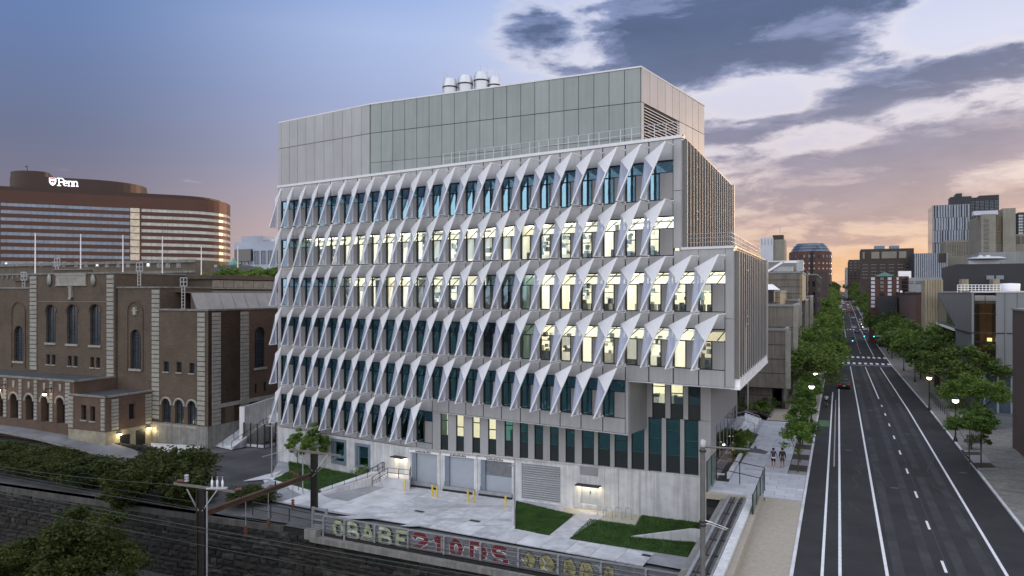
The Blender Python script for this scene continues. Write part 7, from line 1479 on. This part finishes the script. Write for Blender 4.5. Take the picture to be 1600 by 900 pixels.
bm = thing('rusty_gantry_beam', 'long rusty steel beam spanning from the near to the far catenary pole', 'beam', (0, 0, 0)); A_p = Vector((x1_ + .3, y1_, Zp(802, 56))); B_p = Vector((x2_ - .3, y2_, Zp(742, 68)))
d = (B_p - A_p).normalized(); n_ = Vector((-d.y, d.x, 0)).normalized() * .17; up_ = Vector((0, 0, 1))
for zz0, zz1, ww in ((0, .06, 1.0), (.34, .40, 1.0), (.06, .34, .2)):
    q_ = []
    for P_ in (A_p, B_p):
        for sx in (-1, 1):
            for z_ in (zz0, zz1): q_.append(P_ + n_ * sx * ww + up_ * (z_ - .2))
    MB().add(q_, [(0, 1, 3, 2), (4, 6, 7, 5), (0, 4, 5, 1), (2, 3, 7, 6), (0, 2, 6, 4), (1, 5, 7, 3)]).build('flange' if ww == 1 else 'web', M_rust, bm)
for f in (.3, .62, .88): p = A_p.lerp(B_p, f); MB().tube(p, p + up_ * (1.0 if f < .5 else .6), .06, 5).build('stub_post', M_pole, bm)
for f, dz in ((.34, -2.2), (.55, -2.4), (.8, -1.6)): p = A_p.lerp(B_p, f); MB().tube(p, p + up_ * dz, .03, 4).build('hanger', M_steel, bm); insul(p + up_ * dz, p + up_ * (dz - .8), 4, .15, M_ins, bm)
p = A_p.lerp(B_p, .86); insul(p + up_ * .35, p + Vector((-.7, -.2, .75)), 4, .15, M_ins, bm)
dW = Vector((-.905, .425, 0)); M_wire = mat('copper_wire', (.075, .09, .082), .5, .4, .1, 3)
def wire(lb, p, l0, l1, r=.022, sag=.5, dirv=None):
    dv_ = dirv or dW; t = thing('overhead_wire', lb, 'wire', (0, 0, 0)); pts = []
    for i in range(15): f = i / 14; q_ = Vector(p) + dv_ * (l0 + (l1 - l0) * f); q_.z -= sag * 4 * f * (1 - f) ; pts.append(q_)
    MB().path(pts, r, 4).build('strand', M_wire, t)
for i, (px, py, D, r, lb) in enumerate(((300, 787, 58, .024, 'upper overhead wire passing just behind the near catenary pole'), (430, 806, 60, .02, 'second overhead wire running in front of the dark pipe fence'), (300, 812, 54, .03, 'thick contact wire crossing in front of the stone wall'), (300, 818, 53, .02, 'thin lower wire just below the thick contact wire'),
                                        (300, 775, 62, .02, 'faint rear wire over the bushes on the stone wall'), (300, 838, 50, .018, 'lowest thin wire in front of the stone wall'))):
    x, y, _ = P(px, D); wire(lb, (x, y, Zp(py, D)), -38, 60, r, .5)
wire('slack wire from the near pole crossarm to the lower left edge', (x1_ + xa, y1_, Zp(757, 56)), 0, 45, .02, .8)
# plaza: planter, steps, bollard light, railings
pl_ = thing('plaza_planter', 'sunken planter bed of low green shrubs between plaza and pavement', 'planter', (0, 0, 0))
pp_ = [G(1149, 672, .1), G(1185, 679, .1), G(1157, 724, .1), G(1144, 724, .1)]; MB().prism([p[:2] for p in pp_], .0, .16).build('soil', M_soil, pl_)
rbox(MB(), -8.55, -8.3, 63.5, 79, 0, .5).build('granite_kerb', M_slab, pl_)
for i, (px, py, s) in enumerate(((1156, 684, .75), (1163, 690, .8), (1158, 700, .7), (1168, 683, .65), (1153, 712, .6), (1170, 694, .55), (1162, 708, .6))): tree('shrub', G(px, py, .15), s, '%s low shrub in the sunken plaza planter' % ordn[i], name='shrub', cat='shrub', group='shrubs in the plaza planter')
ps = thing('plaza_steps', 'short flight of pale granite steps with tube handrails between plaza and pavement', 'steps', (0, 0, 0))
for i in range(5): rbox(MB(), -9.15 - i * .42, -8.72 - i * .42, 83.5, 95.5, -.05, .12 + i * .13).build('step', M_slab, ps)
rbox(MB(), -13.5, -10.83, 83.5, 95.5, -.05, .66).build('landing', M_conc, ps)
for t_ in (86, 91.5):
    a, b = RT(-10.7, t_), RT(-8.6, t_); MB().path([(a[0], a[1], .6), (a[0], a[1], 1.6), (b[0], b[1], 1.0), (b[0], b[1], 0)], .04, 6).build('handrail', M_steel, ps)
rb2 = thing('raised_bed', 'raised granite-edged bed with plants against the concrete building', 'planter', (0, 0, 0)); pr = [G(1146, 632, .1), G(1162, 643, .1), G(1185, 644, .1), G(1204, 653, .1), G(1211, 641, .1), G(1206, 632, .1), G(1170, 626, .1)]
MB().prism([p[:2] for p in pr], -.02, .32).build('kerb', M_conc_d, rb2); cx_ = sum(p[0] for p in pr) / 7; cy_ = sum(p[1] for p in pr) / 7
MB().prism([(cx_ + (p[0] - cx_) * .93, cy_ + (p[1] - cy_) * .93) for p in pr], .3, .36).build('soil', M_soil, rb2)
for i, (px, py) in enumerate(((1160, 634), (1170, 638), (1188, 637), (1196, 645), (1202, 641), (1180, 641))): tree('shrub', G(px, py, .35), .6, '%s low plant in the raised bed by the concrete building' % ordn[i], name='shrub', cat='shrub', group='plants in the raised bed')
t = thing('plaza_pylon', 'plain grey rectangular pylon standing on the plaza', 'pylon', G(1152.5, 671, .1), SANG); MB().box(-.32, .32, -.12, .12, 0, 1.75).build('body', M_steel, t); MB().box(-.34, .34, -.14, .14, 1.75, 1.8).build('cap', M_dsteel, t)
lr = thing('lit_handrail', 'tall glowing strip railing along the plaza edge by the planter', 'railing', (0, 0, 0)); 
for px, py in ((1144.5, 672), (1148.5, 673)): a = G(px, py, .05); b = G(px - 0 , 727, .05); MB().box(a[0] - .03, a[0] + .03, a[1] - .03, a[1] + .03, 0, 1.0).build('post', M_dsteel, lr)
a, b = G(1146, 672, .05), G(1146, 724, .05); MB().tube((a[0], a[1], 1.0), (b[0], b[1], 1.0), .05, 6).build('rail', M_dsteel, lr)
for i in range(5): f = (i + .5) / 5; p = [a[k] + (b[k] - a[k]) * f for k in (0, 1)]; MB().box(p[0] - .05, p[0] + .02, p[1] - .12, p[1] + .12, .9, .93).build('light', mat('rail_light', (.9, .8, .5), .5, 0, 0, emit=(1, .75, .35, 2)), lr); ld = bpy.data.lights.new('rail_glow', 'POINT'); ld.energy = 7; ld.color = (1, .72, .35); ld.shadow_soft_size = .1; lo = bpy.data.objects.new('rail_glow', ld); COL.objects.link(lo); lo.parent = lr; lo.location = (p[0] - .4, p[1], .7)
# right pavement furniture
t = thing('picnic_table', 'small dark cafe table with a stool between the thin trees', 'table', G(1518, 702, .11), 0); MB().lathe([(.7, .72), (.7, .76), (.01, .77)], n=12).build('top', M_dsteel, t); MB().tube((0, 0, 0), (0, 0, .74), .06, 6).build('leg', M_dsteel, t)
MB().poly([G(1500, 703, .125), G(1530, 703, .125), G(1560, 734, .125), G(1527, 734, .125)]).build('right_tree_pit', MATS['cobble_strip'], kind='structure')
MB().poly([G(1503, 706, .13), G(1530, 706, .13), G(1534, 711, .13), G(1506, 711, .13)]).poly([G(1519, 723, .13), G(1548, 723, .13), G(1557, 731, .13), G(1526, 731, .13)]).build('right_tree_soil', M_soil, kind='structure')
MB().poly([G(1475, 622, .12), G(1600, 640, .12), G(1600, 668, .12), G(1540, 672, .12), G(1500, 645, .12)]).build('side_drive', M_asph_o, kind='structure')
railing('kerb_fence', 'low dark fence line along the right kerb under the trees', [RT(12.4, 104), RT(12.4, 124)], .1, 1.0, 10, None, .03, M_dsteel, 2)['category'] = 'fence'
# signals
for (r, t_, side_, lb) in ((-3.2, 187, 1, 'traffic signal mast on the left before the first crossing'), (12.2, 206, -1, 'traffic signal mast on the right beyond the first crossing')):
    x, y, z = RT(r, t_, zroad(t_)); s = thing('traffic_signal', lb, 'traffic signal', (x, y, z), SANG); MB().tube((0, 0, 0), (0, 0, 6.2), .11, 7).build('pole', M_dsteel, s); MB().tube((0, 0, 5.8), (side_ * 6.5, 0, 6.3), .07, 6).build('mast_arm', M_dsteel, s)
    for dx in (4, 6.2): MB().box(side_ * dx - .2, side_ * dx + .2, -.15, .15, 5.4, 6.5).build('signal_head', M_yellow if 0 else M_black, s); MB().sphere((side_ * dx, -.18, 5.6), .12, 8).build('signal_lamp', mat('green_signal', (.05, .6, .4), .5, 0, 0, emit=(.1, 1, .7, 3)), s)
    MB().box(side_ * 2, side_ * 3.6, -.06, 0, 5.55, 5.95).build('street_sign', mg_, s)
# ---- traffic
M_tire = mat('tyre', (.015, .015, .015), .9, var=0); M_cwin = mat('car_window', (.01, .012, .015), .08, 0, 0, spec=1); M_tail = mat('tail_light', (.5, .01, .01), .4, 0, 0, emit=(1, .03, .02, .12)); M_head = mat('head_light', (.9, .9, .85), .3, 0, 0, emit=(1, .95, .85, 5)); M_plate = mat('licence_plate', (.6, .6, .6), .5, var=0)
def car_mesh(kind, paint):
    L_, Wd, H = {'hatch': (4.3, 1.8, 1.5), 'sedan': (4.6, 1.82, 1.42), 'van': (5.2, 1.95, 2.1)}[kind]; h = Wd / 2
    base = [(0, .32), (0, .78), (.12, .95), (L_, .0)]
    if kind == 'van': prof = [(0, .35), (0, 1.0), (.1, 1.9), (.5, 2.08), (3.7, 2.08), (4.3, 1.2), (5.1, 1.02), (5.2, .6), (5.15, .32)]; cab = [(.12, 1.15), (.16, 1.85), (3.6, 1.9), (4.2, 1.2)]
    elif kind == 'hatch': prof = [(0, .35), (.0, .75), (.1, .98), (.35, 1.05), (3.1, .98), (4.1, .82), (4.3, .6), (4.25, .32)]; cab = [(.2, 1.0), (.75, 1.42), (1.1, 1.5), (2.2, 1.48), (3.2, .97)]
    else: prof = [(0, .35), (.0, .8), (.15, .93), (.9, .98), (3.3, .95), (4.4, .8), (4.6, .6), (4.55, .32)]; cab = [(.7, .95), (1.3, 1.36), (1.8, 1.42), (2.5, 1.4), (3.4, .94)]
    b = MB(); n = len(prof)
    for sx in (0,):
        V = [(-h, y, z) for y, z in prof] + [(-h + .08, y, z + .0) for y, z in prof] ; 
    rows_ = []
    for x, k in ((-h, 0), (-h + .07, 1), (h - .07, 1), (h, 0)): rows_.append([(x, y, z + (.035 if k and z > .6 else 0)) for y, z in prof])
    V = [p for r in rows_ for p in r]; Fs = [tuple(range(n))[::-1], tuple(range(3 * n, 4 * n))]
    for k in range(3):
        for i in range(n): j = (i + 1) % n; Fs.append((k * n + i, k * n + j, (k + 1) * n + j, (k + 1) * n + i))
    b.add(V, Fs); body_ = b.mesh('body', paint)
    c = MB(); m_ = len(cab)
    if kind != 'van':
        V = [(s * (h - .1 - .22 * (z > 1.2)), y, z) for s in (-1, 1) for y, z in cab]; c.add(V, [tuple(range(m_))[::-1], tuple(range(m_, 2 * m_))] + [(i, (i + 1) % m_, m_ + (i + 1) % m_, m_ + i) for i in range(m_)])
    else: c.box(-h - .01, h + .01, 2.9, 3.7, 1.3, 1.85); c.box(-h + .15, h - .15, -.02 + .05, .12, 1.25, 1.8); c.add([(-h + .1, 3.72, 1.98), (h - .1, 3.72, 1.98), (h - .1, 4.33, 1.24), (-h + .1, 4.33, 1.24)], [(0, 1, 2, 3)])
    gl_ = c.mesh('windows', M_cwin); rf_ = MB()
    if kind == 'hatch': rf_.box(-h + .36, h - .36, .85, 2.15, 1.49, 1.53)
    elif kind == 'sedan': rf_.box(-h + .36, h - .36, 1.45, 2.5, 1.405, 1.445)
    else: rf_.box(-h + .1, h - .1, .5, 3.6, 2.07, 2.11)
    rf_ = rf_.mesh('roof', paint); wh = MB().tube((-.11, 0, 0), (.11, 0, 0), .32, 14, 0).tube((-.12, 0, 0), (.12, 0, 0), .19, 10, 1).mesh('wheel', [M_tire, M_alu]); 
    tl = MB().box(-.2, .2, -.03, .05, 0, .16).mesh('tail_light', M_tail); hl = MB().box(-.2, .2, -.05, .04, 0, .14).mesh('head_light', M_head); pt_ = MB().box(-.25, .25, -.03, .02, 0, .13).mesh('number_plate', M_plate)
    return (L_, h, body_, gl_, rf_, wh, tl, hl, pt_)
CM = {}
def car(kind, pname, paint, loc, rz, lb, group=None):
    k = (kind, pname)
    if k not in CM: CM[k] = car_mesh(kind, paint)
    L_, h, bo_, gl_, rf_, wh, tl, hl, pt_ = CM[k]; t = thing('parked_car' if 'parked' in lb else ('van' if kind == 'van' else 'car'), lb, 'van' if kind == 'van' else 'car', loc, rz, group)
    obj('body', bo_, t); obj('windows', gl_, t); obj('roof', rf_, t)
    for sx in (-1, 1):
        for yy in (.8, L_ - .85): obj('wheel', wh, t, (sx * (h - .1), yy, .32))
        obj('tail_light', tl, t, (sx * (h - .25), 0, .72 if kind != 'van' else .9)); obj('head_light', hl, t, (sx * (h - .25), L_, .62))
    obj('number_plate', pt_, t, (0, 0, .55)); return t
PA = {n: mat('paint_' + n, c, .3, .2, .04, 1) for n, c in (('black', (.012, .012, .014)), ('white', (.6, .61, .63)), ('silver', (.34, .35, .37)), ('red', (.3, .015, .015)), ('blue', (.03, .06, .16)), ('grey', (.1, .105, .11)))}
def onroad(px, py):
    z = 0.0
    for _ in range(6): p = G(px, py, z); z = zroad(toRT(p)[1])
    return (p[0], p[1], z)
p = onroad(1319, 608.5); car('hatch', 'black', PA['black'], p, SANG, 'black hatchback with a sky-reflecting roof driving alone in the left traffic lane')
cars = [('sedan', 'white', 1.3, 212, 'white car waiting just before the far crossing in the left lane'), ('sedan', 'black', 1.0, 222, 'black car behind the second crossing in the left lane')]
TRF = [('hatch', 'silver', .9, 318, 'silver hatchback in the left lane short of the second crossing'), ('sedan', 'black', .9, 306, 'black car queuing behind the silver hatchback'), ('sedan', 'blue', 6.6, 312, 'dark blue saloon in the right lane short of the second crossing'), ('hatch', 'white', .9, 328, 'white hatchback stopped at the second crossing'),
       ('sedan', 'silver', 6.0, 338, 'silver car crossing the second junction'), ('sedan', 'white', 1.4, 345, 'white car beyond the second junction, left lane'), ('hatch', 'black', 1.2, 385, 'lone black hatchback beyond the second junction'), ('van', 'white', -1.2, 440, 'white van parked at the left kerb far down the street'), ('sedan', 'blue', -1.2, 420, 'dark blue car parked in front of the white van'),
       ('sedan', 'black', 3.4, 455, 'black car in the middle lane among far traffic'), ('hatch', 'silver', 6.8, 405, 'silver hatchback in the right lane far down the street'), ('sedan', 'red', 6.2, 470, 'red car in the right lane far down the street'), ('van', 'silver', 9.6, 372, 'boxy silver van at the right kerb with glowing tail lights'), ('sedan', 'white', -1.2, 392, 'white car parked at the left kerb, nearest of three'),
       ('sedan', 'silver', -1.2, 372, 'silver car parked at the left kerb by the second junction'), ('sedan', 'white', 3.3, 490, 'white car in the middle of the distant queue'), ('van', 'white', .8, 520, 'white van in the distant queue, left lane'), ('sedan', 'red', 3.4, 535, 'red car in the distant queue, middle lane'), ('sedan', 'silver', 6.4, 520, 'silver car in the distant queue, right lane'),
       ('sedan', 'black', 1.0, 560, 'black car in the distant queue, left lane'), ('hatch', 'white', 6.2, 570, 'white hatchback in the distant queue, right lane'), ('van', 'white', 3.2, 600, 'white van in the distant queue, middle lane'), ('sedan', 'red', 1.0, 630, 'red car in the farthest queue, left lane'), ('sedan', 'silver', 5.6, 640, 'silver car in the farthest queue, right lane'),
       ('sedan', 'white', 3.0, 680, 'white car in the farthest queue, middle lane'), ('van', 'white', .8, 720, 'white van in the farthest queue'), ('sedan', 'red', 4.8, 740, 'red car near the vanishing point'), ('sedan', 'white', 2.0, 800, 'white car near the vanishing point'), ('sedan', 'red', 1.0, 860, 'last red car before the vanishing point'), ('sedan', 'white', 5.0, 880, 'last white car before the vanishing point')]
for i, (kd, pn, r, t_, lb) in enumerate(TRF): car(kd, pn, PA[pn], RT(r, t_, zroad(t_) + .01), SANG, lb, 'distant traffic on the avenue')
for i, t_ in enumerate((330, 345, 352, 362, 300, 312)): car(('sedan', 'hatch')[i % 2], ('white', 'grey', 'black', 'silver')[i % 4], PA[('white', 'grey', 'black', 'silver')[i % 4]], RT(10.0 if i < 4 else -1.2, t_, zroad(t_) + .01), SANG + (math.pi if i % 2 else 0), '%s car parked at the %s kerb near the second junction' % (ordn[i], 'right' if i < 4 else 'left'), 'cars parked near the second junction')
# ---- people
M_skin = mat('skin', (.32, .17, .11), .6, 0, .05, 5)
def skinned(name, verts, edges, radii, m, parent, sub=2, root=0):
    me = bpy.data.meshes.new(name); me.from_pydata([tuple(v) for v in verts], edges, []); o = bpy.data.objects.new(name, me); COL.objects.link(o)
    o.modifiers.new('skin', 'SKIN'); 
    for i, r in enumerate(radii): me.skin_vertices[0].data[i].radius = (r, r) if not isinstance(r, tuple) else r
    me.skin_vertices[0].data[root].use_root = True
    s = o.modifiers.new('sub', 'SUBSURF'); s.levels = sub; s.render_levels = sub
    dg = bpy.context.evaluated_depsgraph_get(); e = o.evaluated_get(dg); nm = bpy.data.meshes.new_from_object(e); bpy.data.objects.remove(o); nm.materials.clear(); nm.materials.append(m)
    nm.polygons.foreach_set('use_smooth', [True] * len(nm.polygons)); nm.name = name; return obj(name, nm, parent)
def person(loc, rz, lb, J, top, bottom, shoe, hair, long_top=False, sleeve=.6):
    "J: joint positions, x right, y forward, z up; one continuous skinned body, clothing as parts"
    t = thing('person', lb, 'person', loc, rz)
    V = [J['pelvis'], J['waist'], J['chest'], J['neck'], J['head0'], J['head1']]; R = [.13, .115, .14, .055, .085, .095]; Ed = [(0, 1), (1, 2), (2, 3), (3, 4), (4, 5)]
    for s in 'LR':
        b = len(V); V += [J['sh' + s], J['el' + s], J['wr' + s], J['ha' + s]]; R += [.06, .042, .03, .035]; Ed += [(2, b), (b, b + 1), (b + 1, b + 2), (b + 2, b + 3)]
        hd = (Vector(J['ha' + s]) - Vector(J['wr' + s])).normalized()
        for q, (dx, dl) in enumerate(((-.03, .07), (-.012, .085), (.008, .08), (.026, .065), (.045, .02))): V.append(Vector(J['ha' + s]) + hd * dl + Vector((dx * .6, dx * .8, 0))); R.append(.009); Ed.append((b + 3, len(V) - 1))
        b = len(V); V += [J['hip' + s], J['kn' + s], J['an' + s], J['to' + s]]; R += [.09, .06, .04, .035]; Ed += [(0, b), (b, b + 1), (b + 1, b + 2), (b + 2, b + 3)]
    skinned('body', V, Ed, R, M_skin, t)
    V = [J['pelvis'], J['waist'], J['chest'], Vector(J['neck']) - Vector((0, 0, .05))]; R = [.165 if long_top else .15, .145, .17, .08]; Ed = [(0, 1), (1, 2), (2, 3)]
    for s in 'LR': b = len(V); V += [J['sh' + s], Vector(J['sh' + s]).lerp(Vector(J['el' + s]), sleeve if sleeve <= 1 else 1)]; R += [.08, .065]; Ed += [(2, b), (b, b + 1)]
    if sleeve > 1:
        for s, b in (('L', 5), ('R', 7)): V.append(Vector(J['wr' + s])); R.append(.05); Ed.append((b, len(V) - 1))
    skinned('shirt', V, Ed, R, top, t)
    V = [Vector(J['pelvis']) + Vector((0, 0, .06)), Vector(J['pelvis']) - Vector((0, 0, .03))]; R = [.15, .14]; Ed = [(0, 1)]
    for s in 'LR': b = len(V); V += [J['hip' + s], Vector(J['hip' + s]).lerp(Vector(J['kn' + s]), .85)]; R += [.11, .095]; Ed += [(1, b), (b, b + 1)]
    skinned('shorts', V, Ed, R, bottom, t)
    for s in 'LR': skinned('shoe', [Vector(J['an' + s]) + Vector((0, -.03, -.02)), Vector(J['to' + s]) + Vector((0, .02, 0))], [(0, 1)], [.055, .045], shoe, t, 1)
    hp_ = (Vector(J['head0']) + Vector(J['head1'])) / 2; MB().sphere((hp_.x, hp_.y - .025, hp_.z + .035), .115, 12, sq=1.05).build('hair', hair, t)
    f_ = MB(); f_.sphere((hp_.x - .035, hp_.y + .098, hp_.z), .013, 6).sphere((hp_.x + .035, hp_.y + .098, hp_.z), .013, 6); f_.build('eyes', M_black, t); MB().add([(hp_.x - .015, hp_.y + .09, hp_.z - .03), (hp_.x + .015, hp_.y + .09, hp_.z - .03), (hp_.x, hp_.y + .125, hp_.z - .03), (hp_.x, hp_.y + .092, hp_.z + .01)], [(0, 1, 2), (0, 2, 3), (1, 3, 2), (0, 3, 1)]).build('nose', M_skin, t); MB().box(hp_.x - .025, hp_.x + .025, hp_.y + .09, hp_.y + .1, hp_.z - .058, hp_.z - .048).build('mouth', mat('lips', (.25, .07, .06), .6, var=0), t)
    return t
def walkJ(ph=1, arm=.0):
    f = ph
    return dict(pelvis=(0, 0, .95), waist=(0, .01, 1.1), chest=(0, .02, 1.34), neck=(0, .02, 1.5), head0=(0, .03, 1.6), head1=(0, .04, 1.68), shL=(-.19, .01, 1.42), shR=(.19, .01, 1.42), elL=(-.25, -.06 * f, 1.15), elR=(.25, .06 * f, 1.15), wrL=(-.27 - arm, .04 - .1 * f, .92), wrR=(.27 + arm, .1 + .08 * f, .92),
                haL=(-.27 - arm, .07 - .1 * f, .84), haR=(.27 + arm, .14 + .08 * f, .85), hipL=(-.1, 0, .88), hipR=(.1, 0, .88), knL=(-.1, .14 * f, .49), knR=(.1, -.06 * f, .48), anL=(-.1, .2 * f, .09), anR=(.1, -.26 * f, .13), toL=(-.1, .2 * f + .15, .04), toR=(.1, -.26 * f + .13, .05))
M_navy = mat('navy_cloth', (.015, .03, .13), .8, 0, .1, 8); M_dkgreen = mat('dark_green_cloth', (.018, .035, .035), .85, 0, .15, 8); M_bk = mat('black_cloth', (.015, .015, .018), .85, var=0); M_lb = mat('light_blue_cloth', (.35, .42, .55), .8, 0, .1, 8)
M_hair = mat('black_hair', (.012, .01, .009), .7, var=0); M_maroonc = mat('maroon_cloth', (.09, .02, .04), .8, var=0)
p1 = person(G(1208.5, 731, .1), SANG + .05, 'pedestrian in a navy vest and black shorts walking away, left of the two', walkJ(1, .04), M_navy, M_bk, M_fedge, M_hair, False, .25)
MB().lathe([(.165, .88), (.17, .97)], n=14).build('white_shirt_hem', M_fedge, p1)
person(G(1222.5, 731, .1), SANG - .05, 'pedestrian in a long dark green hooded top walking away, right of the two', walkJ(-1, .0), M_dkgreen, M_maroonc, mat('tan_shoe', (.22, .14, .06), .8, var=0), M_hair, True, 1.2)
cp_ = onroad(1291, 637); bk_ = thing('bicycle', 'bicycle ridden in the kerbside cycle lane', 'bicycle', cp_, SANG)
for y in (0, 1.05): m_ = MB(Matrix.Translation((0, y, .34)) @ Matrix.Rotation(ROT90, 4, 'Y')); m_.lathe([(.34, -.02), (.34, .02), (.31, .02), (.31, -.02), (.34, -.02)], n=20); m_.build('wheel', M_tire, bk_)
MB().path([(0, 0, .34), (0, .42, .3), (0, .35, .85), (0, .9, .85), (0, .42, .3)], .02, 5).path([(0, 1.05, .34), (0, .92, .9)], .02, 5).build('frame', M_dsteel, bk_); MB().path([(-.25, .95, 1.0), (0, .92, .95), (.25, .95, 1.0)], .017, 5).build('handlebar', M_dsteel, bk_); MB().box(-.08, .08, .2, .48, .9, .95).build('saddle', M_bk, bk_)
person((cp_[0], cp_[1], 0), SANG, 'cyclist in a light blue shirt with crossed straps riding away', dict(pelvis=(0, .33, 1.02), waist=(0, .38, 1.16), chest=(0, .48, 1.38), neck=(0, .55, 1.52), head0=(0, .6, 1.6), head1=(0, .63, 1.69), shL=(-.19, .5, 1.44), shR=(.19, .5, 1.44), elL=(-.27, .68, 1.22), elR=(.27, .68, 1.22), wrL=(-.25, .88, 1.06), wrR=(.25, .88, 1.06), haL=(-.25, .94, 1.03), haR=(.25, .94, 1.03),
       hipL=(-.1, .35, .97), hipR=(.1, .35, .97), knL=(-.12, .68, .78), knR=(.12, .6, .6), anL=(-.12, .5, .42), anR=(.12, .42, .2), toL=(-.12, .64, .38), toR=(.12, .56, .15)), M_lb, M_bk, M_bk, M_hair, False, .6)
